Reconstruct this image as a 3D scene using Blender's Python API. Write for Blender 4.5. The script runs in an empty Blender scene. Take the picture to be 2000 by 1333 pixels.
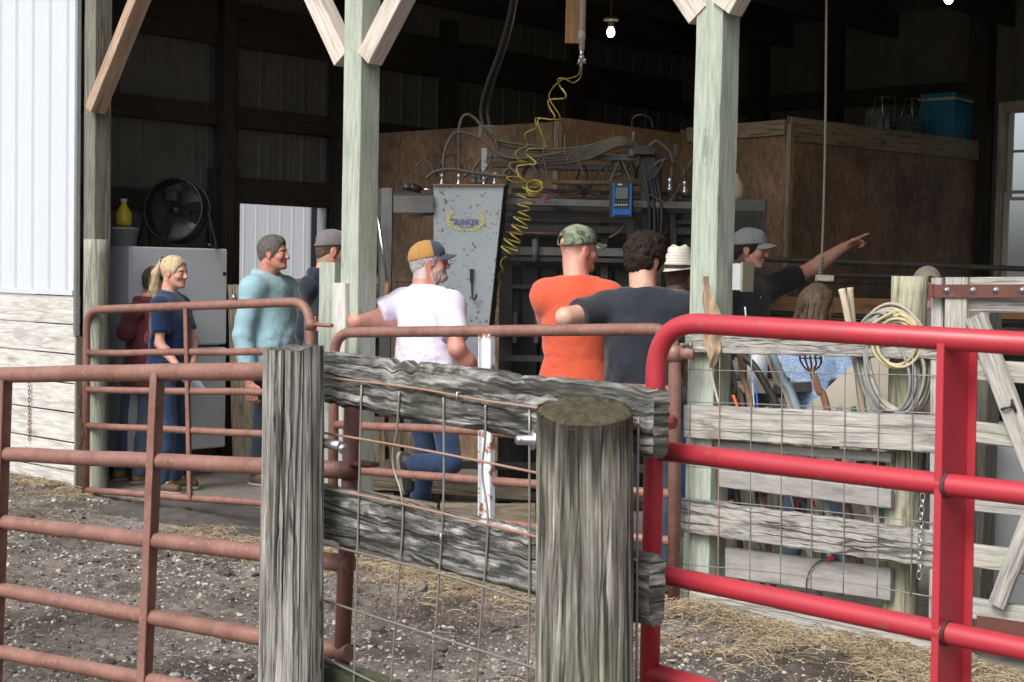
import bpy, math, random
import numpy as np
from mathutils import Vector, Matrix, noise as mnoise
R = math.radians
SC = bpy.context.scene
COL = SC.collection
# ---------------------------------------------------------------- camera
PITCH, ROLL, CAMZ, FPX = R(2.64), R(1.1), 1.6, 3000.0
cam_d = bpy.data.cameras.new('camera'); cam = bpy.data.objects.new('camera', cam_d); COL.objects.link(cam)
CM = Matrix.Rotation(R(90) - PITCH, 3, 'X') @ Matrix.Rotation(ROLL, 3, 'Z')
cam.matrix_world = Matrix.Translation((0, 0, CAMZ)) @ CM.to_4x4()
cam_d.sensor_width = 36; cam_d.lens = 54; cam_d.clip_start = .05; cam_d.clip_end = 2000
cam_d.dof.use_dof = True; cam_d.dof.focus_distance = 8.3; cam_d.dof.aperture_fstop = 20
SC.camera = cam
# ---------------------------------------------------------------- sky, sun, exposure
SUN_DIR = Vector((-.52, -.72, .95)).normalized()          # towards the sun
world = bpy.data.worlds.new('World'); SC.world = world; world.use_nodes = True
wn = world.node_tree.nodes; wl = world.node_tree.links
bg = wn['Background']; sky = wn.new('ShaderNodeTexSky'); sky.sky_type = 'NISHITA'; sky.sun_disc = False
sky.sun_elevation = math.asin(SUN_DIR.z); sky.sun_rotation = math.atan2(SUN_DIR.x, SUN_DIR.y)
sky.air_density = 1.0; sky.dust_density = 5.0; sky.ozone_density = 1.0
hsv = wn.new('ShaderNodeHueSaturation'); hsv.inputs['Saturation'].default_value = .35
wl.new(sky.outputs[0], hsv.inputs['Color']); wl.new(hsv.outputs[0], bg.inputs[0]); bg.inputs[1].default_value = .15
sd = bpy.data.lights.new('sun', 'SUN'); sd.energy = 1.2; sd.angle = R(24); sd.color = (1, .97, .92)
so = bpy.data.objects.new('sun', sd); COL.objects.link(so)
so.rotation_euler = (-SUN_DIR).to_track_quat('-Z', 'Y').to_euler()
SC.view_settings.view_transform = 'Standard'; SC.view_settings.look = 'None'
SC.view_settings.exposure = .55; SC.view_settings.gamma = 1
# ---------------------------------------------------------------- frames of reference
ORG = Vector((-3.0, 10.86)); EU = Vector((.743, -.669)); EV = Vector((.669, .743))
EU3 = Vector((EU.x, EU.y, 0)); EV3 = Vector((EV.x, EV.y, 0)); UP = Vector((0, 0, 1))
def W(u, v, z=0): p = ORG + EU * u + EV * v; return Vector((p.x, p.y, z))
CP = Vector((0, 0, CAMZ))
def ray(px, py): return CM @ Vector(((px - 1000) / FPX, (666.5 - py) / FPX, -1))
def PX(px, py, Y): d = ray(px, py); return CP + d * (Y / d.y)
def PZ(px, py, z): d = ray(px, py); return CP + d * ((z - CAMZ) / d.z)
def PV(px, py, v):
    d = ray(px, py); o2 = Vector((0, 0)) - ORG
    t = (v - o2.dot(EV)) / Vector((d.x, d.y)).dot(EV); return CP + d * t
def PU(px, py, u):
    d = ray(px, py); o2 = Vector((0, 0)) - ORG
    t = (u - o2.dot(EU)) / Vector((d.x, d.y)).dot(EU); return CP + d * t
def UV(p): q = Vector((p.x, p.y)) - ORG; return q.dot(EU), q.dot(EV)
rnd = random.Random(7)
# ---------------------------------------------------------------- object helpers
WORG = {}
def props(o, label=None, cat=None, group=None, kind=None):
    if label: o['label'] = label
    if cat: o['category'] = cat
    if group: o['group'] = group
    if kind: o['kind'] = kind
    return o
def thing(name, label, cat, loc=(0, 0, 0), group=None):
    o = bpy.data.objects.new(name, None); o.empty_display_size = .1; COL.objects.link(o)
    o.location = loc; WORG[o.name] = Vector(loc); return props(o, label, cat, group)
def link(name, me, mat, parent, org):
    o = bpy.data.objects.new(name, me); COL.objects.link(o)
    if mat is not None and not me.materials: me.materials.append(mat)
    if parent is not None:
        o.parent = parent; o.location = org - WORG[parent.name]
    else: o.location = org
    WORG[o.name] = org.copy(); return o
def frame(d, up=UP):
    d = d.normalized(); u = up if abs(d.dot(up)) < .98 else Vector((1, 0, 0))
    s = d.cross(u).normalized(); return s, s.cross(d).normalized(), d      # side, up, dir
class MB:
    def __init__(s): s.v = []; s.f = []; s.uv = []; s.m = []
    def _add(s, vs, fs, uvs, m=0):
        b = len(s.v); s.v += [tuple(v) for v in vs]
        for f, u in zip(fs, uvs): s.f.append([b + i for i in f]); s.uv += u; s.m.append(m)
    def beam(s, p0, p1, w, h, up=UP, bev=.0, m=0, n=1, jit=0):
        """rectangular bar from p0 to p1: w across, h along up; grain uv runs along it"""
        p0 = Vector(p0); p1 = Vector(p1); a, b, d = frame(p1 - p0, up); L = (p1 - p0).length
        bev = min(bev, w * .3, h * .3)
        if bev > 0: pr = [(-w/2+bev,-h/2),(w/2-bev,-h/2),(w/2,-h/2+bev),(w/2,h/2-bev),(w/2-bev,h/2),(-w/2+bev,h/2),(-w/2,h/2-bev),(-w/2,-h/2+bev)]
        else: pr = [(-w/2,-h/2),(w/2,-h/2),(w/2,h/2),(-w/2,h/2)]
        k = len(pr); per = [0]
        for i in range(k): per.append(per[-1] + math.dist(pr[i], pr[(i+1) % k]))
        vs = []; uo = rnd.random() * 20; vo = rnd.random() * 20
        for i in range(n + 1):
            t = i / n; c = p0.lerp(p1, t)
            for x, y in pr:
                jx = rnd.uniform(-jit, jit); jy = rnd.uniform(-jit, jit)
                vs.append(c + a * (x + jx) + b * (y + jy))
        fs = []; us = []
        for i in range(n):
            for j in range(k):
                q = (j + 1) % k; fs.append([i*k+j, i*k+q, (i+1)*k+q, (i+1)*k+j][::-1])
                u0, u1, v0, v1 = uo + L*i/n, uo + L*(i+1)/n, vo + per[j], vo + per[j+1]
                us.append([(u0, v0), (u0, v1), (u1, v1), (u1, v0)][::-1])
        fs.append(list(range(k))); us.append([(uo + y*.3, vo + x) for x, y in pr])
        fs.append([n*k + i for i in range(k)][::-1]); us.append([(uo + y*.3, vo + x) for x, y in pr][::-1])
        s._add(vs, fs, us, m); return s
    def box(s, c, sx, sy, sz, ax=None, bev=0, m=0):
        """box centred c; ax = (x axis, y axis)"""
        c = Vector(c); X, Yv = ax or (Vector((1, 0, 0)), Vector((0, 1, 0))); Z = X.cross(Yv)
        dims = sorted([(sx, 0), (sy, 1), (sz, 2)], reverse=True); A = [X, Yv, Z]; S = [sx, sy, sz]
        i = dims[0][1]; j = (i + 1) % 3; k = (i + 2) % 3
        d = A[i]; up = A[k]
        s.beam(c - d * S[i] / 2, c + d * S[i] / 2, S[j], S[k], up, bev, m); return s
    def tube(s, pts, r, n=10, m=0, cap=True, closed=False):
        pts = [Vector(p) for p in pts]; N = len(pts); rs = r if isinstance(r, (list, tuple)) else [r] * N
        vs = []; fs = []; us = []; L = [0]
        for i in range(1, N): L.append(L[-1] + (pts[i] - pts[i-1]).length)
        d0 = (pts[1] - pts[0]); a, b, _ = frame(d0); uo = rnd.random() * 20; vo = rnd.random() * 9
        for i in range(N):
            if closed: d = pts[(i+1) % N] - pts[i-1]
            else: d = pts[min(i+1, N-1)] - pts[max(i-1, 0)]
            d = d.normalized() if d.length > 1e-9 else Vector((0, 0, 1))
            a = (a - d * a.dot(d)); a = a.normalized() if a.length > 1e-6 else frame(d)[0]; b = d.cross(a)
            for j in range(n):
                t = 2 * math.pi * j / n; vs.append(pts[i] + (a * math.cos(t) + b * math.sin(t)) * rs[i])
        M = N if closed else N - 1
        for i in range(M):
            i2 = (i + 1) % N
            for j in range(n):
                q = (j + 1) % n; fs.append([i*n+j, i*n+q, i2*n+q, i2*n+j])
                c = 2 * math.pi * max(rs[i], rs[i2]); u0 = uo + L[i]; u1 = uo + (L[i2] if i2 else L[i] + .01)
                v0 = vo + c * j / n; v1 = vo + c * (j + 1) / n
                us.append([(u0, v0), (u0, v1), (u1, v1), (u1, v0)])
        if cap and not closed:
            fs.append(list(range(n))[::-1]); us.append([(0, 0)] * n)
            fs.append([(N-1)*n + j for j in range(n)]); us.append([(0, 0)] * n)
        s._add(vs, fs, us, m); return s
    def lathe(s, c, prof, n=24, axis=UP, m=0):
        """prof: (radius, offset along axis)"""
        c = Vector(c); a, b, d = frame(Vector(axis)); vs = []; fs = []; us = []
        for r, h in prof:
            for j in range(n):
                t = 2 * math.pi * j / n; vs.append(c + d * h + (a * math.cos(t) + b * math.sin(t)) * r)
        for i in range(len(prof) - 1):
            for j in range(n):
                q = (j+1) % n; fs.append([i*n+j, (i+1)*n+j, (i+1)*n+q, i*n+q])
                rr = max(prof[i][0], prof[i+1][0]) * 2 * math.pi / n
                us.append([(prof[i][1], j*rr), (prof[i+1][1], j*rr), (prof[i+1][1], j*rr+rr), (prof[i][1], j*rr+rr)])
        s._add(vs, fs, us, m); return s
    def poly(s, pts, th, nrm, m=0):
        """extruded polygon, thickness th along nrm (centred)"""
        nrm = Vector(nrm).normalized(); pts = [Vector(p) for p in pts]; k = len(pts)
        vs = [p - nrm*th/2 for p in pts] + [p + nrm*th/2 for p in pts]; a, b, _ = frame(nrm)
        uvp = [(p.dot(b), p.dot(a)) for p in pts]
        fs = [list(range(k))[::-1], [k+i for i in range(k)]]; us = [uvp[::-1], uvp]
        for i in range(k):
            q = (i+1) % k; fs.append([i, q, k+q, k+i]); us.append([uvp[i], uvp[q], (uvp[q][0]+th, uvp[q][1]), (uvp[i][0]+th, uvp[i][1])])
        s._add(vs, fs, us, m); return s
    def quads(s, grid, m=0, us_=None):
        ny = len(grid); nx = len(grid[0]); vs = [p for row in grid for p in row]; fs = []; us = []
        for i in range(ny-1):
            for j in range(nx-1):
                fs.append([i*nx+j, i*nx+j+1, (i+1)*nx+j+1, (i+1)*nx+j])
                if us_: us.append([us_(i, j), us_(i, j+1), us_(i+1, j+1), us_(i+1, j)])
                else: us.append([(j/nx, i/ny), ((j+1)/nx, i/ny), ((j+1)/nx, (i+1)/ny), (j/nx, (i+1)/ny)])
        s._add(vs, fs, us, m); return s
    def build(s, name, mat, parent=None, smooth=False, org=None, mats=None):
        if org is None: org = WORG[parent.name] if parent is not None else Vector((0, 0, 0))
        org = Vector(org); me = bpy.data.meshes.new(name)
        me.from_pydata([(v[0]-org.x, v[1]-org.y, v[2]-org.z) for v in s.v], [], s.f)
        ul = me.uv_layers.new(name='uv'); ul.data.foreach_set('uv', [c for u in s.uv for c in u])
        if mats:
            for mm in mats: me.materials.append(mm)
            me.polygons.foreach_set('material_index', s.m)
        if smooth: me.polygons.foreach_set('use_smooth', [len(f) <= 4 for f in s.f])
        me.update(); return link(name, me, mat, parent, org)
def solo(mb, name, mat, label, cat, group=None, smooth=False, org=None, kind=None, mats=None):
    """one-mesh top-level thing, origin at its base"""
    if org is None:
        a = np.array(s_v(mb)); org = (a[:, 0].mean(), a[:, 1].mean(), a[:, 2].min())
    return props(mb.build(name, mat, None, smooth, org, mats), label, cat, group, kind)
def s_v(mb): return [tuple(v) for v in mb.v]
def spline(pts, n=8):
    pts = [Vector(p) for p in pts]; out = []
    P = [pts[0]*2 - pts[1]] + pts + [pts[-1]*2 - pts[-2]]
    for i in range(1, len(P)-2):
        a, b, c, d = P[i-1], P[i], P[i+1], P[i+2]
        for k in range(n):
            t = k / n; out.append(.5*((2*b) + (c-a)*t + (2*a-5*b+4*c-d)*t*t + (3*b-a-3*c+d)*t*t*t))
    out.append(pts[-1]); return out
# ---------------------------------------------------------------- material helpers
def newmat(name):
    m = bpy.data.materials.new(name); m.use_nodes = True; nt = m.node_tree
    return m, nt.nodes, nt.links, nt.nodes['Principled BSDF']
def ramp(N, stops):
    r = N.new('ShaderNodeValToRGB'); e = r.color_ramp.elements
    while len(e) < len(stops): e.new(.5)
    for x, (p, c) in zip(e, stops): x.position = p; x.color = (*c, 1) if len(c) == 3 else c
    return r
def g3(x): return (x, x, x)
def mixc(N, L, fac, a, b, mode='MIX'):
    m = N.new('ShaderNodeMix'); m.data_type = 'RGBA'; m.blend_type = mode
    for sock, val in ((m.inputs[0], fac), (m.inputs[6], a), (m.inputs[7], b)):
        if hasattr(val, 'is_linked') or hasattr(val, 'links'): L.new(val, sock)
        elif isinstance(val, (int, float)): sock.default_value = val
        else: sock.default_value = (*val, 1)
    return m.outputs[2]
def coords(N, L, kind, scale, rand=True):
    if kind == 'uv': t = N.new('ShaderNodeUVMap'); t.uv_map = 'uv'; o = t.outputs[0]
    else: t = N.new('ShaderNodeTexCoord'); o = t.outputs['Object']
    if rand:
        oi = N.new('ShaderNodeObjectInfo'); mu = N.new('ShaderNodeMath'); mu.operation = 'MULTIPLY'; mu.inputs[1].default_value = 37.0
        L.new(oi.outputs['Random'], mu.inputs[0]); ad = N.new('ShaderNodeVectorMath'); ad.operation = 'ADD'
        L.new(o, ad.inputs[0]); L.new(mu.outputs[0], ad.inputs[1]); o = ad.outputs[0]
    m = N.new('ShaderNodeMapping'); m.inputs['Scale'].default_value = scale; L.new(o, m.inputs[0]); return m.outputs[0]
def nz(N, L, vec, sc, det=4, rough=.6, dist=0):
    t = N.new('ShaderNodeTexNoise'); t.inputs['Scale'].default_value = sc; t.inputs['Detail'].default_value = det
    t.inputs['Roughness'].default_value = rough; t.inputs['Distortion'].default_value = dist; L.new(vec, t.inputs[0]); return t.outputs[0]
def bump(N, L, P, h, st=.3, dist=.01):
    b = N.new('ShaderNodeBump'); b.inputs['Strength'].default_value = st; b.inputs['Distance'].default_value = dist
    L.new(h, b.inputs['Height']); L.new(b.outputs[0], P.inputs['Normal']); return b
def _mulmix(N, L, fac, a, b): return mixc(N, L, fac, a, b, 'MULTIPLY')
def wood(name, lo, mid, hi, patch=(.25, .25, .25), pamt=.4, crack=.5, rough=.85, bst=.5, grain=18, knots=True, tint=None, tamt=0.0, gl=1.0, psc=(1.1, 5), prm=(.46, .60), ztop=None, hfc=.25):
    m, N, L, P = newmat(name)
    g = nz(N, L, coords(N, L, 'uv', (2.2*gl, grain*1.5, 1)), 2.2, 9, .72, .35)
    r = ramp(N, [(.3, lo), (.5, mid), (.7, hi)]); L.new(g, r.inputs[0])
    pn = nz(N, L, coords(N, L, 'uv', (psc[0], psc[1], 1)), 2.0, 7, .72, .4)
    pr = ramp(N, [(prm[0], g3(0)), (prm[1], g3(1))]); L.new(pn, pr.inputs[0])
    mu = N.new('ShaderNodeMath'); mu.operation = 'MULTIPLY'; mu.inputs[1].default_value = pamt; L.new(pr.outputs[0], mu.inputs[0])
    c = mixc(N, L, mu.outputs[0], r.outputs[0], patch)
    cn = nz(N, L, coords(N, L, 'uv', (1.6*gl, grain*2.6, 1)), 2.0, 5, .55, .2)
    cr = ramp(N, [(.355, g3(1)), (.40, g3(0))]); L.new(cn, cr.inputs[0])
    ve = N.new('ShaderNodeTexVoronoi'); ve.feature = 'DISTANCE_TO_EDGE'; ve.inputs['Scale'].default_value = 1.0; wv_ = coords(N, L, 'uv', (1.1*gl, grain*1.7, 1))
    wn_ = nz(N, L, coords(N, L, 'uv', (3, 9, 1)), 1.5, 3); L.new(mixc(N, L, .28, wv_, wn_, 'ADD'), ve.inputs['Vector'])
    er_ = ramp(N, [(.0, g3(1)), (.035, g3(.7)), (.075, g3(0))]); L.new(ve.outputs['Distance'], er_.inputs[0]); em_ = N.new('ShaderNodeMath'); em_.operation = 'MULTIPLY'; L.new(er_.outputs[0], em_.inputs[0])
    br_ = ramp(N, [(.42, g3(0)), (.56, g3(1))]); L.new(nz(N, L, coords(N, L, 'uv', (1.2, 7, 1)), 1.3, 3), br_.inputs[0]); L.new(br_.outputs[0], em_.inputs[1])
    mx_ = N.new('ShaderNodeMath'); mx_.operation = 'MAXIMUM'; L.new(em_.outputs[0], mx_.inputs[0]); L.new(cr.outputs[0], mx_.inputs[1])
    mu2 = N.new('ShaderNodeMath'); mu2.operation = 'MULTIPLY'; mu2.inputs[1].default_value = crack; L.new(mx_.outputs[0], mu2.inputs[0])
    hf_ = nz(N, L, coords(N, L, 'uv', (4*gl, grain*5, 1)), 2.0, 4, .6, .1); hr_ = ramp(N, [(.35, g3(1-hfc)), (.65, g3(1+hfc*.7))]); L.new(hf_, hr_.inputs[0]); c = _mulmix(N, L, min(1, .35+crack*.6), c, hr_.outputs[0])
    c = mixc(N, L, mu2.outputs[0], c, tuple(x*.14 for x in mid))
    hsum = N.new('ShaderNodeMath'); hsum.operation = 'SUBTRACT'; L.new(g, hsum.inputs[0]); L.new(mu2.outputs[0], hsum.inputs[1])
    if knots:
        vo = N.new('ShaderNodeTexVoronoi'); vo.feature = 'F1'; vo.inputs['Scale'].default_value = 1.0
        L.new(coords(N, L, 'uv', (1.9, 6.5, 1)), vo.inputs['Vector'])
        kr = ramp(N, [(.0, g3(1)), (.10, g3(.9)), (.13, g3(.2)), (.16, g3(.55)), (.2, g3(0))]); L.new(vo.outputs['Distance'], kr.inputs[0])
        mk = N.new('ShaderNodeMath'); mk.operation = 'MULTIPLY'; mk.inputs[1].default_value = .55; L.new(kr.outputs[0], mk.inputs[0])
        c = mixc(N, L, mk.outputs[0], c, tuple(x*.45 for x in lo))
    if tint:
        tn = nz(N, L, coords(N, L, 'obj', (1, 1, 1)), 2.6, 5, .65)
        tr = ramp(N, [(.42, g3(0)), (.62, g3(1))]); L.new(tn, tr.inputs[0])
        mt = N.new('ShaderNodeMath'); mt.operation = 'MULTIPLY'; mt.inputs[1].default_value = tamt; L.new(tr.outputs[0], mt.inputs[0])
        c = mixc(N, L, mt.outputs[0], c, tint)
    if ztop:      # black rot stain running down from the cut end
        tc_ = N.new('ShaderNodeTexCoord'); sp_ = N.new('ShaderNodeSeparateXYZ'); L.new(tc_.outputs['Object'], sp_.inputs[0]); sn_ = nz(N, L, coords(N, L, 'uv', (.35, 13, 1)), 2.0, 6, .65)
        ma_ = N.new('ShaderNodeMath'); ma_.operation = 'MULTIPLY_ADD'; L.new(sn_, ma_.inputs[0]); ma_.inputs[1].default_value = ztop[1]; L.new(sp_.outputs[2], ma_.inputs[2])
        zr_ = ramp(N, [(0, g3(0)), (1, g3(ztop[2]))]); mr_ = N.new('ShaderNodeMapRange'); mr_.inputs[1].default_value = ztop[0]+ztop[1]*.5; mr_.inputs[2].default_value = ztop[0]+ztop[1]*.5+.09; L.new(ma_.outputs[0], mr_.inputs[0]); L.new(mr_.outputs[0], zr_.inputs[0])
        c = mixc(N, L, zr_.outputs[0], c, (.028,.024,.018))
    L.new(c, P.inputs['Base Color']); P.inputs['Roughness'].default_value = rough; P.inputs['Specular IOR Level'].default_value = .25
    bump(N, L, P, hsum.outputs[0], bst, .006); return m
def paint(name, base, var=(.2, .2, .2), vamt=.3, rough=.45, metal=0, sc=14, spots=None, samt=.6, sth=.62, ssc=60, coat=0, bst=.08, rvar=.15):
    m, N, L, P = newmat(name); oc = coords(N, L, 'obj', (1, 1, 1))
    n1 = nz(N, L, oc, sc, 7, .7); r = ramp(N, [(.38, g3(0)), (.66, g3(1))]); L.new(n1, r.inputs[0])
    mu = N.new('ShaderNodeMath'); mu.operation = 'MULTIPLY'; mu.inputs[1].default_value = vamt; L.new(r.outputs[0], mu.inputs[0])
    c = mixc(N, L, mu.outputs[0], base, var)
    if spots:
        n2 = nz(N, L, oc, ssc, 4, .65); r2 = ramp(N, [(sth, g3(0)), (sth+.04, g3(samt))]); L.new(n2, r2.inputs[0])
        c = mixc(N, L, r2.outputs[0], c, spots)
    L.new(c, P.inputs['Base Color']); P.inputs['Metallic'].default_value = metal
    mr = N.new('ShaderNodeMapRange'); mr.inputs[3].default_value = max(.05, rough-rvar); mr.inputs[4].default_value = min(1, rough+rvar)
    L.new(n1, mr.inputs[0]); L.new(mr.outputs[0], P.inputs['Roughness'])
    if coat: P.inputs['Coat Weight'].default_value = coat; P.inputs['Coat Roughness'].default_value = .25
    n3 = nz(N, L, oc, sc*5, 4, .6); bump(N, L, P, n3, bst, .004); return m
def cloth(name, base, var=None, vamt=.25, rough=.9, fsc=9, bst=.35, weave=True, vc=False):
    m, N, L, P = newmat(name); oc = coords(N, L, 'obj', (1, 1, 1))
    n1 = nz(N, L, oc, fsc, 4, .55, .6); r = ramp(N, [(.35, g3(0)), (.7, g3(1))]); L.new(n1, r.inputs[0])
    mu = N.new('ShaderNodeMath'); mu.operation = 'MULTIPLY'; mu.inputs[1].default_value = vamt; L.new(r.outputs[0], mu.inputs[0])
    b0 = base
    if vc:
        at = N.new('ShaderNodeAttribute'); at.attribute_name = 'col'; b0 = at.outputs[0]
    c = mixc(N, L, mu.outputs[0], b0, var or tuple(x*.7 for x in base))
    w = nz(N, L, oc, 420, 2, .5); c = mixc(N, L, .12, c, w, 'OVERLAY')
    L.new(c, P.inputs['Base Color']); P.inputs['Roughness'].default_value = rough; P.inputs['Specular IOR Level'].default_value = .15
    P.inputs['Sheen Weight'].default_value = .25
    b = bump(N, L, P, n1, bst, .02); b2 = N.new('ShaderNodeBump'); b2.inputs['Strength'].default_value = .25; b2.inputs['Distance'].default_value = .001
    L.new(w, b2.inputs['Height']); L.new(b2.outputs[0], b.inputs['Normal']); return m
# ---------------------------------------------------------------- materials
M = {}
M['post'] = wood('green_treated_wood', (.27,.32,.265), (.37,.42,.355), (.46,.51,.43), patch=(.48,.49,.44), pamt=.4, crack=.25, grain=13, bst=.3)
M['postdark'] = wood('weathered_dark_wood', (.13,.12,.10), (.20,.19,.16), (.28,.27,.23), patch=(.16,.17,.14), pamt=.5, crack=.5)
M['brace'] = wood('brown_lumber', (.30,.19,.12), (.46,.34,.25), (.58,.47,.38), patch=(.35,.22,.15), pamt=.5, crack=.3)
M['bracew'] = wood('pale_lumber', (.50,.43,.37), (.62,.56,.50), (.70,.65,.60), patch=(.55,.42,.32), pamt=.3, crack=.3)
M['grey'] = wood('grey_weathered_board', (.13,.12,.11), (.30,.29,.27), (.48,.47,.44), patch=(.55,.53,.47), pamt=.3, crack=.85, grain=16, bst=.9, gl=1.6)
M['greylt'] = wood('light_weathered_board', (.24,.225,.205), (.39,.375,.35), (.50,.485,.46), patch=(.47,.43,.34), pamt=.35, crack=.55, grain=14, bst=.6)
M['smooth'] = wood('dusty_plank', (.27,.26,.24), (.34,.33,.31), (.40,.39,.37), patch=(.30,.28,.26), pamt=.3, crack=.15, grain=6, bst=.2)
M['whitebd'] = wood('whitewashed_board', (.42,.41,.38), (.58,.57,.54), (.68,.68,.65), patch=(.50,.46,.38), pamt=.35, crack=.3, grain=10, bst=.4)
M['near'] = wood('near_post_wood', (.07,.065,.058), (.29,.28,.25), (.54,.525,.485), patch=(.50,.49,.46), pamt=.45, crack=.9, grain=20, bst=1.0, knots=False, gl=.6, psc=(.8, 9), prm=(.48,.55), ztop=(1.36,.35,.6), hfc=.45)
M['nearm'] = wood('near_mossy_post_wood', (.045,.041,.035), (.25,.24,.21), (.66,.64,.58), patch=(.09,.09,.055), pamt=.45, crack=.95, grain=15, bst=1.0, knots=False, gl=.6, psc=(.7, 14), prm=(.48,.55), tint=(.17,.18,.11), tamt=.35, ztop=(1.19,.55,.92), hfc=.5)
M['nearb'] = wood('near_lichen_board', (.022,.021,.019), (.085,.083,.077), (.27,.27,.255), patch=(.50,.50,.475), pamt=.85, crack=.8, grain=15, bst=.8, knots=False, gl=1.3, psc=(2.2, 12), prm=(.48,.60), tint=(.05,.06,.03), tamt=.35, hfc=.45)
M['moss'] = paint('moss', (.07,.065,.03), (.025,.023,.014), .9, .95, sc=25, bst=1.0)
M['mossb'] = wood('mossy_board', (.03,.035,.022), (.07,.08,.045), (.17,.18,.13), patch=(.03,.035,.02), pamt=.5, crack=.5)
M['round'] = wood('round_treated_post', (.30,.31,.21), (.40,.40,.29), (.50,.49,.38), patch=(.22,.21,.15), pamt=.45, crack=.6, grain=12)
M['roundg'] = wood('old_round_post', (.24,.25,.20), (.34,.35,.29), (.44,.44,.38), patch=(.2,.2,.16), pamt=.4, crack=.6, grain=12)
M['oldbrown'] = wood('old_brown_wood', (.20,.16,.11), (.32,.27,.20), (.42,.37,.29), patch=(.15,.12,.08), pamt=.5, crack=.6)
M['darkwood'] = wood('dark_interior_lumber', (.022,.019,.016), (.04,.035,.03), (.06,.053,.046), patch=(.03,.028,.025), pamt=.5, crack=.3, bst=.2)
M['warmbd'] = wood('hanging_board_wood', (.34,.18,.09), (.46,.26,.14), (.55,.33,.19), patch=(.36,.2,.1), pamt=.3, crack=.2)
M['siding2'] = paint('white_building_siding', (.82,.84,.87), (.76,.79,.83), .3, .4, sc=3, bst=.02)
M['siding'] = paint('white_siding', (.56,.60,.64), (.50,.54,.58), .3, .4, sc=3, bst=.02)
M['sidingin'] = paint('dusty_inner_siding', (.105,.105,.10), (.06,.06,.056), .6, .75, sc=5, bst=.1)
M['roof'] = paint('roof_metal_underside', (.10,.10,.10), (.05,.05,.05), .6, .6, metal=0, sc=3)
M['rust'] = paint('rust_red_pipe', (.265,.135,.108), (.15,.068,.048), .85, .5, sc=7, spots=(.40,.27,.215), samt=.4, sth=.60, ssc=55, bst=.25)
M['rustdk'] = paint('dark_rust', (.10,.035,.03), (.16,.06,.04), .6, .6, sc=9, spots=(.3,.14,.1), samt=.4, sth=.62, ssc=40, bst=.3)
M['rustwire'] = paint('rusty_wire', (.34,.17,.11), (.30,.26,.23), .7, .55, sc=6)
M['wire'] = paint('galvanised_wire', (.30,.30,.29), (.26,.17,.12), .5, .45, metal=.5, sc=5)
M['peel'] = paint('peeling_white_paint', (.66,.70,.73), (.6,.64,.68), .3, .5, sc=10, spots=(.32,.11,.09), samt=.95, sth=.52, ssc=13, bst=.2)
M['red'] = paint('red_gate_enamel', (.44,.032,.050), (.33,.028,.038), .7, .42, sc=6, spots=(.26,.10,.08), samt=.6, sth=.63, ssc=24, coat=.15, bst=.05)
M['steel'] = paint('zinc_steel', (.55,.57,.6), (.4,.4,.42), .4, .3, metal=.9, sc=30)
M['chrome'] = paint('chrome_rod', (.7,.72,.75), (.6,.6,.62), .3, .18, metal=1, sc=30)
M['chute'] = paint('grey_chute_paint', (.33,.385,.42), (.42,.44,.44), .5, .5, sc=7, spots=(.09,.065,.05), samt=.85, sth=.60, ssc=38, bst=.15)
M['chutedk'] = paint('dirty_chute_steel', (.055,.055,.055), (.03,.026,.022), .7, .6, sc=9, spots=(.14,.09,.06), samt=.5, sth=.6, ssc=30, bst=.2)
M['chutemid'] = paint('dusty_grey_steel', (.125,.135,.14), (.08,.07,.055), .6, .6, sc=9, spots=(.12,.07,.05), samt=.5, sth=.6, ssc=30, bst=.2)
M['rubber'] = paint('black_rubber', (.022,.022,.024), (.035,.033,.03), .6, .6, sc=8)
M['hose'] = paint('dusty_hose', (.095,.085,.06), (.045,.042,.035), .6, .7, sc=9)
M['yellow'] = paint('yellow_air_hose', (.40,.32,.045), (.16,.125,.035), .9, .4, sc=12)
M['black'] = paint('black_plastic', (.018,.018,.02), (.03,.03,.03), .4, .45, sc=12)
M['white'] = paint('white_enamel', (.60,.63,.68), (.52,.55,.60), .3, .4, sc=6)
M['whiteshade'] = paint('shaded_white_enamel', (.30,.33,.38), (.25,.28,.33), .3, .45, sc=6)  # darker copy of the white enamel: freezer side's shade put into the colour
M['boxtan'] = paint('tan_box_cover', (.27,.24,.17), (.2,.18,.13), .4, .6)
M['ropedk'] = paint('dusty_dark_rope', (.17,.15,.12), (.10,.09,.07), .6, .9, sc=30)
M['greybox'] = paint('grey_plastic', (.42,.45,.46), (.36,.38,.38), .3, .45, sc=12)
M['blue'] = paint('blue_housing', (.01,.10,.36), (.01,.08,.28), .3, .4, sc=14)
M['lcd'] = paint('grey_screen', (.10,.12,.12), (.08,.1,.1), .2, .25, sc=4)
M['teal'] = paint('teal_cooler', (.008,.19,.30), (.01,.15,.24), .3, .5, sc=6)
M['tan'] = cloth('tan_canvas', (.42,.31,.21), (.34,.24,.16), .6)
M['tanp'] = paint('tan_fibre_sheet', (.50,.46,.38), (.44,.40,.33), .4, .7, sc=9)
M['rope'] = paint('grey_rope', (.40,.37,.30), (.28,.26,.21), .6, .9, sc=30, bst=.8)
M['ropey'] = paint('yellow_rope', (.50,.44,.26), (.36,.31,.18), .6, .9, sc=30, bst=.8)
M['ropeb'] = paint('blue_grey_rope', (.26,.27,.26), (.2,.2,.19), .6, .9, sc=30, bst=.8)
M['handle'] = wood('tool_handle_wood', (.34,.27,.19), (.50,.42,.32), (.6,.52,.42), patch=(.3,.24,.18), pamt=.4, crack=.4, knots=False)
M['handled'] = wood('brown_handle_wood', (.16,.08,.045), (.27,.15,.09), (.36,.22,.14), patch=(.2,.1,.07), pamt=.4, crack=.4, knots=False)
M['blupipe'] = paint('blue_grey_pipe', (.22,.30,.36), (.3,.33,.34), .5, .5, sc=12)
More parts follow.
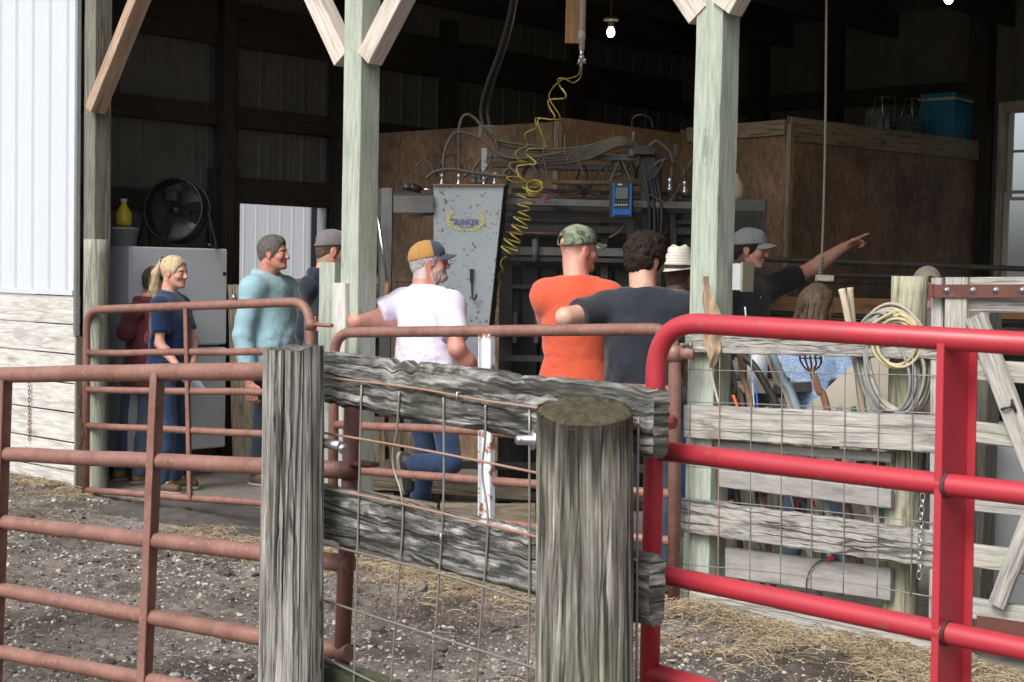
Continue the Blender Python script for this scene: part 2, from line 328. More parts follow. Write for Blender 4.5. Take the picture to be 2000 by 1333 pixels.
M['orange'] = paint('orange_plastic', (.7,.13,.03), (.6,.1,.03), .3, .4)
M['bluep'] = paint('blue_plastic', (.04,.16,.5), (.03,.12,.4), .3, .4)
M['greenp'] = paint('green_plastic', (.02,.2,.08), (.02,.15,.06), .3, .4)
M['yellowp'] = paint('yellow_plastic', (.6,.5,.03), (.5,.4,.03), .3, .4)
def _ply():
    m, N, L, P = newmat('osb_plywood'); oc = coords(N, L, 'uv', (1, 1, 1), False)
    v = N.new('ShaderNodeTexVoronoi'); v.inputs['Scale'].default_value = 32; v.inputs['Randomness'].default_value = 1
    mp = coords(N, L, 'uv', (.6, 1.6, 1), False); d = nz(N, L, mp, 9, 3); mx = mixc(N, L, .15, mp, d); L.new(mx, v.inputs['Vector'])
    r = ramp(N, [(0, (.19,.14,.095)), (.5, (.28,.205,.145)), (1, (.38,.29,.21))]); L.new(v.outputs['Color'], r.inputs[0])
    n = nz(N, L, oc, 1.1, 6, .7); r2 = ramp(N, [(.35, (.35,.35,.35)), (.65, (1.15,1.0,.9))]); L.new(n, r2.inputs[0])
    c = mixc(N, L, 1.0, r.outputs[0], r2.outputs[0], 'MULTIPLY'); L.new(c, P.inputs['Base Color']); P.inputs['Roughness'].default_value = .8
    return m
M['ply'] = _ply()
def _ground():
    m, N, L, P = newmat('dirt_and_gravel'); oc = coords(N, L, 'obj', (1, 1, 1), False)
    a = nz(N, L, oc, 1.2, 9, .68, .3); r = ramp(N, [(.36, (.078,.064,.053)), (.5, (.155,.132,.113)), (.64, (.25,.22,.192))]); L.new(a, r.inputs[0])
    b = nz(N, L, oc, 26, 6, .7); r2 = ramp(N, [(.38, g3(.55)), (.6, g3(1.1))]); L.new(b, r2.inputs[0])
    c = mixc(N, L, 1.0, r.outputs[0], r2.outputs[0], 'MULTIPLY')
    v = N.new('ShaderNodeTexVoronoi'); v.inputs['Scale'].default_value = 55; L.new(oc, v.inputs['Vector'])
    th = N.new('ShaderNodeMath'); th.operation = 'LESS_THAN'; th.inputs[1].default_value = .24; L.new(v.outputs['Distance'], th.inputs[0])
    pick = N.new('ShaderNodeSeparateColor'); L.new(v.outputs['Color'], pick.inputs[0])
    den = nz(N, L, oc, .9, 4, .6); dm = N.new('ShaderNodeMapRange'); dm.inputs[1].default_value = .38; dm.inputs[2].default_value = .62; dm.inputs[3].default_value = .03; dm.inputs[4].default_value = .42; L.new(den, dm.inputs[0])
    lt = N.new('ShaderNodeMath'); lt.operation = 'LESS_THAN'; L.new(pick.outputs[0], lt.inputs[0]); L.new(dm.outputs[0], lt.inputs[1])
    mm = N.new('ShaderNodeMath'); mm.operation = 'MULTIPLY'; L.new(th.outputs[0], mm.inputs[0]); L.new(lt.outputs[0], mm.inputs[1])
    pc = ramp(N, [(0, (.32,.29,.26)), (1, (.6,.58,.55))]); L.new(pick.outputs[1], pc.inputs[0])
    c = mixc(N, L, mm.outputs[0], c, pc.outputs[0]); L.new(c, P.inputs['Base Color']); P.inputs['Roughness'].default_value = .95
    P.inputs['Specular IOR Level'].default_value = .2
    ad = N.new('ShaderNodeMath'); ad.operation = 'ADD'; L.new(b, ad.inputs[0]); L.new(mm.outputs[0], ad.inputs[1])
    bump(N, L, P, ad.outputs[0], .9, .012); return m
M['ground'] = _ground()
M['concrete'] = paint('dusty_concrete', (.26,.24,.21), (.16,.14,.12), .6, .85, sc=3, spots=(.12,.10,.08), samt=.5, sth=.58, ssc=12, bst=.3)
def _stone():
    m, N, L, P = newmat('limestone_gravel'); at = N.new('ShaderNodeAttribute'); at.attribute_name = 'col'
    n = nz(N, L, coords(N, L, 'obj', (1,1,1), False), 90, 4); r = ramp(N, [(.3, g3(.7)), (.7, g3(1.1))]); L.new(n, r.inputs[0])
    L.new(mixc(N, L, 1, at.outputs[0], r.outputs[0], 'MULTIPLY'), P.inputs['Base Color']); P.inputs['Roughness'].default_value = .9; return m
M['stone'] = _stone()
def _skin():
    m, N, L, P = newmat('skin'); at = N.new('ShaderNodeAttribute'); at.attribute_name = 'col'
    n = nz(N, L, coords(N, L, 'obj', (1,1,1)), 38, 5, .6); r = ramp(N, [(.3, (.86,.80,.80)), (.7, (1.08,1.06,1.05))]); L.new(n, r.inputs[0])
    L.new(mixc(N, L, 1, at.outputs[0], r.outputs[0], 'MULTIPLY'), P.inputs['Base Color']); P.inputs['Roughness'].default_value = .5
    P.inputs['Subsurface Weight'].default_value = .12; P.inputs['Subsurface Radius'].default_value = (.012,.005,.003); P.inputs['Subsurface Scale'].default_value = .6
    n2 = nz(N, L, coords(N, L, 'obj', (1,1,1)), 160, 3, .6); bump(N, L, P, n2, .15, .002); return m
M['skin'] = _skin()
def hairmat(name, dark, light, sc=(60,60,14), th=.9):
    m, N, L, P = newmat(name); n = nz(N, L, coords(N, L, 'obj', sc), 2.2, 6, .7, .8)
    r = ramp(N, [(.3, dark), (.68, light)]); L.new(n, r.inputs[0]); L.new(r.outputs[0], P.inputs['Base Color'])
    P.inputs['Roughness'].default_value = .6; P.inputs['Specular IOR Level'].default_value = .18; bump(N, L, P, n, th, .01); return m
M['hair_blond'] = hairmat('blond_hair', (.33,.23,.12), (.78,.66,.44))
M['hair_grey'] = hairmat('greying_hair', (.045,.042,.038), (.24,.225,.2), (70,70,40))
M['hair_white'] = hairmat('white_hair', (.28,.27,.26), (.62,.61,.6), (70,70,40))
M['hair_curl'] = hairmat('dark_curly_hair', (.006,.004,.004), (.055,.036,.027), (40,40,40), 1)
M['hair_brown'] = hairmat('brown_hair', (.05,.035,.022), (.17,.12,.075), (70,70,40))
M['hair_long'] = hairmat('long_brown_hair', (.06,.042,.03), (.20,.145,.10), (45,45,8))
M['hair_dark'] = hairmat('dark_hair', (.012,.01,.009), (.06,.045,.035), (60,60,30))
# ---------------------------------------------------------------- ground
def hgt(x, y):
    n = mnoise.fractal(Vector((x*1.1, y*1.1, 3)), 1.0, 2.0, 4) * .032 + mnoise.fractal(Vector((x*9, y*9, 1)), .8, 2.1, 4) * .013
    rut = math.sin((x*.8 + y*.35)*14) * max(0, mnoise.noise(Vector((x*.7, y*.7, 9)))) * .012
    for k, (cs, dp, pr) in enumerate(((.21, .022, .6), (.15, .013, .7))):
        cx, cy = math.floor(x/cs), math.floor(y/cs); h1 = math.sin(cx*127.1 + cy*311.7 + k*17)*43758.5453; h1 -= math.floor(h1); h2 = math.sin(cx*269.5 + cy*183.3 + k*5)*43758.5453; h2 -= math.floor(h2); h3 = (h1*7.31+h2*3.7) % 1
        if h3 < pr:
            dx, dy = x/cs - cx - (.38+.24*h1), y/cs - cy - (.38+.24*h2); r_ = math.hypot(dx*(1+.6*h1), dy*(1+.5*h3))/.36
            if r_ < 1: n += dp*(-1.0*(1-r_)**.7 + .55*math.exp(-((r_-.8)/.12)**2))*(1-r_**6)
    return n + rut
def ground_z(x, y):
    u, v = (Vector((x, y)) - ORG).dot(EU), (Vector((x, y)) - ORG).dot(EV)
    far = min(1, max(0, (abs(v + 2.5) - 3.2) / 2)); b = -.035 + .05 * math.exp(-((v + .25)/.3)**2) * (1 if (u < -.1 or u > 5.4) else .2)
    return (b + hgt(x, y)) * (1 - .0 * far) if v < .05 else -.09
def make_ground():
    def axis(a, b, st, lo, hi):
        c = list(np.arange(a, b, st)); l = []; x = a; s = st
        while x > lo: s *= 1.35; x -= s; l.append(x)
        r = []; x = c[-1]; s = st
        while x < hi: s *= 1.35; x += s; r.append(x)
        return l[::-1] + c + r
    xs = axis(-3.9, 3.2, .022, -600, 600); ys = axis(5.2, 11.6, .024, -500, 600)
    vs = [(x, y, ground_z(x, y)) for y in ys for x in xs]; nx = len(xs)
    fs = [(i*nx+j, i*nx+j+1, (i+1)*nx+j+1, (i+1)*nx+j) for i in range(len(ys)-1) for j in range(nx-1)]
    me = bpy.data.meshes.new('ground'); me.from_pydata(vs, [], fs); me.polygons.foreach_set('use_smooth', [True]*len(fs)); me.update()
    props(link('ground', me, M['ground'], None, Vector((0,0,0))), 'brown dirt yard with gravel and hoof marks in front of the barn', 'ground', kind='structure')
make_ground()
fl = MB(); a = W(-.68, .02, -.10); 
cs = [W(-.68, .0), W(13.95, .0), W(13.95, 7.95), W(-.68, 7.95)]
fl.poly([Vector((p.x, p.y, -.045)) for p in cs], .09, UP)
props(fl.build('barn_floor', M['concrete']), 'dusty concrete slab inside the open barn', 'floor', kind='structure')
# ---------------------------------------------------------------- gravel, clods, straw (stuff)
_t = (1 + 5 ** .5) / 2
ICO = [Vector(p).normalized() for p in [(-1,_t,0),(1,_t,0),(-1,-_t,0),(1,-_t,0),(0,-1,_t),(0,1,_t),(0,-1,-_t),(0,1,-_t),(_t,0,-1),(_t,0,1),(-_t,0,-1),(-_t,0,1)]]
ICF = [(0,11,5),(0,5,1),(0,1,7),(0,7,10),(0,10,11),(1,5,9),(5,11,4),(11,10,2),(10,7,6),(7,1,8),(3,9,4),(3,4,2),(3,2,6),(3,6,8),(3,8,9),(4,9,5),(2,4,11),(6,2,10),(8,6,7),(9,8,1)]
def scatter(name, count, sizef, colf, densf, label, cat, flat=.6, rough=.35, xr=(-3.9, 3.0), yr=(5.4, 11.2), seed=3):
    rr = random.Random(seed); vs = []; fs = []; cs_ = []
    k = 0; tries = 0
    while k < count and tries < count * 30:
        tries += 1; x = rr.uniform(*xr); y = rr.uniform(*yr); u, v = UV(Vector((x, y)))
        if v > -.03 or rr.random() > densf(x, y, u, v): continue
        s = sizef(rr); q = Matrix.Rotation(rr.uniform(0, 6.3), 3, 'Z') @ Matrix.Rotation(rr.uniform(-.4, .4), 3, 'X')
        z = ground_z(x, y) + s * .15; c = colf(rr); b = len(vs); ex = (1, rr.uniform(.6, 1), flat * rr.uniform(.6, 1.3))
        for p in ICO:
            w = q @ Vector((p.x*ex[0], p.y*ex[1], p.z*ex[2])) * s * (1 + rr.uniform(-rough, rough)); vs.append((x + w.x, y + w.y, z + w.z)); cs_.append(c)
        fs += [tuple(b + i for i in f) for f in ICF]; k += 1
    me = bpy.data.meshes.new(name); me.from_pydata(vs, [], fs); at = me.color_attributes.new('col', 'FLOAT_COLOR', 'POINT')
    at.data.foreach_set('color', [c for t in cs_ for c in (*t, 1)]); me.update()
    return props(link(name, me, M['stone'], None, Vector((0,0,0))), label, cat, kind='stuff')
def dens(x, y, u, v): 
    n = mnoise.noise(Vector((x*.9, y*.9, 5))) + .5*mnoise.noise(Vector((x*3, y*3, 2)))
    return min(1, max(.06, .42 + n*1.1 + (6.8 - y) * .16))
def stc(rr): g = rr.uniform(.20, .52); return (g, g*.97, g*.92)
scatter('gravel', 10000, lambda r: min(.018, .003 + r.expovariate(1/.0038)), stc, dens, 'pale limestone gravel scattered over the dirt yard', 'gravel')
def clc(rr): g = rr.uniform(.055, .14); return (g*1.15, g*.9, g*.75)
scatter('dirt_clods', 4200, lambda r: min(.032, .004 + r.expovariate(1/.0045)), clc, lambda x,y,u,v: min(1, .25 + .9*max(0, mnoise.noise(Vector((x*1.4, y*1.4, 15))))), 'dark dirt clods on the yard', 'dirt', flat=.8, rough=.4, seed=9)
def straw():
    rr = random.Random(4); vs = []; fs = []; cc = []
    def blade(x, y, z, L, a, w, lift, c):
        d = Vector((math.cos(a), math.sin(a), 0)); s = Vector((-d.y, d.x, 0)) * w; b = len(vs); bend = rr.uniform(-.5, .5)
        for i in range(4):
            t = i/3; p = Vector((x, y, z)) + d * L * (t-.5) + s/w * bend * L * t*(1-t) + UP * (lift * math.sin(t*math.pi) + rr.uniform(0, .004))
            vs.append(tuple(p - s*.5)); vs.append(tuple(p + s*.5)); vs.append(tuple(p + UP*w*.7)); cc.extend([c]*3)
        for i in range(3):
            for j in range(3): fs.append((b+i*3+j, b+i*3+(j+1)%3, b+i*3+3+(j+1)%3, b+i*3+3+j))
    def zone(n, uf, vf, hh):
        for _ in range(n):
            u = uf(rr); v = vf(rr, u); p = W(u, v); x, y = p.x, p.y
            g = rr.uniform(.6, 1.15); c = (.43*g, .34*g, .215*g) if rr.random() < .65 else (.22*g, .165*g, .115*g)
            if mnoise.noise(Vector((x*2.7, y*2.7, 31))) < -.12 and rr.random() < .85: continue
            mound = max(0, mnoise.noise(Vector((x*2.2, y*2.2, 7)))+.25) * hh
            blade(x, y, ground_z(x, y) + rr.uniform(0, mound) + .002, rr.uniform(.04, .13), rr.uniform(0, 6.3), rr.uniform(.0018, .0035), rr.uniform(0, .03), c)
    zone(11000, lambda r: r.uniform(5.15, 7.9), lambda r, u: -.09 - abs(r.gauss(0, .26)), .10)
    zone(3500, lambda r: r.uniform(3.3, 5.1), lambda r, u: -.25 - abs(r.gauss(0, .22)), .05)
    zone(2600, lambda r: r.uniform(1.8, 3.4), lambda r, u: -.25 - abs(r.gauss(0, .22)), .04)
    zone(2600, lambda r: r.uniform(-1.6, .3), lambda r, u: -.09 - abs(r.gauss(0, .16)), .04)
    zone(900, lambda r: r.uniform(-1.6, 8), lambda r, u: r.uniform(-4, -.1), .01)
    me = bpy.data.meshes.new('straw'); me.from_pydata(vs, [], fs); at = me.color_attributes.new('col', 'FLOAT_COLOR', 'POINT')
    at.data.foreach_set('color', [k for t in cc for k in (*t, 1)]); me.update()
    props(link('straw', me, M['stone'], None, Vector((0,0,0))), 'dry yellow straw lying along the foot of the barn', 'straw', kind='stuff')
straw()
# two large clods seen through the wire
def clod(px, py, r, lab, seed):
    c = PZ(px, py, 0); c.z = ground_z(c.x, c.y); vs = []; rr = random.Random(seed); mb = MB(); n1, n2 = 12, 18; g = []
    for i in range(n1+1):
        row = []
        for j in range(n2+1):
            th = math.pi*i/n1; ph = 2*math.pi*j/n2; d = Vector((math.sin(th)*math.cos(ph), math.sin(th)*math.sin(ph), math.cos(th)*.62))
            k = 1 + .45*mnoise.fractal(d*2.3 + Vector((seed, 0, 0)), 1, 2, 4); row.append(c + d*r*k)
        g.append(row)
    mb.quads(g); solo(mb, 'dirt_clod', M['clod'], lab, 'dirt clod', smooth=False, org=c)
M['clod'] = paint('clod_dirt', (.07,.052,.042), (.13,.10,.08), .6, .95, sc=20, bst=1)
clod(838, 1290, .062, 'largest dark dirt clod on the yard, seen through the wire between the two fence posts', 1)
clod(741, 1311, .030, 'small dark clod of dirt left of the largest clod, behind the wire mesh', 5)
clod(441, 1112, .045, 'dark dirt clod on the bare yard behind the near rusty gate', 8)
# ---------------------------------------------------------------- barn
barn = thing('barn', 'open-fronted pole barn with white metal siding, timber posts and a dark interior', 'barn', W(0, 0))
def siding(u0, v0, u1, v1, z0, z1, side, th=.0, rib=.229, rh=1.):
    """ribbed metal sheet between two plan points; ribs stand out on the given side (+1/-1 of the left normal)"""
    A = W(u0, v0); B = W(u1, v1); d = (B - A); L = d.length; d.normalize(); n = Vector((-d.y, d.x, 0)) * side
    prof = []; x = 0
    while x < L:
        for dx, h in ((0,0),(.012,.019),(.030,.019),(.042,0),(.10,0),(.104,.003),(.115,.003),(.119,0),(.16,0),(.164,.003),(.175,.003),(.179,0)):
            if x + dx <= L: prof.append((x + dx, h))
        x += rib
    prof.append((L, 0)); vs = []; fs = []; us = []
    mb = MB(); rows = []
    for z in (z0, z1): rows.append([A + d*px + n*h*rh + UP*z for px, h in prof])
    mb.quads(rows, us_=lambda i, j: (prof[j][0], (z0, z1)[i])); 
    rows = [[p - n*.004 for p in r] for r in rows][::-1]; mb.quads(rows, us_=lambda i, j: (prof[j][0], (z1, z0)[i])); return mb
zb = PV(155, 573, -.05).z
# front wing left of the opening
siding(-3.2, -.05, -.075, -.05, zb, 4.3, -1).build('front_siding', M['siding'], barn)
brd = MB(); nb = 7; zz = [zb - .02 - (zb - .02 + .10) * i / nb for i in range(nb+1)]
for i in range(nb):
    b = MB(); h = zz[i] - zz[i+1]; v = -.045 + rnd.uniform(-.006, .006)
    for (ua, ub) in ((-3.2, -1.62), (-1.612, -.06)):
        b.beam(W(ua, v, (zz[i]+zz[i+1])/2 + rnd.uniform(-.004,.004)), W(ub, v, (zz[i]+zz[i+1])/2 + rnd.uniform(-.004,.004)), h - rnd.uniform(.006, .014), .04, EV3, .004)
    b.build('skirt_board', M['whitebd'], barn)
b = MB(); b.beam(W(-.052, -.063, zb-.3), W(-.052, -.063, 4.2), .03, .03, EV3); b.build('corner_trim', M['steel'], barn)
b = MB(); b.beam(W(-.046, -.030, -.1), W(-.046, -.030, zb-.31), .025, .08, EV3); b.build('corner_board', M['postdark'], barn)
for y_, zt in ((0, 0),):
    b = MB(); b.beam(W(-3.2, -.075, zb + .0), W(-.08, -.075, zb + .0), .035, .012, EV3); b.build('drip_edge', M['siding'], barn)
# posts of the opening
def bpost(u, v, w, z0, z1, mat, bev=.004, name='post', jit=.0015):
    b = MB(); b.beam(W(u, v, z0), W(u, v, z1), w, w, EV3, bev, n=14, jit=jit); return b.build(name, mat, barn)
pL = UV(PV(186, 600, .03)); bpost(pL[0], .04, .135, -.1, 4.2, M['postdark'])
pM = UV(PV(703, 400, .05)); bpost(pM[0], .05, .15, -.1, 4.2, M['post'])
pR = UV(PV(1392, 500, .05)); bpost(pR[0], .05, .15, -.1, 4.2, M['post'])
uM, uR = pM[0], pR[0]
for u in (10.6, 13.9): bpost(u, .05, .15, -.1, 4.2, M['post'])
b = MB(); b.beam(W(-.2, .0, 4.0), W(14, .0, 4.0), .24, .05, EV3, .004); b.build('header_beam', M['brace'], barn)
b = MB(); b.beam(W(-.2, .11, 4.0), W(14, .11, 4.0), .24, .05, EV3, .004); b.build('header_beam', M['brace'], barn)
def brace(px0, py0, px1, py1, v, w, h, mat):
    p0 = PV(px0, py0, v); p1 = PV(px1, py1, v); d = p1 - p0; p1 = p0 + d * ((3.9 - p0.z) / d.z)
    b = MB(); b.beam(p0, p1, w, h, EV3, .004, n=6, jit=.001); return b.build('knee_brace', mat, barn)
brace(186, 215, 281, -20, -.04, .085, .12, M['brace'])
brace(677, 118, 612, -20, .03, .12, .11, M['bracew'])
brace(722, 115, 792, -20, .02, .12, .11, M['bracew'])
brace(1374, 32, 1338, -20, .02, .12, .11, M['bracew'])
brace(1420, 18, 1444, -25, .01, .12, .11, M['bracew'])
# far/back and left walls with a doorway
UWL, DV0, DV1 = -.7, 1.82, 2.76
zt = PU(540, 402, UWL).z
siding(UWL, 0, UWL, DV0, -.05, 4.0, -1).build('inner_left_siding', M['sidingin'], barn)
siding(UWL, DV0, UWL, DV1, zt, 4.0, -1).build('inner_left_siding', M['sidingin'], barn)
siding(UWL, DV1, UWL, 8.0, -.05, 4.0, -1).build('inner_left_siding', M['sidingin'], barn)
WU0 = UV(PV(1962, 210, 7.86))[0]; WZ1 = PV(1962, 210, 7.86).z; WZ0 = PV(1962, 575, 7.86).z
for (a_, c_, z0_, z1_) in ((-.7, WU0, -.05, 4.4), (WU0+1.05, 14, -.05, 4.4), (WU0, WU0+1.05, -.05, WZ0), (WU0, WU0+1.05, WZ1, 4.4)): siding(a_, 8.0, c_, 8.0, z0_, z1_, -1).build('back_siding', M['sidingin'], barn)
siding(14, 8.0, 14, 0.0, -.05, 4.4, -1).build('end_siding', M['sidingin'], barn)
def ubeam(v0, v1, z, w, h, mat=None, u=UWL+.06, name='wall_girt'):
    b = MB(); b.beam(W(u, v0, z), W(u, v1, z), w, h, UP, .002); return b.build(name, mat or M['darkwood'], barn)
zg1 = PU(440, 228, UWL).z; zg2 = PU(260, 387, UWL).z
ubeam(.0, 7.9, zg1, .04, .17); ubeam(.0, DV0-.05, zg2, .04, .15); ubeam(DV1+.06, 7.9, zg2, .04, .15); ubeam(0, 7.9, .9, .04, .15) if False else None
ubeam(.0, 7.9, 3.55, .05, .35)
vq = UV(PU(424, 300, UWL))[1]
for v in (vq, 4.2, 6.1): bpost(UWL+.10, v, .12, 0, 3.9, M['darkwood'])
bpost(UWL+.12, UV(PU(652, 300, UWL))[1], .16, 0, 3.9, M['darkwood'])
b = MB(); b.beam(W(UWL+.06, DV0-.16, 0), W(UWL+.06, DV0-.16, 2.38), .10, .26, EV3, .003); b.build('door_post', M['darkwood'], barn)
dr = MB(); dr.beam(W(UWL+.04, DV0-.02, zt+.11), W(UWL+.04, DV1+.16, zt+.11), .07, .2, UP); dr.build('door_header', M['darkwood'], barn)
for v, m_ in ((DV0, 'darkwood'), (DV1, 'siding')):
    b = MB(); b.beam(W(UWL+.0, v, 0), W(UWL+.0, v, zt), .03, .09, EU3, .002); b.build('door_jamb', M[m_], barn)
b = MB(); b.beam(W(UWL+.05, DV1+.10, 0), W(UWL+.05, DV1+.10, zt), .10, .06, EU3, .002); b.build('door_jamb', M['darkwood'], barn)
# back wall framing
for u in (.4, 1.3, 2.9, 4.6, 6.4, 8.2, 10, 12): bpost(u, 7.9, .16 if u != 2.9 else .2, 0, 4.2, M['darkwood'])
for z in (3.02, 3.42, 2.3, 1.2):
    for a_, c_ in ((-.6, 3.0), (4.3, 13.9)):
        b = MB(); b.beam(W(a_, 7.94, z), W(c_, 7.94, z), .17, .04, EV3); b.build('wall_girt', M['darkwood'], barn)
# window in the back wall
w0 = PV(1962, 210, 7.86); w1 = PV(2075, 560, 7.86); uw0, _ = UV(w0); uw1 = uw0 + 1.05; zw1 = w0.z; zw0 = PV(1962, 575, 7.86).z
M['wframe'] = wood('peeling_window_frame', (.25,.22,.17), (.40,.37,.31), (.5,.48,.42), patch=(.2,.15,.1), pamt=.5, crack=.4)
M['sash'] = paint('old_white_sash', (.50,.52,.52), (.36,.34,.3), .6, .6, sc=9)
mg, N_, L_, P_ = newmat('window_glass'); P_.inputs['Transmission Weight'].default_value = 1; P_.inputs['Roughness'].default_value = .25; P_.inputs['IOR'].default_value = 1.1; P_.inputs['Base Color'].default_value = (.93,.96,1,1); M['glass'] = mg
fr = MB()
for (a_, b_) in ((W(uw0, 7.86, zw0-.04), W(uw0, 7.86, zw1+.04)), (W(uw1, 7.86, zw0-.04), W(uw1, 7.86, zw1+.04))): fr.beam(a_, b_, .07, .10, EV3, .003)
for z in (zw0, zw1): fr.beam(W(uw0+.035, 7.86, z), W(uw1-.035, 7.86, z), .07, .10, UP, .003)
wf = fr.build('window', M['wframe'], barn)
s_ = MB(); zm = (zw0+zw1)/2 + .05
for (z0, z1, v) in ((zm-.03, zw1-.04, 7.90), (zw0+.04, zm+.03, 7.85)):
    for u in (uw0+.06, uw1-.06): s_.beam(W(u, v, z0), W(u, v, z1), .045, .03, EV3)
    for z in (z0, z1): s_.beam(W(uw0+.08, v, z), W(uw1-.08, v, z), .045, .03, UP)
s_.beam(W(uw0+.08, 7.90, (zm+zw1)/2), W(uw1-.08, 7.90, (zm+zw1)/2), .025, .025, UP)
s_.build('sash', M['sash'], wf)
g_ = MB(); g_.poly([W(uw0+.03, 7.93, zw0+.03), W(uw1-.03, 7.93, zw0+.03), W(uw1-.03, 7.93, zw1-.03), W(uw0+.03, 7.93, zw1-.03)], .004, EV3); g_.build('pane', M['glass'], wf)
# roof: two slopes with trusses
E0, RG, E1 = -.35, 4.0, 8.35; ZE, ZR = 4.15, 5.45
def rz(v): return ZE + (ZR-ZE) * (1 - abs(v - RG)/(RG - E0))
for (va, vb) in ((E0, RG), (RG, E1)):
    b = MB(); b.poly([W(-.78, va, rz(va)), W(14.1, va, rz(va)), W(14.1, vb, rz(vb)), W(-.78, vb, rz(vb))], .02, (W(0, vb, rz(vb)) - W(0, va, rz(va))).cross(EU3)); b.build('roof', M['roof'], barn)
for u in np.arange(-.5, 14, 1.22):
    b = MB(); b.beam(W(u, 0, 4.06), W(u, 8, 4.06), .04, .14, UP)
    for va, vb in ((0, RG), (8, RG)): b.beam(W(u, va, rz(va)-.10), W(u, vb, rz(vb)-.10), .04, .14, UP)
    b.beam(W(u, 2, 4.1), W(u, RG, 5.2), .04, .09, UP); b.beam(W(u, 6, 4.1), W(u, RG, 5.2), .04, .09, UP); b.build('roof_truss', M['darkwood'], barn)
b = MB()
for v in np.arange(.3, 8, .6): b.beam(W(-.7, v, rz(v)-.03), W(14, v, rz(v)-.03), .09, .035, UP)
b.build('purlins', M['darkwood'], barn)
for z0 in (4.0,):
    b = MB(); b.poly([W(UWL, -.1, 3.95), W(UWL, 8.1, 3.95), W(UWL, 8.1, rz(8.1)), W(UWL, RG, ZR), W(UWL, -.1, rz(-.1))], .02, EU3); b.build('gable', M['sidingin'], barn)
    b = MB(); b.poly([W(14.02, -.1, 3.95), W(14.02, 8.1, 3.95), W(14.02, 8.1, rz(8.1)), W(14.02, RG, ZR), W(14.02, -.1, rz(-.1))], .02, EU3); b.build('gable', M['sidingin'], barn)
# chain on the skirt boards
def chain(pts, mat, name='chain', link=.034, r=.0028, label='', parent=None, cat='chain'):
    pts = [Vector(p) for p in pts]; mb = MB(); L = sum((pts[i+1]-pts[i]).length for i in range(len(pts)-1)); n = int(L / (link*.78)); 
    def at(s):
        for i in range(len(pts)-1):
            l = (pts[i+1]-pts[i]).length
            if s <= l or i == len(pts)-2: return pts[i] + (pts[i+1]-pts[i]) * (s/l), (pts[i+1]-pts[i]).normalized()
            s -= l
    for k in range(n):
        c, d = at((k+.5) * L / n); a, b_, _ = frame(d); s = a if k % 2 else b_; s = (s + (b_ if k % 2 else a)*.35).normalized()
        mb.tube([c + d*math.cos(t)*link*.55 + s*math.sin(t)*link*.28 for t in [2*math.pi*i/10 for i in range(10)]], r, 5, closed=True)
    if parent: return mb.build(name, mat, parent, True)
    return solo(mb, name, mat, label, cat, smooth=True)
chain([PV(57, 748, -.085), PV(57, 860, -.085)], M['rustdk'], label='rusty chain hanging on the whitewashed boards left of the barn opening')
# neighbouring building seen through the doorway
NB = 8.5; VE = UV(PU(690, 430, -8.5))[1]
nbr = thing('metal_building', 'white ribbed metal building seen through the back doorway of the barn', 'building', W(-NB, 4))
siding(-NB, -3, -NB, VE, -.1, 4.2, -1, rh=.3).build('wall', M['siding2'], nbr)
def onU(px, py, u): return PU(px, py, u)
q0 = onU(614, 425, -NB+.03); q1 = onU(619, 452, -NB+.03)
b = MB(); v0, v1 = UV(q0)[1], UV(q1)[1]
b.box(W(-NB+.03, (v0+v1)/2, (q0.z+q1.z)/2 - .2), .02, .16, 1.0, (EU3, EV3)); b.build('slit_window', M['black'], nbr)
b = MB(); b.beam(W(-NB+.04, VE, 0), W(-NB+.04, VE, 4.2), .12, .12, EU3); b.build('corner_trim', M['siding'], nbr)
b = MB(); b.poly([W(-NB+.3, -3.2, 4.15), W(-NB+.3, VE+.2, 4.15), W(-NB-5, VE+.2, 5.4), W(-NB-5, -3.2, 5.4)], .03, UP); b.build('roof', M['roof'], nbr)
for (v,) in ((-3,), (VE,)):
    siding(-NB-.02, v, -NB-5, v, -.1, 4.15, 1 if v < 0 else -1).build('wall', M['siding'], nbr)
siding(-NB-5, VE, -NB-5, -3, -.1, 5.3, -1).build('wall', M['siding'], nbr)
# plywood pen
ply = thing('plywood_room', 'stepped plywood partition walls with a lumber cap at the back of the barn', 'partition', W(1.9, 2.9))
ZP = 2.8
U1, V1 = UV(PV(1092, 400, 2.92))[0], 2.92
U2 = UV(PV(1535, 400, 4.47))[0]; V2 = 4.47
U3 = U2; 
def wallp(u0, v0, u1, v1, z0, z1, nm='plywood_sheet', th=.02, mat='ply'):
    A = W(u0, v0); B = W(u1, v1); n = (B-A).cross(UP).normalized(); L = (B-A).length; k = max(1, round(L/1.22)); 
    for i in range(k):
        a_ = A.lerp(B, i/k) + (B-A).normalized()*.002; b_ = A.lerp(B, (i+1)/k) - (B-A).normalized()*.002
        for zz0, zz1 in ((z0, (z0+z1)/2-.01+.12), ((z0+z1)/2+.115, z1)):
            m_ = MB(); m_.poly([a_+UP*zz0, b_+UP*zz0, b_+UP*zz1, a_+UP*zz1], th, n); m_.build(nm, M[mat], ply)
wallp(-.35, V1, U1, V1, 0, ZP-.06); wallp(U1, V1, U1, V2, 0, ZP-.03); wallp(U1, V2, U2, V2, 0, ZP); wallp(U2, V2, U2, 7.84, 0, ZP+.06)
b = MB(); b.beam(W(U2+.014, V2+.02, ZP-.04), W(U2+.014, 7.8, ZP+.02), .04, .19, UP, .003)
b.beam(W(U2+.03, V2-.005, 0), W(U2+.03, V2-.005, ZP), .04, .05, EV3); b.beam(W(U1+.0, V1-.03, 0), W(U1+.0, V1-.03, ZP-.06), .04, .04, EV3)
b.beam(W(U1+.1, V2-.03, ZP-.05), W(U2, V2-.03, ZP-.03), .04, .12, UP)
b.build('trim_board', M['brace'] if False else M['oldbrown'], ply)
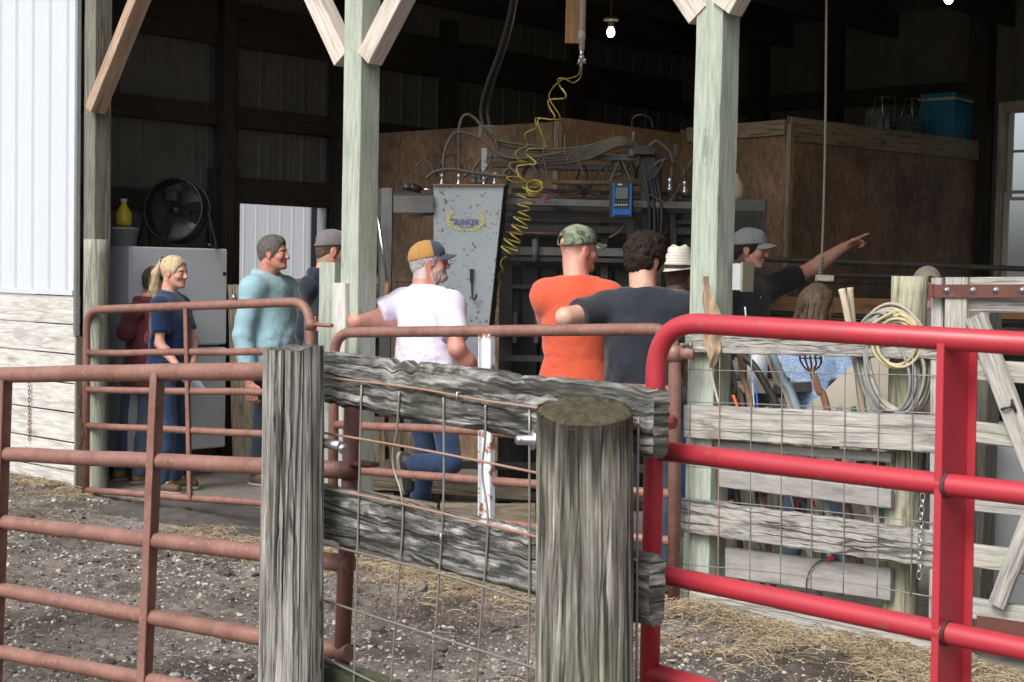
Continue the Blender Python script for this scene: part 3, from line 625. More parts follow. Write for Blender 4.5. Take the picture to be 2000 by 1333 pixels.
# ---------------------------------------------------------------- pipe gates
def arc_rail(a, b, c, r=.18, n=7):
    """points going a -> corner b -> c with a rounded corner"""
    a, b, c = Vector(a), Vector(b), Vector(c); d1 = (a-b).normalized(); d2 = (c-b).normalized(); p1 = b + d1*r; p2 = b + d2*r; out = [a]
    for i in range(n+1):
        t = i/n; out.append(p1*(1-t)**2 + b*2*t*(1-t) + p2*t*t)
    return out + [c]
# far rusty gate (left of the middle post)
def P1(px, py): return PV(px, py, -.13)
g1 = thing('pipe_gate', 'far rusty pipe gate with rounded top corners in front of the woman in navy', 'gate', P1(172, 960), group='rusty pipe gates')
TL, TR, BL, BR = P1(170, 606), P1(606, 589), P1(168, 957), P1(606, 993)
fr = MB(); pts = arc_rail(BL + UP*-.03, TL, TR, .14); pts = pts[:-1] + arc_rail(TL, TR, BR, .17)[1:]
fr.tube(pts, .029, 12); fr.build('gate_frame', M['rust'], g1, True)
for y0, y1 in ((690, 687), (762, 767), (832, 852), (958, 990)):
    a, c = P1(170, y0), P1(607, y1); n = 6
    b = MB(); b.tube([a.lerp(c, i/n) + UP*rnd.uniform(-.003, .003) for i in range(n+1)], .0235, 10); b.build('rail', M['rust'], g1, True)
for x0, y0, x1, y1 in ((369, 603, 377, 975),):
    b = MB(); a, c = P1(x0, y0), P1(x1, y1); o = EV3*-.03; b.beam(a+o, c+o, .035, .006, EV3); b.beam(a+o+EU3*-.017+EV3*.02, c+o+EU3*-.017+EV3*.02, .006, .04, EV3); b.build('upright', M['rust'], g1)
b = MB(); p = P1(607, 634); b.tube([p + EU3*-.0, p + EU3*.19], .012, 8); b.tube([p - UP*.03, p + UP*.03], .036, 12); b.build('latch_pin', M['rust'], g1, True)
chain([P1(166, 765)+EV3*-.04, P1(164, 790)+EV3*-.045, P1(171, 850)+EV3*-.04, P1(164, 880)+EV3*-.04], M['rustdk'], parent=g1, link=.04)
# far rusty gate (right)
def P2(px, py): return PV(px, py, -.16)
g2 = thing('pipe_gate', 'rusty pipe gate the men lean on, with a white peeling upright in its middle', 'gate', P2(655, 1020), group='rusty pipe gates')
TL, TR, BL, BR = P2(653, 650), P2(1318, 643), P2(650, 1015), P2(1316, 1172)
fr = MB(); pts = arc_rail(BL, TL, TR, .15); pts = pts[:-1] + arc_rail(TL, TR, BR, .14)[1:]; fr.tube(pts, .030, 14); fr.build('gate_frame', M['rust'], g2, True)
for y0, y1 in ((742, 762), (829, 862), (916, 966), (992, 1058)):
    a, c = P2(653, y0), P2(1317, y1); b = MB(); n = 7
    b.tube([a.lerp(c, i/n) + UP*rnd.uniform(-.003, .003) for i in range(n+1)], .024, 10); b.build('rail', M['rust'], g2, True)
b = MB(); a, c = P2(958, 652), P2(957, 1030)
for k in range(1):
    o = EV3*-.034
    b.beam(a+o, c+o, .058, .005, EV3, n=10, jit=.002); b.beam(a+o+EU3*.030+EV3*.018, c+o+EU3*.030+EV3*.018, .005, .036, EV3, n=10, jit=.001); b.beam(a+o+EU3*-.030+EV3*-.012, c+o+EU3*-.030+EV3*-.012, .005, .026, EV3, n=10, jit=.001)
b.build('upright', M['peel'], g2)
for y in (690,):
    b = MB(); p = P2(1317, y); b.tube([p - UP*.035, p + UP*.035], .040, 14); b.beam(p, p + EU3*.11, .012, .05, UP); b.build('hinge_collar', M['rust'], g2, True)
# near rusty gate
A3, B3 = Vector((-1.8, 5.4, 0)), Vector((-.442, 4.3, 0)); d3 = (B3 - A3).normalized()
def P3(px, py, off=0):
    n = Vector((-d3.y, d3.x, 0)); q = Vector((A3.x, A3.y, 0)); r_ = ray(px, py); t = (q - Vector((CP.x, CP.y, 0))).dot(n) / r_.dot(n); return CP + r_ * t - n*off
g3_ = thing('pipe_gate', 'near rusty pipe gate at lower left, hinged on the cracked fence post', 'gate', Vector((B3.x, B3.y, 0)), group='rusty pipe gates')
for i, (x0, y0, x1, y1) in enumerate(((10, 732, 503, 724.5), (8, 887.5, 503, 910), (20, 1022, 498, 1080), (20, 1156, 498, 1243), (20, 1277, 280, 1327), (20, 1398, 280, 1462))):
    a, c = P3(x0, y0), P3(x1, y1); d = (c-a); a2 = a - d*((1.35)/d.length); t_end = (B3 - a).dot(d3) / (c - a).dot(d3); c2 = a + (c-a)*t_end
    n = 12; b = MB(); b.tube([a2.lerp(c2, k/n) + UP*rnd.uniform(-.002, .002) for k in range(n+1)], .0258 if i else .0275, 16); b.build('rail', M['rust'], g3_, True)
n3 = Vector((-d3.y, d3.x, 0))
for x0, y0, x1, y1 in ((314, 729, 288, 1345), (15, 742, -6, 1360)):
    a, c = P3(x0, y0, .028), P3(x1, y1, .028); c = a + (c-a)*1.35
    b = MB(); b.beam(a, c, .034, .005, n3, .001, n=8, jit=.0006); b.beam(a + n3*.03 - d3*.0165, c + n3*.03 - d3*.0165, .005, .056, n3, .001); b.build('upright', M['rustdk'] if False else M['rust'], g3_)
hp0, hp1 = P3(689, 795), P3(667, 1305); hp1 = hp0 + (hp1-hp0)*1.5
b = MB(); b.tube([hp0 + (hp0-hp1)*.1, hp1], .0235, 16); b.build('hinge_pipe', M['rustdk'], g3_, True)
b = MB(); hc = hp0.lerp(hp1, .14); b.tube([hc, hp0.lerp(hp1, .18)], .031, 14); b.beam(hc + d3*.02, hc + d3*.09, .05, .012, UP); b.build('hinge_collar', M['rustdk'], g3_, True)
# ---------------------------------------------------------------- near wire and board fence
LP_ = PX(571, 800, 4.02); RP_ = PX(1142, 900, 3.12); 
F0 = PX(641, 900, 4.0); F1 = PX(1276, 900, 3.05); fd = Vector((F1.x-F0.x, F1.y-F0.y, 0)).normalized(); fn = Vector((-fd.y, fd.x, 0))
def PF(px, py, off=0):
    r_ = ray(px, py); t = (Vector((F0.x, F0.y, 0)) - Vector((0,0,0))).dot(fn) / r_.dot(fn); 
    t = (Vector((F0.x, F0.y, 0)).dot(fn) + off) / r_.dot(fn); return CP + r_*t
fence = thing('board_fence', 'near fence of two thick weathered posts, lichen-grey boards and square wire mesh', 'fence', (LP_.x, LP_.y, 0))
def rough_post(px_top, py_top, px_bot, Y, r0, r1, mat, name, topz, seed, slope=(0,0), cracks=14, moss=False, cdepth=.012, rag=1.):
    rng = np.random.RandomState(seed); top = PX(px_top, py_top, Y); bot = PX(px_bot, 1333, Y)
    d = (top - bot).normalized(); z0 = -.1; base = top - d * ((top.z - z0)/d.z); L = (top - base).length
    nz_, na = 480, 600; T = np.linspace(0, 1, nz_)[:, None]; A = np.linspace(0, 2*np.pi, na, endpoint=False)[None, :]
    rr = (r1 + (r0 - r1) * T) * np.ones_like(A)
    rr = rr * (1 + .02*np.sin(A*2 + seed) + .014*np.sin(A*3 + 2*seed + T*2) + .008*np.sin(T*17+A))
    Z = T * L
    for k in range(cracks):
        a0 = rng.uniform(0, 2*np.pi); w = rng.uniform(.018, .05); zc = rng.uniform(.35, 1)*L; zl = rng.uniform(.25, .9); dp = rng.uniform(.4, 1)*cdepth
        aa = a0 + .05*np.sin(Z*rng.uniform(3, 7)+k) + .03*np.sin(Z*19+k*3); da = np.abs((A - aa + np.pi) % (2*np.pi) - np.pi)
        win = np.clip(1 - np.abs(Z - zc)/zl, 0, 1)**.6; rr = rr - dp*win*np.clip(1 - da/(w*(.3+win)), 0, 1)**.7
    # slab losses: flat splintered facets
    for k in range(7):
        a0 = rng.uniform(0, 2*np.pi); w = rng.uniform(.10, .3); zc = rng.uniform(.6, 1.05)*L; zl = rng.uniform(.12, .5); da = np.abs((A - a0 - .04*np.sin(Z*11+k) + np.pi) % (2*np.pi) - np.pi)
        win = np.clip((1 - np.abs(Z - zc)/zl)*5, 0, 1); rr = rr - rng.uniform(.002, .006)*win*np.clip((1 - da/w)*5, 0, 1)
    fine = np.zeros_like(rr)
    for k in range(26): fine += rng.uniform(.3, 1)*np.sin(A*rng.randint(18, 110) + rng.uniform(0, 6) + .8*np.sin(Z*rng.uniform(2, 8) + rng.uniform(0, 6)))
    rr = rr + fine/26**.5 * .0006
    for kx in ((seed*.7, .72),): pass
    s, u_, _ = frame(d); s = Vector((1,0,0)) - d*d.x; s.normalize(); u_ = d.cross(s)
    vs = []; 
    B = np.array(base)[None, None, :]; D = np.array(d); S = np.array(s); U_ = np.array(u_)
    Pn = B + Z[:, :, None]*D + rr[:, :, None]*(np.cos(A)[:, :, None]*S + np.sin(A)[:, :, None]*U_)
    ragged = rag*(.0045*np.sin(A*3+seed) + .003*np.sin(A*7+1) + .0015*np.sin(A*17))
    topw = np.clip((T - .97)/.03, 0, 1)
    Pn = Pn + (topw*(ragged + slope[0]*np.cos(A) + slope[1]*np.sin(A)))[:, :, None]*D
    verts = Pn.reshape(-1, 3).tolist(); fs = []; uv = []
    idx = np.arange(nz_*na).reshape(nz_, na); q = np.roll(idx, -1, 1); F = np.stack([idx[:-1], q[:-1], q[1:], idx[1:]], -1).reshape(-1, 4)
    circ = 2*math.pi*(r0+r1)/2
    Zf = np.broadcast_to(Z, (nz_, na)); Vf = np.broadcast_to(A/(2*np.pi)*circ, (nz_, na)); Vq = Vf + circ/na
    UVs = np.stack([np.stack([Zf[:-1], Vf[:-1]], -1), np.stack([Zf[:-1], Vq[:-1]], -1), np.stack([Zf[1:], Vq[1:]], -1), np.stack([Zf[1:], Vf[1:]], -1)], 2).reshape(-1, 2)
    me = bpy.data.meshes.new(name); me.from_pydata([(v[0]-LP_.x, v[1]-LP_.y, v[2]) for v in verts], [], F.tolist())
    ul = me.uv_layers.new(name='uv'); ul.data.foreach_set('uv', UVs.reshape(-1).tolist()); me.polygons.foreach_set('use_smooth', [True]*len(F)); me.update()
    me.materials.append(mat); o = bpy.data.objects.new(name, me); COL.objects.link(o); o.parent = fence; WORG[o.name] = WORG[fence.name].copy()
    # end grain cap
    c = Pn[-1]; cen = c.mean(0); rows = []
    for k in range(20):
        t = k/19*((1.008 + .0*mnoise.noise(Vector((k*0, 1, 1)))) if moss else 1); row = []
        for j in range(na + 1):
            p = cen + (c[j % na] - cen)*t; b_ = (.010 if moss else .0)*math.cos(t*math.pi/2) + (.0035 if moss else .003)*mnoise.noise(Vector(p)*60) + (.004*mnoise.noise(Vector(p)*22))*(1-t**6)
            if moss: b_ += .006*mnoise.fractal(Vector(p)*38, .8, 2, 4) - .005*max(0, (t-.9)/.1)**2
            row.append(Vector(p) + d*b_)
        rows.append(row)
    cb = MB(); cb.quads(rows); cb.build('moss_top' if moss else 'end_grain', M['moss'] if moss else M['near'], o, True)
    return o, top, d
lp, lt, ld = rough_post(573, 680, 567, 4.02, .0795, .090, M['near'], 'post', 0, 3, slope=(.006, 0), cracks=36, cdepth=.018)
rp, rt, rd = rough_post(1143, 803, 1142, 3.12, .1005, .108, M['nearm'], 'post', 0, 11, slope=(0, .020), cracks=34, moss=True, cdepth=.013, rag=.25)
def worn_board(p0, p1, h, th, mat, name='board', wear=.03, seed=1, n=160, m=26):
    """board with worn wavy edges; p0,p1 on its centre line (front face plane)"""
    p0, p1 = Vector(p0), Vector(p1); a, b_, d = frame(p1-p0); L = (p1-p0).length; side = a if a.dot(fn) > 0 else -a; mb = MB()
    def edge(t, k): return wear*(mnoise.fractal(Vector((t*L*2.2, seed*3+k, 0)), 1, 2, 5)) + .010*mnoise.noise(Vector((t*L*24, seed, k)))
    for s_ in (0, 1):
        rows = []
        for i in range(m+1):
            w = i/m; row = []
            for j in range(n+1):
                t = j/n; top = h/2 + min(0, edge(t, 1)); bot = -h/2 + max(0, edge(t, 7))*.5; y = bot + (top-bot)*w
                rnd_ = .012*(max(0, abs(w-.5)*2-.75)/.25)**2; relief = .0024*mnoise.fractal(Vector((t*L*7, y*45, seed+s_*9)), .8, 2, 5)
                row.append(p0 + d*(L*t) + b_*y + side*((rnd_ - relief) if s_ == 0 else th - rnd_ + relief))
            rows.append(row if s_ == 0 else row)
        mb.quads(rows, us_=lambda i, j: (L*j/n + s_*3, h*i/m + s_))
        if s_ == 0: first = rows
    for rowA, rowB in ((first[0], rows[0]), (first[-1], rows[-1])): mb.quads([rowA, rowB], us_=lambda i, j: (L*j/n, i*th))
    for c in (0, -1): mb.quads([[r[c] for r in first], [r[c] for r in rows]], us_=lambda i, j: (i*th, j*h/m))
    return mb.build(name, mat, fence, True)
def bpts(x0, t0, b0, x1, t1, b1, off=.055): 
    a = (PF(x0, t0, off)+PF(x0, b0, off))/2; c = (PF(x1, t1, off)+PF(x1, b1, off))/2; return a, c, ((PF(x0, t0, off)-PF(x0, b0, off)).length + (PF(x1, t1, off)-PF(x1, b1, off)).length)/2
a, c, h = bpts(560, 676, 786, 1276, 764, 895); worn_board(a, c, h, .045, M['nearb'], wear=.028, seed=2, n=260, m=44)
a, c, h = bpts(560, 930, 1040, 1268, 1092, 1222); worn_board(a, c, h, .045, M['nearb'], wear=.012, seed=5)
a, c, h = bpts(560, 1268, 1395, 1268, 1480, 1620); worn_board(a, c, h, .045, M['mossb'], wear=.010, seed=8)
def wirep(pts, off, r, mat, parent, nm='wire'):
    b = MB(); b.tube(spline([PF(x, y, off) for x, y in pts], 8), r, 6); return b.build(nm, mat, parent, True)
for i, pts in enumerate((((560,728),(641,738),(800,757),(896,774),(960,785),(1041,796),(1250,828)), ((560,838),(639,847),(830,880),(1034,921),(1240,965)), ((560,938),(639,955),(800,988),(1036,1046),(1245,1095)), ((600,1056),(636,1064),(850,1118),(1036,1176),(1240,1245)), ((600,1163),(633,1173),(850,1243),(1036,1303),(1200,1362)), ((600,1272),(628,1282),(730,1333),(1000,1460)))):
    wirep(pts, .045, .0032, M['rustwire'] if i < 3 else M['wire'], fence)
for pts in (((706,752),(700,1000),(692,1316),(690,1450)), ((780,765),(775,840),(767,905),(787,993),(775,1180),(763,1345),(760,1450)), ((866,776),(867,900),(865,1004),(856,1150),(842,1340),(838,1450)), ((948,791),(948,850),(942,925),(953,1025),(940,1200),(930,1340),(926,1450)), ((1034,800),(1034,1150),(1030,1340),(1028,1450)), ((1247,815),(1245,1000),(1243,1340))):
    wirep(pts, .050, .0030, M['wire'], fence)
def bolt(c, d, r, L, mat, parent, nm='bolt', org=None):
    b = MB(); b.lathe(c, [(0,-.001),(r*1.9,0),(r*1.9,.004),(r,.005),(r,L),(r*.8,L+.004),(0,L+.004)], 16, d); return b.build(nm, mat, parent, True)
bolt(PF(1042, 860, -.03), Vector((-.92,-.35,.03)).normalized(), .011, .036, M['steel'], fence)
bolt(PF(542, 877, -.02) + Vector((-.0,-.01,0)), Vector((-.9,-.5,0)).normalized(), .009, .02, M['rust'], fence)
b = MB(); p = PF(646, 868, 0); b.tube([p - fd*.04, p + fd*.05], .013, 10); b.tube([p + fd*.05, p + fd*.065 + UP*-.01], .013, 10); b.build('gate_bolt', M['steel'], fence, True)
for x, y in ((896, 777), (864, 1053)):
    b = MB(); p = PF(x, y, .042); b.tube([p+UP*.012+fn*.02, p+UP*.012-fn*.006, p-UP*.010-fn*.006, p-UP*.010+fn*.02], .0022, 6); b.build('staple', M['steel'], fence, True)
# ---------------------------------------------------------------- red gate
R0 = PX(1278, 800, 3.30); R1 = PX(1868, 800, 2.84); rdx = Vector((R1.x-R0.x, R1.y-R0.y, 0)).normalized(); rn = Vector((-rdx.y, rdx.x, 0))
def PR(px, py, off=0): r_ = ray(px, py); return CP + r_ * ((Vector((R0.x, R0.y, 0)).dot(rn) + off) / r_.dot(rn))
red = thing('pipe_gate', 'glossy red pipe gate in the right foreground', 'gate', (R0.x, R0.y, 0))
TLc, BLc = PR(1281, 640), PR(1268, 1333); bl2 = TLc + (BLc - TLc)*1.28
TLc = PR(1281, 625); tr = PR(1829, 661); tr2 = TLc + (tr - TLc)*2.2
topc = PR(1370, 633); dtop = (PR(1829, 661) - topc); corner = topc - dtop.normalized()*((topc - PR(1281, 700)).dot(rdx))
pts = arc_rail(bl2, corner, topc + dtop*3.0, .115, 14); b = MB(); b.tube(pts, .0218, 20); b.build('gate_frame', M['red'], red, True)
for (x0, y0, x1, y1) in ((1290, 881, 1824, 944), (1282, 1120, 1816, 1230), (1280, 1315, 1500, 1380)):
    a, c = PR(x0, y0), PR(x1, y1); a -= (c-a).normalized()*.01; c = a + (c-a)*(3.0 if x1 > 1600 else 6)
    b = MB(); n = 10; b.tube([a.lerp(c, i/n) for i in range(n+1)], .0212, 18); b.build('rail', M['red'], red, True)
cz = PR(1851, 665) + rn*.035; cb_ = PR(1838, 1333) + rn*.035; cb_ = cz + (cb_-cz)*1.28
b = MB(); wz = .105
b.beam(cz + rn*.0, cb_, .005, wz, rn, .001)                                    # web
b.beam(cz - rdx*.005 - rn*wz/2, cb_ - rdx*.005 - rn*wz/2, .015, .005, rn, .001)    # front flange
b.beam(cz + rdx*.008 + rn*wz/2, cb_ + rdx*.008 + rn*wz/2, .021, .005, rn, .001)    # rear flange
b.build('upright', M['red'], red)
M['weldgap'] = paint('dark_weld_gap', (.05,.01,.01), (.12,.1,.09), .4, .7)  # dark ring coloured in where each rail passes through the upright
for yy in (948, 1237):
    b = MB(); p = PR(1850, yy); b.tube([p - rdx*.004, p + rdx*.0035], .0245, 20); b.build('weld_ring', M['weldgap'], red, True)
for yy in (826,):
    p = PR(1292, yy); b = MB(); b.tube([p - rdx*.010 - rn*.02, p - rdx*.010 + rn*.03], .019, 16); b.tube([p + rdx*.006 - rn*.015, p + rdx*.006 + rn*.03], .016, 16); b.beam(p - rdx*.03, p + rdx*.005, .03, .03, UP, .006)
    b.tube([p - rdx*.012 - rn*.03, p - rdx*.012 + rn*.035], .006, 8); b.build('hinge_knuckle', M['red'], red, True)
# ---------------------------------------------------------------- short posts beside the middle and left barn posts
def spost(px, ytop, v, w, mat, lab, rnd_=True, nm='wooden_post', hw=None):
    t = PV(px, ytop, v); b = MB(); base = Vector((t.x, t.y, -.08))
    if rnd_: n=16; b.tube([base.lerp(t, i/n) for i in range(n+1)], [w/2*(1+rnd.uniform(-.012,.012)) for i in range(n+1)], 22)
    else: b.beam(base, t, w, hw or w, EV3, .004, n=8, jit=.002)
    return solo(b, nm, mat, lab, 'post', smooth=rnd_, org=base)
spost(188, 468, -.05, .165, M['roundg'], 'round grey post against the left barn post, behind the gate end')
spost(655, 513, .22, .14, M['post'], 'short green-tinted wooden post just left of the middle barn post, behind the white-topped one', False)
spost(676, 553, .0, .115, M['whitebd'], 'short whitish square post in front of the middle barn post', False)
# ---------------------------------------------------------------- board and wire panel between the right post and the wooden gate
VB = -.055
pf = thing('wire_fence', 'grey weathered board and wire panel closing the bay right of the barn post', 'fence', PV(1335, 1180, VB))
def brd2(x0, t0, b0, x1, t1, b1, v, th, mat, jit=.0015, nm='board', seed=0):
    a = (PV(x0, t0, v)+PV(x0, b0, v))/2; c = (PV(x1, t1, v)+PV(x1, b1, v))/2
    h = ((PV(x0, t0, v)-PV(x0, b0, v)).length + (PV(x1, t1, v)-PV(x1, b1, v)).length)/2
    b = MB(); b.beam(a, c, th, h, UP, .005, n=30, jit=jit); return b.build(nm, mat, pf)
brd2(1343, 640, 687, 1834, 642, 704, VB, .042, M['grey'], .003)
brd2(1341, 791, 854, 1832, 811, 885, VB, .045, M['greylt'], .002)
brd2(1335, 974, 1038, 1828, 1036, 1109, VB, .045, M['grey'], .003)
brd2(1328, 1152, 1215, 1840, 1240, 1320, VB, .045, M['greylt'], .002)
for a_ in ((1394, 858, 880, 1743, 887, 901), (1406, 914, 954, 1743, 959, 991), (1420, 1068, 1127, 1742, 1110, 1174)):
    brd2(*a_, .015, .03, M['smooth'], .001, 'inner_board')
def wv(pts, r, mat, parent, v, nm='wire'):
    b = MB(); b.tube(spline([PV(x, y, v) for x, y in pts], 6), r, 6); return b.build(nm, mat, parent, True)
for pts in (((1344,722),(1560,728),(1829,734)), ((1342,785),(1560,793),(1826,808)), ((1341,911),(1560,928),(1824,958)), ((1342,974),(1560,994),(1822,1022)), ((1329,1102),(1560,1124),(1820,1166))):
    wv(pts, .0026, M['wire'], pf, VB-.026)
for x in (1346, 1404, 1466, 1526, 1586, 1649, 1715, 1781):
    wv(((x+2, 690), (x, 900), (x-2, 1166)), .0026, M['wire'] if x % 3 else M['rustwire'], pf, VB-.030)
t = PV(1777, 540, .13); base = Vector((t.x, t.y, -.1)); b = MB(); n = 24
b.tube([base.lerp(t, i/n) for i in range(n+1)], [.079*(1+rnd.uniform(-.012,.012)) for i in range(n+1)], 26); b.build('round_post', M['round'], pf, True)
bolt(PV(1350, 675, -.09), (EV3*-.5 - EU3).normalized(), .010, .05, M['steel'], pf)
chain([PV(1802, 965, -.10), PV(1798, 1030, -.10), PV(1795, 1130, -.10)], M['steel'], label='galvanised chain hanging on the board panel beside the red gate upright')
# ---------------------------------------------------------------- wooden gate at the right
VG = -.05
wg = thing('wooden_gate', 'weathered wooden gate with a rusty strap hinge at the right edge', 'gate', PV(1850, 1250, VG))
def wgb(x0, y0, x1, y1, w, th=.04, v=VG, mat='greylt', nm='board', n=10, ext=0):
    a, c = PV(x0, y0, v), PV(x1, y1, v); c = c + (c-a).normalized()*ext
    b = MB(); b.beam(a, c, th, w, UP if abs((c-a).normalized().z) < .9 else EU3, .004, n=n, jit=.0015); return b.build(nm, M[mat], wg)
wgb(1834, 543, 1829, 1250, .055, v=VG+.0, nm='stile', mat='greylt'); wgb(1871, 542, 1858, 1260, .098, v=VG-.03, nm='stile', mat='greylt')
wgb(1898, 576, 2000, 576, .145, nm='rail', ext=1.4); wgb(1898, 722, 2000, 729, .085, nm='rail', ext=1.4); wgb(1898, 843, 2000, 856, .085, nm='rail', ext=1.4); wgb(1898, 985, 2000, 995, .055, nm='rail', ext=1.4)
wgb(1895, 1084, 2000, 1098, .095, nm='rail', ext=1.4); wgb(1893, 1186, 2000, 1205, .085, nm='rail', ext=1.4)
wgb(1905, 618, 2040, 965, .085, v=VG-.045, nm='diagonal_brace', ext=.3); wgb(1948, 1182, 2040, 945, .07, v=VG-.045, nm='diagonal_brace')
b = MB(); a, c = PV(1819, 569, VG-.058), PV(2000, 569, VG-.058); c = c+(c-a)*1.0; b.beam(a, c, .006, .055, UP, .001)
b.tube([a - UP*.03, a + UP*.03], .014, 12); sh = b.build('strap_hinge', M['rustdk'], wg)
for x in (1849, 1900, 1945, 1997): bolt(PV(x, 567, VG-.06), -EV3, .0075, .008, M['steel'], sh)
b = MB(); a, c = PV(1908, 1215, VG-.03), PV(2010, 1230, VG-.03); b.beam(a, c, .006, .055, UP, .001); b.build('strap_hinge', M['rustdk'], wg)
b = MB(); p = PV(1956, 800, VG-.075); q = PV(1975, 795, VG-.075); b.tube([p, p.lerp(q,.5)-EV3*.01, q, q+UP*.03, q+EU3*.02-UP*.02], .006, 8); b.build('strap', M['rubber'], wg, True)
pb = PV(1916, 700, .5); b = MB(); b.beam(Vector((pb.x, pb.y, 0)), Vector((pb.x, pb.y, 1.5)), .13, .13, EV3, .004, n=6, jit=.002)
solo(b, 'wooden_post', M['postdark'], 'square grey post standing inside the barn behind the wooden gate', 'post', org=Vector((pb.x, pb.y, 0)))
# ---------------------------------------------------------------- distance-field modelling for figures
class SDF:
    def __init__(s, vox, k=.03): s.vox = vox; s.k = k; s.p = []; s.cuts = []
    def rc(s, a, b, r1, r2, k=None, op='u', col=0):
        a = np.array(a, float); b = np.array(b, float); m = max(r1, r2)
        def f(X, Y, Z):
            ab = b - a; L = float(ab @ ab) + 1e-12
            t = np.clip(((X-a[0])*ab[0] + (Y-a[1])*ab[1] + (Z-a[2])*ab[2]) / L, 0, 1)
            return np.sqrt((X-a[0]-t*ab[0])**2 + (Y-a[1]-t*ab[1])**2 + (Z-a[2]-t*ab[2])**2) - (r1 + (r2-r1)*t)
        s.p.append((f, np.minimum(a, b)-m, np.maximum(a, b)+m, s.k if k is None else k, op, col)); return s
    def el(s, c, r, Rm=None, k=None, op='u', col=0):
        c = np.array(c, float); r = np.array(r, float); A = np.eye(3) if Rm is None else np.array(Rm)   # columns = local axes
        ext = np.sqrt(((A * r)**2).sum(1)); rmin = r.min()
        def f(X, Y, Z):
            x, y, z = X-c[0], Y-c[1], Z-c[2]; q = [(x*A[0,i] + y*A[1,i] + z*A[2,i]) for i in range(3)]
            k0 = np.sqrt(sum((q[i]/r[i])**2 for i in range(3))); k1 = np.sqrt(sum((q[i]/r[i]**2)**2 for i in range(3))) + 1e-9
            return k0*(k0-1)/k1
        s.p.append((f, c-ext, c+ext, s.k if k is None else k, op, col)); return s
    def fn(s, f, lo, hi, k=None, op='u', col=0): s.p.append((f, np.array(lo, float), np.array(hi, float), s.k if k is None else k, op, col)); return s
    def cut(s, p, n): s.cuts.append((np.array(p, float), np.array(n, float)/np.linalg.norm(n))); return s     # removes the side n points to
    def mesh(s):
        vx = s.vox; U = [q for q in s.p if q[4] == 'u']
        lo = np.min([q[1] for q in U], 0) - 3*vx; hi = np.max([q[2] for q in U], 0) + 3*vx
        n = np.ceil((hi-lo)/vx).astype(int)+1; F = np.full(n, .5, np.float32); C = np.zeros(n, np.int8)
        ax = [lo[i] + vx*np.arange(n[i]) for i in range(3)]
        for f, a, b, k, op, col in s.p:
            m = k + 2.5*vx; i0 = np.clip(np.floor((a-m-lo)/vx).astype(int), 0, n); i1 = np.clip(np.ceil((b+m-lo)/vx).astype(int)+1, 0, n)
            if (i1 <= i0).any(): continue
            sl = tuple(slice(i0[i], i1[i]) for i in range(3))
            X = ax[0][sl[0]][:, None, None]; Y = ax[1][sl[1]][None, :, None]; Z = ax[2][sl[2]][None, None, :]
            d = f(X, Y, Z).astype(np.float32); G = F[sl]
            if op == 'u':
                C[sl] = np.where(d < G, col, C[sl]); h = np.maximum(k - np.abs(G-d), 0)/max(k, 1e-6); F[sl] = np.minimum(G, d) - h*h*k*.25
            else:
                h = np.maximum(k - np.abs(G+d), 0)/max(k, 1e-6); F[sl] = np.maximum(G, -d) + h*h*k*.25
        for p, nn in s.cuts:
            d = ((ax[0]-p[0])[:, None, None]*nn[0] + (ax[1]-p[1])[None, :, None]*nn[1] + (ax[2]-p[2])[None, None, :]*nn[2]); F = np.maximum(F, d.astype(np.float32))
        I = F < 0; c8 = [I[i:n[0]-1+i, j:n[1]-1+j, k:n[2]-1+k] for i in (0,1) for j in (0,1) for k in (0,1)]
        cnt = sum(c.astype(np.int8) for c in c8); act = (cnt > 0) & (cnt < 8); ci = np.argwhere(act); idx = -np.ones(act.shape, np.int64); idx[act] = np.arange(len(ci))
        S = np.zeros((len(ci), 3)); N = np.zeros(len(ci)); cor = [(i,j,k) for i in (0,1) for j in (0,1) for k in (0,1)]
        V = {c: F[ci[:,0]+c[0], ci[:,1]+c[1], ci[:,2]+c[2]] for c in cor}
        for a in cor:
            for d in range(3):
                if a[d] == 0:
                    b = list(a); b[d] = 1; b = tuple(b); m = (V[a] < 0) != (V[b] < 0); t = V[a]/(V[a]-V[b]+1e-12); t = np.where(m, t, 0)
                    e = np.array(a, float)[None] + t[:, None]*(np.array(b)-np.array(a))[None]; S += e*m[:, None]; N += m
        P = lo + (ci + S/N[:, None])*vx; cl = C[ci[:,0], ci[:,1], ci[:,2]]; Q = []
        for d in range(3):
            sh = [slice(None)]*3; sh2 = [slice(None)]*3; sh[d] = slice(0, -1); sh2[d] = slice(1, None); a = I[tuple(sh)]; b = I[tuple(sh2)]
            e1, e2 = (d+1) % 3, (d+2) % 3; E = np.argwhere(a != b); E = E[(E[:, e1] > 0) & (E[:, e2] > 0)]
            o1 = np.zeros(3, int); o1[e1] = 1; o2 = np.zeros(3, int); o2[e2] = 1; lim = np.array(act.shape)
            E = E[(E < lim).all(1)]
            q = np.stack([idx[tuple((E-o1-o2).T)], idx[tuple((E-o2).T)], idx[tuple(E.T)], idx[tuple((E-o1).T)]], 1)
            ins = I[tuple(E.T)]; q = np.where(ins[:, None], q, q[:, ::-1]); Q.append(q[(q >= 0).all(1)])
        return P, np.concatenate(Q), cl
def normals(P, Q):
    n = np.cross(P[Q[:, 2]] - P[Q[:, 0]], P[Q[:, 3]] - P[Q[:, 1]]); N = np.zeros_like(P)
    for i in range(4): np.add.at(N, Q[:, i], n)
    return N / (np.linalg.norm(N, axis=1, keepdims=True) + 1e-12)
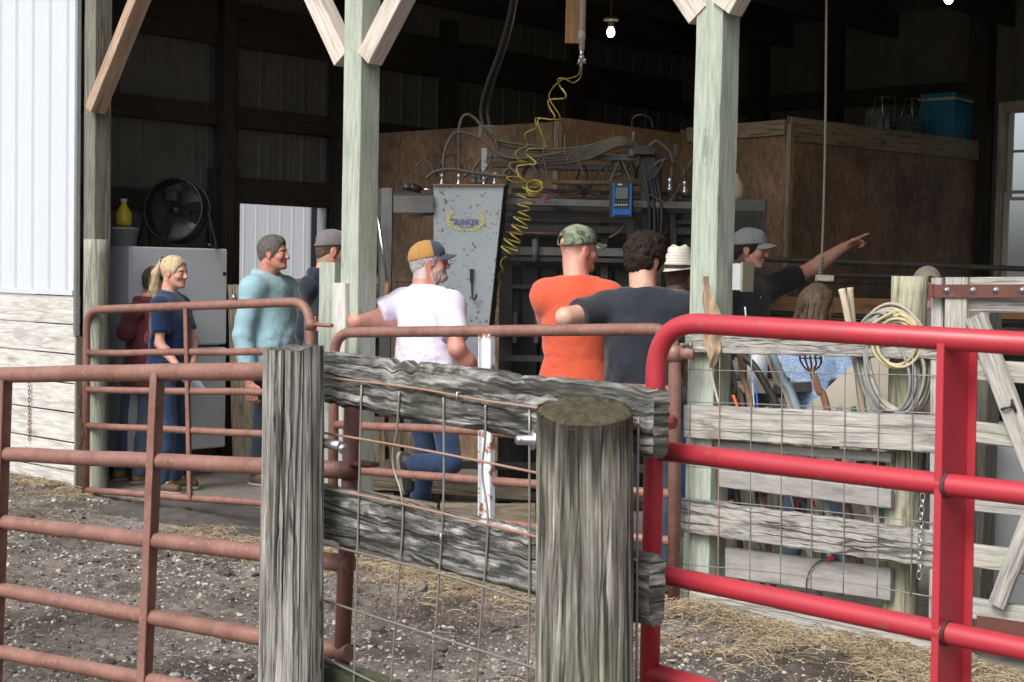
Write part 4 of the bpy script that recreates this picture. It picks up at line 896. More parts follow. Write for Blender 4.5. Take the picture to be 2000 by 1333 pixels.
def smoothv(P, Q, it=1, lam=.5):
    for _ in range(it):
        S = np.zeros_like(P); c = np.zeros(len(P))
        for i in range(4):
            j = Q[:, (i+1) % 4]; np.add.at(S, Q[:, i], P[j]); np.add.at(c, Q[:, i], 1); np.add.at(S, j, P[Q[:, i]]); np.add.at(c, j, 1)
        P = P*(1-lam) + lam*S/np.maximum(c, 1)[:, None]
    return P
def mesh_obj(name, P, Q, mat, parent, cols=None):
    me = bpy.data.meshes.new(name); me.vertices.add(len(P)); me.vertices.foreach_set('co', P.astype(np.float32).ravel())
    me.loops.add(len(Q)*4); me.loops.foreach_set('vertex_index', Q.astype(np.int32).ravel()); me.polygons.add(len(Q))
    me.polygons.foreach_set('loop_start', np.arange(0, len(Q)*4, 4, dtype=np.int32)); me.polygons.foreach_set('loop_total', np.full(len(Q), 4, np.int32))
    me.update(calc_edges=True); me.polygons.foreach_set('use_smooth', np.ones(len(Q), bool))
    if cols is not None:
        at = me.color_attributes.new('col', 'FLOAT_COLOR', 'POINT'); at.data.foreach_set('color', np.concatenate([cols, np.ones((len(P), 1))], 1).astype(np.float32).ravel())
    me.validate(); return link(name, me, mat, parent, WORG[parent.name] if parent else Vector((0,0,0)))
def nfield(P, f, seed, oct_=3):
    """cheap smooth noise from summed rotated sines"""
    rg = np.random.RandomState(seed); o = np.zeros(len(P)); a = 1.
    for k in range(oct_):
        for _ in range(5):
            d = rg.normal(size=3); d /= np.linalg.norm(d); w = rg.normal(size=3)*.6
            o += a*np.sin((P @ d)*f + rg.uniform(0, 6.3) + 1.3*np.sin((P @ w)*f + rg.uniform(0, 6.3)))
        f *= 2.1; a *= .5
    return o/4
def folds(P, N, amp, seed, axis=(0,0,1), f=16):
    """cloth creases: ridged noise stretched across the given axis"""
    ax_ = np.array(axis, float); q = P.copy(); q += (P @ ax_)[:, None]*ax_*(.8); n = nfield(q, f, seed, 2); r = (1-np.abs(np.clip(n, -1.4, 1.4)))
    b = nfield(P, f*.35, seed+5, 1); return P + N*(amp*(r*.7*np.clip(b+.4, 0, 1) + b*.4))[:, None]
def V3(*a): return np.array(a, float)
SKIN = V3(.52, .285, .205); LIPC = V3(.42, .17, .14)
def person(label, px, py_top, Y, hd, hh=None, hp=0, hr=0, top_add=.0, bulk=1., female=False, skin=SKIN, arms=None, lean=(0,0), H=None,
           shirt=None, sleeve='short', shirt_name='shirt', trousers=None, shoe=None, hair=None, hairstyle='short', beard=None, cap=None, group=None, hood=None,
           hem=.88, stance=(.11, .11), seed=1, foot_z=.0, legs=None, brow=(.12,.08,.06), shw=None, collar=False, belly=0., sitz=None):
    """px,py_top: top of the bare head in the photograph; hd/hh headings of body and head in degrees (0 = facing right, 90 = away)"""
    top = PX(px, py_top, Y); Hh = H or (top.z - top_add - foot_z); s = Hh/1.78; hh = hd if hh is None else hh
    root = thing('person', label, 'person', (top.x - lean[0], top.y - lean[1], foot_z), group)
    c, sn = math.cos(R(hd)), math.sin(R(hd)); f = V3(c, sn, 0); l = V3(-sn, c, 0); up = V3(0,0,1); ln = V3(lean[0], lean[1], 0)
    J = lambda z, sd=0, fw=0: (l*sd + f*fw)*s + up*z*s + ln*(z/1.66)**1.5
    rootw = np.array(root.location); loc = lambda p: np.array(p, float) - rootw      # world point -> person space
    sw = shw or (.172 if female else .19)*bulk**.5
    sh = {1: J(1.405, sw), -1: J(1.405, -sw)}; A = {}
    for sd, nm in ((1, 'L'), (-1, 'R')):
        a = (arms or {}).get(nm)
        if a is None: e = sh[sd] + (l*sd*.05 - f*.03)*s - up*.29*s; w = e + (f*.07 + l*sd*.0)*s - up*.25*s; hdv = (w-e)/np.linalg.norm(w-e); a = dict(e=e, w=w, raw=True)
        else:
            a = dict(a); a['e'] = loc(a['e']) if not a.get('local') else J(*a['e']); a['w'] = loc(a['w']) if not a.get('local') else J(*a['w'])
        A[sd] = a
    # head frame
    yaw, pt, rl = R(hh), R(hp), R(hr)
    RM = np.array((Matrix.Rotation(yaw, 3, 'Z') @ Matrix.Rotation(-pt, 3, 'Y') @ Matrix.Rotation(rl, 3, 'X'))); Hc = J(1.655, 0, .035)
    hs = s*(.96 if female else 1.0); h = lambda x, y, z: Hc + RM @ (V3(x, y, z)*hs); er = lambda a, b, c_: V3(a, b, c_)*hs
    D = SDF(.0046, .03*s); nb = J(1.468, 0, -.015)
    # --- skin body: one continuous mesh
    D.el(h(-.014,0,.032), er(.097,.075,.088), RM, k=.02)
    D.el(h(.022,0,-.030), er(.066,.060,.083), RM, k=.03)
    for y in (-1, 1):
        D.rc(h(-.01,y*.046,-.055), h(.060,y*.018,-.094), .024*hs, .020*hs, k=.025); D.el(h(.060,y*.036,-.028), er(.026,.024,.022), RM, k=.02)
    D.el(h(.074,0,-.096), er(.020,.022,.018), RM, k=.018); D.el(h(.072,0,.022), er(.020,.050,.013), RM, k=.016)
    D.rc(h(.087,0,.012), h(.108,0,-.030), .0085*hs, .0125*hs, k=.012); D.el(h(.102,0,-.033), er(.014,.018,.010), RM, k=.008)
    D.el(h(.083,0,-.058), er(.012,.021,.007), RM, k=.010); D.el(h(.081,0,-.071), er(.012,.018,.007), RM, k=.010)
    for y in (-1, 1):
        D.el(h(.092,y*.030,.002), er(.014,.017,.011), RM, k=.012, op='s'); D.el(h(.077,y*.030,.001), er(.0125,.0135,.0115), RM, k=.003)
    D.el(h(.100,0,-.0645), er(.010,.019,.0018), RM, k=.004, op='s')
    for y in (-1, 1):
        D.el(h(-.008,y*.078,-.006), er(.021,.009,.032), RM, k=.006); D.el(h(.0,y*.087,-.004), er(.010,.005,.017), RM, k=.005, op='s'); D.el(h(-.004,y*.076,-.034), er(.010,.007,.012), RM, k=.006)
    nk = .050 if female else .060*bulk**.4
    D.rc(h(-.028,0,-.075), nb, nk*s, (nk+.006)*s, k=.035); D.rc(h(-.035,0,-.02), J(1.47,0,-.03), nk*.9*s, nk*s, k=.03)
    # torso core
    D.rc(J(1.38), J(1.0), .085*s, .085*s, k=.06)
    for sd in (1, -1):
        D.rc(nb - up*.03*s, sh[sd], .045*s, .045*s, k=.05); a = A[sd]; ar = (.82 if female else 1.12)*s*bulk**.35
        D.rc(sh[sd], a['e'], .050*ar, .041*ar, k=.03); mid = a['e']*.7 + a['w']*.3
        D.rc(a['e'], mid, .042*ar, .044*ar, k=.02); D.rc(mid, a['w'], .044*ar, .026*ar, k=.02)
        # hand
        w = a['w']; hv = a.get('hd'); hv = (w-a['e'])/np.linalg.norm(w-a['e']) if hv is None else np.array(hv, float)/np.linalg.norm(hv)
        pn = a.get('pn'); pn = (np.cross(hv, f)*sd if pn is None else np.array(pn, float)); pn = pn - hv*(pn@hv); pn = pn/(np.linalg.norm(pn)+1e-9); tv = np.cross(pn, hv)*a.get('ts', sd)
        hz = s*(.95 if female else 1.12)
        D.rc(w, w+hv*.03*hz, .024*hz, .024*hz, k=.012)
        for q in (-.03, -.01, .01, .028): D.rc(w+hv*.02*hz+tv*q*.6*hz, w+hv*.088*hz+tv*q*hz, .0135*hz, .0105*hz, k=.010)
        cu = a.get('curl', (.55,.6,.65,.7)); K = [.030, .010, -.010, -.029]; Ls = [.070, .078, .072, .056]
        for i in range(4):
            p = w + hv*.090*hz + tv*K[i]*hz; d = hv + tv*(K[i]*2.2); ang = cu[i]; L = Ls[i]*hz
            for j, fr_ in enumerate((.44, .31, .25)):
                th = ang*(j+.6); dd = d*math.cos(th) + pn*math.sin(th); dd /= np.linalg.norm(dd); p2 = p + dd*L*fr_; D.rc(p, p2, (.0088-.0010*j)*hz, (.0080-.0011*j)*hz, k=.003); p = p2
        tb = w + hv*.028*hz + tv*.026*hz; td = a.get('thumb', .8); t1 = tb + (hv*.7 + tv*td + pn*.3)*.038*hz; t2 = t1 + (hv*.95 + tv*.25*td + pn*.35)*.032*hz
        D.rc(tb, t1, .0125*hz, .0105*hz, k=.008); D.rc(t1, t2, .0100*hz, .0080*hz, k=.003)
    # legs
    LG = {}
    for sd in (1, -1):
        hip = J(.93, sd*.09); lg = (legs or {}).get('L' if sd > 0 else 'R')
        if lg: kn, an, toe = [loc(q) if not lg.get('local') else J(*q) for q in (lg['k'], lg['a'], lg['t'])]
        else: kn = J(.50, sd*stance[0], .03); an = l*sd*stance[0]*s*1.1 + up*.09*s - f*.01*s + ln*0; toe = an + (f*.17 + l*sd*.04)*s - up*.055*s
        LG[sd] = (hip, kn, an, toe)
        D.rc(hip, kn, .060*s, .042*s, k=.04); D.rc(kn, an, .042*s, .028*s, k=.02); D.rc(an, an+(toe-an)*.35, .03*s, .024*s, k=.02)
    D.rc(J(.93,.05), J(.93,-.05), .075*s, .075*s, k=.05)
    P, Q, cl = D.mesh(); P = smoothv(P, Q, 1, .35)
    q = ((P - Hc) @ RM)/hs; x, y, z = q.T; head = (np.linalg.norm(q, axis=1) < .19)
    col = np.tile(skin, (len(P), 1)); red_ = np.clip(nfield(P, 60, seed, 2)*.5+.5, 0, 1)
    col = col*(1 + (red_[:, None]-.5)*V3(.12, .22, .22))
    def mixin(mask, cc, a=1.): m = np.clip(mask, 0, 1)[:, None]*a; return col*(1-m) + np.array(cc)*m
    col = mixin(head*np.clip(1-np.hypot((np.abs(y)-.036)/.026, (z+.028)/.026), 0, 1)*(x > .03), skin*V3(1.05,.62,.60), .7)
    col = mixin(head*(x > .08)*np.clip(1.3-np.hypot(y/.02, (z+.028)/.018), 0, 1), skin*V3(1.05,.68,.66), .7)
    col = mixin(head*(np.abs(y) > .068)*(np.abs(x) < .03)*(z < .04), skin*V3(1.02,.72,.70), .7)
    col = mixin(head*(x > .075)*(np.abs(y) < .020)*(z < -.054)*(z > -.076), skin*V3(.9,.55,.56), .65)
    ey = head*(x > .068)*(np.hypot((np.abs(y)-.030)/.0135, (z-.0005)/.0062) < 1); col = mixin(ey, (.55,.52,.5)); col = mixin(ey*(np.hypot((np.abs(y)-.030), z) < .0062), (.04,.03,.02))
    col = mixin(head*(x > .06)*(np.abs(z-.0085-.004*(1-((np.abs(y)-.03)/.02)**2)) < .0022)*(np.abs(np.abs(y)-.030) < .017), skin*.22, .9)
    col = mixin(head*(x > .055)*(np.abs(z-.0225+.09*np.abs(np.abs(y)-.030)) < .0045)*(np.abs(np.abs(y)-.032) < .019), brow, .85)
    col = mixin(head*(x > .09)*(z < -.036)*(z > -.044)*(np.abs(np.abs(y)-.008) < .004), skin*.25, .8)
    if beard:
        bc, ba, full = beard; jaw = head*(z < -.035)*(x > -.02 + (z+.035)*.2)*(z > -.135)
        m = np.clip((-.030 - z)/.02, 0, 1)*np.clip((x+.012)/.02, 0, 1)*head*(z > -.14)
        if full == 'goatee': m = head*((x > .070)*(np.abs(y) < .034)*(z < -.042)*(z > -.056) + (x > .05)*(np.abs(y) < .026)*(z < -.082)*(z > -.12))
        lipm = (x > .075)*(np.abs(y) < .024)*(z < -.054)*(z > -.076); nz_ = np.clip(.75 + .5*nfield(P, 420, seed+3, 1), 0, 1.1)
        col = mixin(m*(1-lipm)*nz_, bc, ba)
        if full == 'full':
            N = normals(P, Q); dsp = m*(1-lipm)*(.006 + .004*nfield(P, 300, seed+4, 1)); P = P + N*dsp[:, None]
    if hairstyle == 'bald': pass
    # painted scalp stubble under short hair
    if hair is not None and hairstyle in ('short', 'fade'):
        sc = head*np.clip((.012 - x + np.clip(z, 0, 1)*1.1 - np.abs(z < -.03)*.02)/.015, 0, 1)*(z > -.085)*(1-(np.abs(y) > .074)*(z < .03)*(x > -.03)); col = mixin(sc, hair[1], .8 if hairstyle == 'short' else .55)
    mesh_obj('body', P, Q, M['skin'], root, col)
    # --- hair
    if hair is not None and hairstyle != 'none':
        Hd = SDF(.0042, .012); up_k = dict(short=.010, fade=.006, pony=.012, curly=.024, long=.012, grey=.012)[hairstyle]
        Hd.el(h(-.018,0,.036), er(.098+up_k, .076+up_k, .088+up_k), RM)
        if hairstyle in ('short', 'grey', 'fade', 'curly'):
            Hd.el(h(-.060,0,-.020), er(.050+up_k*.6,.060+up_k*.4,.062), RM, k=.02)
            if hairstyle != 'fade': Hd.el(h(.012,.0,.075), er(.070,.060,.045+up_k*.5), RM, k=.02)
            for yy in (-1, 1): Hd.el(h(.012,yy*.072,-.002), er(.014,.008,.030), RM, k=.012)
        if hairstyle == 'curly': Hd.el(h(-.005,0,.105), er(.085,.072,.040), RM, k=.03); Hd.el(h(.055,0,.085), er(.04,.06,.035), RM, k=.02)
        if hairstyle == 'pony':
            Hd.rc(h(-.095,0,.078), h(-.135,0,.084), .022*hs, .018*hs, k=.012); Hd.rc(h(-.135,0,.084), h(-.182,0,-.02), .018*hs, .032*hs, k=.012); Hd.rc(h(-.182,0,-.02), h(-.190,.0,-.15), .032*hs, .034*hs, k=.02); Hd.rc(h(-.190,0,-.15), h(-.160,.01,-.275), .033*hs, .008*hs, k=.02)
            Hd.el(h(-.06,0,-.02), er(.045,.060,.05), RM, k=.02)
        if hairstyle == 'long':
            for yy in (-.06, 0, .06): Hd.rc(h(-.05,yy,.02), h(-.080,yy*1.5,-.30), .060*hs, .040*hs, k=.03)
            for yy in (-1, 1): Hd.rc(h(-.01,yy*.068,.03), h(-.03,yy*.135,-.22), .034*hs, .036*hs, k=.03)
        if hairstyle != 'long':
            hl = .052 if hairstyle != 'pony' else .060
            Hd.el(h(.105,0,-.028), er(.080,.092,.108) if hairstyle != 'curly' else er(.080,.09,.100), RM, k=.012, op='s')
            for yy in (-1, 1): Hd.el(h(.0,yy*.100,-.022), er(.030,.03,.036), RM, k=.012, op='s')
            if hairstyle != 'pony': Hd.cut(h(-.05,0,-.078), RM @ V3(0,0,-1))
        else:
            Hd.el(h(.12,0,-.045), er(.085,.078,.115), RM, k=.012, op='s')
        P, Q, cl = Hd.mesh(); N = normals(P, Q)
        if hairstyle == 'curly': P = P + N*(nfield(P, 80, seed, 3)*.0080)[:, None]
        elif hairstyle in ('pony', 'long'):
            qq = (P - Hc) @ RM; wv_ = qq*V3(1, 1, .16); wv_[:, 0] += .012*np.sin(qq[:, 2]*45 + qq[:, 1]*20); P = P + N*(nfield(wv_, 120, seed, 2)*(.0045 if hairstyle == 'long' else .0035))[:, None]
        else: P = P + N*(nfield(P*V3(1,1,.6), 190, seed, 2)*.0026)[:, None]
        ho = mesh_obj('hair', P, Q, hair[0], root)
        if hairstyle == 'pony':
            b = MB(); cc = Vector(h(-.128,0,.084)+rootw); ax_ = Vector(RM @ V3(1,0,.1)); a1, b1, _ = frame(ax_); b.tube([cc + (a1*math.cos(t)+b1*math.sin(t))*.024*hs for t in [2*math.pi*i/14 for i in range(14)]], .005, 7, closed=True); b.build('hair_tie', M['black'], ho, True)
        if hairstyle in ('pony', 'long', 'curly'):    # loose strands
            b = MB(); rr = random.Random(seed)
            for _ in range({'pony':110,'curly':420,'long':420}[hairstyle]):
                if hairstyle == 'pony': p0 = h(-.185+rr.uniform(-.025,.025), rr.uniform(-.03,.03), rr.uniform(-.10,.05)); p1 = p0 + RM @ V3(rr.uniform(-.02,.02), rr.uniform(-.02,.02), -.08-rr.uniform(0,.06))
                elif hairstyle == 'long': 
                    t = rr.uniform(0, 6.3); p0 = h(-.02+.10*math.cos(t), .09*math.sin(t), rr.uniform(-.22, .05)); p1 = p0 + RM @ V3(rr.uniform(-.02,.02), rr.uniform(-.02,.02), -.08)
                else:
                    k_ = int(rr.uniform(0, len(P))); nn = N[k_]; p0 = P[k_]-nn*.004; p1 = p0 + nn*rr.uniform(.006,.018) + np.array([rr.uniform(-.012,.012) for _ in range(3)])
                m_ = (p0+p1)/2 + np.array([rr.uniform(-.006,.006) for _ in range(3)]); b.tube(spline([Vector(p0+rootw), Vector(m_+rootw), Vector(p1+rootw)], 3), .0011, 3)
            b.build('loose_strands', hair[0], ho, True)
    # --- top garment
    if shirt is not None:
        T = SDF(.0085, .045*s); B_ = bulk; mt = shirt
        if female:
            T.el(J(1.30,0,.0), er(.105*B_,.150*B_,.17)*s/hs, None, k=.06); T.el(J(1.26,.06,.065), V3(.07,.07,.08)*s, k=.05); T.el(J(1.26,-.06,.065), V3(.07,.07,.08)*s, k=.05)
        T.fn((lambda c0: (lambda X, Y_, Z: _oval(X, Y_, Z, c0, f, l, s, B_, belly)))(J), V3(-.4,-.4,(hem-.05)*s) + J(0)*0 + ln*.5, V3(.4,.4,1.5*s) + ln, k=.05)
        for sd in (1, -1):
            a = A[sd]; ar = s*bulk**.35*(.88 if female else 1.14)
            T.rc(nb - up*.004*s - f*.012, sh[sd]+up*.004, .050*s, .056*ar, k=.07)
            T.rc(J(1.375,0,.01), sh[sd], .085*s, .060*ar, k=.06)
            if sleeve == 'short':
                e2 = sh[sd]*.25 + a['e']*.75; T.rc(sh[sd], e2, .067*ar, .068*ar, k=.04); 
            elif sleeve == 'long':
                T.rc(sh[sd], a['e'], .068*ar, .056*ar, k=.04); T.rc(a['e'], a['w'], .056*ar, .038*ar, k=.02)
            elif sleeve == 'half': T.rc(sh[sd], sh[sd]*.05+a['e']*.95, .068*ar, .064*ar, k=.04)
        if hood:
            # gathered hood lying on the back of the neck
            for t in np.linspace(-1.9, 1.9, 9): 
                cpt = J(1.492 + .012*math.cos(t), .098*math.sin(t), -.030 - .078*math.cos(t)+ .0); T.el(cpt, V3(.030,.030,.042)*s, k=.02)
            T.el(J(1.415,0,-.145), V3(.050,.095,.075)*s, np.stack([f,l,up],1), k=.02); T.el(J(1.36,0,-.14), V3(.03,.05,.06)*s, np.stack([f,l,up],1), k=.02)
        elif collar:
            for t in np.linspace(-2.6, 2.6, 15): T.el(nb + (l*.068*math.sin(t) - f*.062*math.cos(t))*s*nk/.06 + up*(.030 - .012*(1-math.cos(t)))*s, V3(.012,.012,.026)*s, k=.016)
        else:
            for t in np.linspace(0, 2*math.pi, 18)[:-1]: T.el(nb + (l*.069*math.sin(t) - f*.066*math.cos(t))*s*nk/.06 + up*(-.004-.012*(1-math.cos(t)))*s, V3(.010,.010,.010)*s, k=.012)
        # neck opening
        T.rc(nb - up*.01*s, h(-.02,0,-.03) , (nk+.0015)*s, (nk+.006)*s, k=.010, op='s')
        T.cut(J(hem), V3(0,0,-1))
        for sd in (1, -1):
            a = A[sd]
            if sleeve == 'short':      # clean cuff
                ad = a['e'] - sh[sd]; Ln = np.linalg.norm(ad); ad = ad/Ln; cp = sh[sd] + ad*Ln*a.get('sl', .70)
                T.fn((lambda cp, ad, Ln: (lambda X, Y_, Z: np.maximum(-(((X-cp[0])*ad[0] + (Y_-cp[1])*ad[1] + (Z-cp[2])*ad[2])), np.sqrt((X-cp[0]-ad[0]*.08)**2+(Y_-cp[1]-ad[1]*.08)**2+(Z-cp[2]-ad[2]*.08)**2)-.13)))(cp, ad, Ln), cp-.22, cp+.22, k=.004, op='s')
        P, Q, cl = T.mesh(); P = smoothv(P, Q, 2, .5); N = normals(P, Q); P = folds(P, N, (.012 if sleeve != 'long' else .014)*np.clip((1.42-P[:, 2]/s)/.22, .45, 1.5), seed+11, axis=(.25*f[0],.25*f[1],.5), f=15)
        for _q in range(2):
            N = normals(P, Q); P = folds(P, N, (.011,.006)[_q]*np.clip((1.42-P[:, 2]/s)/.22, .4, 1.4), seed+31+_q*7, axis=((.5,.2,.3),(.1,.4,.6))[_q], f=(26,44)[_q])
        to = mesh_obj(shirt_name, P, Q, mt, root)
    # --- trousers
    if trousers is not None:
        T = SDF(.009, .05*s)
        T.rc(J(.95,.055,-.01), J(.95,-.055,-.01), .104*s*bulk**.5, .104*s*bulk**.5, k=.05); T.rc(J(.99,.05), J(.99,-.05), .092*s*bulk, .092*s*bulk, k=.04)
        for sd in (1, -1):
            hip, kn, an, toe = LG[sd]; T.rc(hip, kn, .083*s, .066*s, k=.04); calf = kn*.65+an*.35; T.rc(kn, calf, .064*s, .060*s, k=.03); T.rc(calf, an + (kn-an)*.02, .060*s, .056*s, k=.03)
        P, Q, cl = T.mesh(); P = smoothv(P, Q, 2, .5); N = normals(P, Q); P = folds(P, N, .011, seed+50, axis=(0,0,-.6), f=16); N = normals(P, Q); P = folds(P, N, .007, seed+61, axis=(0,0,-.9), f=30)
        mesh_obj('jeans', P, Q, trousers, root)
    if shoe is not None:
        for sd in (1, -1):
            hip, kn, an, toe = LG[sd]; dv = toe-an; fl_ = dv - (an-kn)/np.linalg.norm(an-kn)*(dv @ ((an-kn)/np.linalg.norm(an-kn))); fl_ /= np.linalg.norm(fl_); dn = (an-kn)/np.linalg.norm(an-kn)
            if not legs: dn = V3(0,0,-1); fl_ = dv*V3(1,1,0); fl_ /= np.linalg.norm(fl_)
            S_ = SDF(.006, .02); sole = an + dn*.075*s
            S_.rc(an, sole - dn*.035*s - fl_*.02*s, .050*s, .040*s); S_.rc(sole - dn*.035*s, sole + fl_*.15*s - dn*.030*s, .045*s, .034*s)
            S_.cut(sole, dn); P, Q, cl = S_.mesh(); so_ = mesh_obj('boot', smoothv(P, Q, 1), Q, shoe, root)
            S_ = SDF(.005, .01); S_.rc(sole - fl_*.03*s, sole + fl_*.155*s, .042*s, .040*s); S_.cut(sole + dn*.012*s, dn); S_.cut(sole - dn*.010*s, -dn); P, Q, cl = S_.mesh(); mesh_obj('sole', P, Q, M['sole'], so_)
    # --- cap
    if cap: make_cap(cap, h, er, RM, hs, root, seed)
    return root, h, RM, J, A
def _oval(X, Y, Z, J, f, l, s, B, belly):
    """tapering oval trunk from hem to shoulders"""
    z = Z/s; o = J(1.2) - np.array([0,0,1.2*s]); u = (X-o[0])*f[0] + (Y-o[1])*f[1]; v = (X-o[0])*l[0] + (Y-o[1])*l[1]
    zz = [.80,.95,1.08,1.20,1.32,1.42,1.50]; a = np.interp(z, zz, [.150,.146,.122+belly,.122+belly*.7,.124,.095,.05]); b = np.interp(z, zz, [.206,.202,.168+belly*.6,.172,.186,.165,.09])
    a = a*s*B; b = b*s*B; u = u - np.interp(z, zz, [0,0,belly*.7,belly*.4,0,-.01,-.01])*s
    k0 = np.sqrt((u/a)**2 + (v/b)**2); return np.maximum((k0-1)*np.minimum(a, b)*.9, np.abs(z-1.08)*s - .42*s)
def make_cap(cap, h, er, RM, hs, root, seed):
    kind = cap['kind']
    if kind == 'cap':
        T = SDF(.0036, .008); T.el(h(-.016,0,.040), er(.113,.090,.098), RM); T.el(h(.035,0,.065), er(.060,.062,.062), RM, k=.02)
        T.el(h(-.014,0,.030), er(.103,.0805,.088), RM, k=.002, op='s'); T.cut(h(0,0,.034), RM @ V3(.10,0,-1))
        if cap.get('hole', True): T.el(h(-.125,0,.052), er(.04,.034,.022), RM, k=.003, op='s')
        P, Q, cl = T.mesh(); q = ((P-h(0,0,0)) @ RM)/hs; c1, c2 = cap['cols']; m = np.clip((q[:, 0]-.022 + (q[:,2]-.09)*.15)/.003, 0, 1)[:, None]; m = m if cap.get('two') else m*0
        col = np.array(c1)*(1-m) + np.array(c2)*m
        if cap.get('seams', True):
            an = np.arctan2(q[:, 1], q[:, 0]+.016); sm = np.abs(((an/(math.pi/3)+.5) % 1)-.5) < .018; col[sm & (q[:,2] < .13)] *= .62
        N = normals(P, Q); P = P + N*(nfield(P, 30, seed, 2)*.0022)[:, None]; co = mesh_obj(cap.get('name', 'cap'), P, Q, cap['mat'], root, col)
        b = SDF(.0036, .004); bw = cap.get('brim', .075)
        def bf(X, Y, Z):
            A = RM; c0 = h(0,0,0); x, y, z = [((X-c0[0])*A[0,i] + (Y-c0[1])*A[1,i] + (Z-c0[2])*A[2,i])/hs for i in range(3)]
            z = z - .047 + (x-.08)*cap.get('drop', .20) + 6.5*y*y; r = np.sqrt(((x-.060)/(.032+bw))**2 + (y/.079)**2); return np.maximum(np.maximum((r-1)*.07, np.abs(z)-.0042), (.064-x) )*hs
        c0 = h(.12,0,.03); b.fn(bf, c0-.14, c0+.14); P, Q, cl = b.mesh(); mesh_obj('brim', P, Q, cap['mat'], co, np.tile(np.array(cap.get('bcol', c2 if cap.get('two') else c1)), (len(P), 1)))
        bb = MB(); RW = Vector(np.array(WORG[root.name])); bb.lathe(Vector(h(-.012,0,.137))+RW, [(0,.004),(.005,.003),(.006,0)], 10, Vector(RM @ V3(0,0,1))); bb.build('button', M['cap_btn'], co, True)
        if cap.get('patch'):
            pm = MB(); RW = Vector(np.array(WORG[root.name])); cpt = Vector(h(.088,-.012,.086))+RW; ax1 = Vector(RM @ V3(.12,-1,0)).normalized(); nn = Vector(RM @ V3(.93,.1,.36)).normalized(); u2 = nn.cross(ax1).normalized()
            g = []
            for i in range(5):
                row = []
                for j in range(9): uu = (j/8-.5)*.062; vv = (i/4-.5)*.022; row.append(Vector(h(0,0,0))*0 + cpt + ax1*uu + u2*vv - nn*(uu*uu*6))
                g.append(row)
            pm.quads(g); po = pm.build('patch', M['black'], co)
            tm = MB(); x0 = -.026
            for k, wd in enumerate((.006,.004,.006,.006,.008,.004,.006)): tm.box(cpt + ax1*(x0+wd/2) + nn*(.0025-(x0+wd/2)**2*6), wd*.8, .0075, .002, (ax1, u2)); x0 += wd+.0016
            tm.build('patch_letters', M['siding'], po)
    elif kind == 'straw':
        hs = hs*1.14; b = MB(); RW = Vector(np.array(WORG[root.name])); c0 = Vector(h(-.010,0,.040))+RW; X_, Y_, Z_ = [Vector(RM[:, i]) for i in range(3)]
        g = []; n = 64; prof = [(1.0,0),(.99,.02),(.97,.04),(.94,.058),(.90,.076),(.85,.093),(.79,.108),(.72,.121),(.64,.131),(.54,.137),(.42,.137),(.3,.133),(.15,.128),(.0,.125)]
        for r, z in prof: g.append([c0 + X_*(math.cos(t)*.103*r*hs) + Y_*(math.sin(t)*.083*r*hs*(1-.12*(z/.12))) + Z_*(z*hs - (.018 if r < .7 else 0)*abs(math.cos(t))*hs) for t in [2*math.pi*i/n for i in range(n+1)]])
        b.quads(g, us_=lambda i, j: (j/n, prof[i][1]/.13)); co = b.build('hat_crown', cap['mat'], root, True)
        b = MB(); g = []
        for k in range(9):
            e = k/8; g.append([c0 + X_*(math.cos(t)*(.103+.088*e)*hs) + Y_*(math.sin(t)*(.083+.080*e)*hs) + Z_*((.002 + .024*e*e*abs(math.sin(t))**1.5 - .012*e*abs(math.cos(t)))*hs) for t in [2*math.pi*i/n for i in range(n+1)]])
        b.quads(g); g2 = [[p - Z_*.004 for p in r] for r in g]; b.quads(g2[::-1]); b.quads([g2[-1], g[-1]]); b.build('brim', M['strawplain'], co, True)
        b = MB(); b.quads([[c0 + X_*(math.cos(t)*.1045*hs) + Y_*(math.sin(t)*.0845*hs) + Z_*(z*hs) for t in [2*math.pi*i/n for i in range(n+1)]] for z in (.004, .026)]); b.build('hat_band', M['black'], co, True)
M['cap_btn'] = paint('cap_button', (.2,.2,.2), (.15,.15,.15), .3, .8)
M['sole'] = paint('grey_sole', (.33,.31,.28), (.2,.18,.16), .6, .8, sc=20)
M['capcol'] = cloth('cap_cloth', (.3,.3,.3), (.2,.2,.2), .12, vc=True, fsc=18, bst=.1)
def _camo(name='camo_cloth', s=26, cols=((.035,.04,.025),(.10,.13,.06),(.22,.25,.14),(.30,.32,.22))):
    m, N, L, P = newmat(name); oc = coords(N, L, 'obj', (1, 1, 1)); n = nz(N, L, oc, s, 3, .45, .8)
    r = ramp(N, [(.0, cols[0]), (.43, cols[1]), (.52, cols[2]), (.62, cols[3])]); r.color_ramp.interpolation = 'CONSTANT'; L.new(n, r.inputs[0])
    n2 = nz(N, L, oc, s*1.4, 3, .5, .5); r2 = ramp(N, [(.0, g3(0)), (.57, g3(1))]); r2.color_ramp.interpolation = 'CONSTANT'; L.new(n2, r2.inputs[0])
    L.new(mixc(N, L, r2.outputs[0], r.outputs[0], cols[0]), P.inputs['Base Color']); P.inputs['Roughness'].default_value = .9; return m
M['camo'] = _camo(s=15, cols=((.07,.08,.065),(.13,.17,.10),(.20,.24,.15),(.30,.32,.24)))
M['camoshirt'] = _camo('camo_shirt', 14, ((.05,.045,.035),(.12,.11,.08),(.2,.19,.14),(.16,.15,.11)))
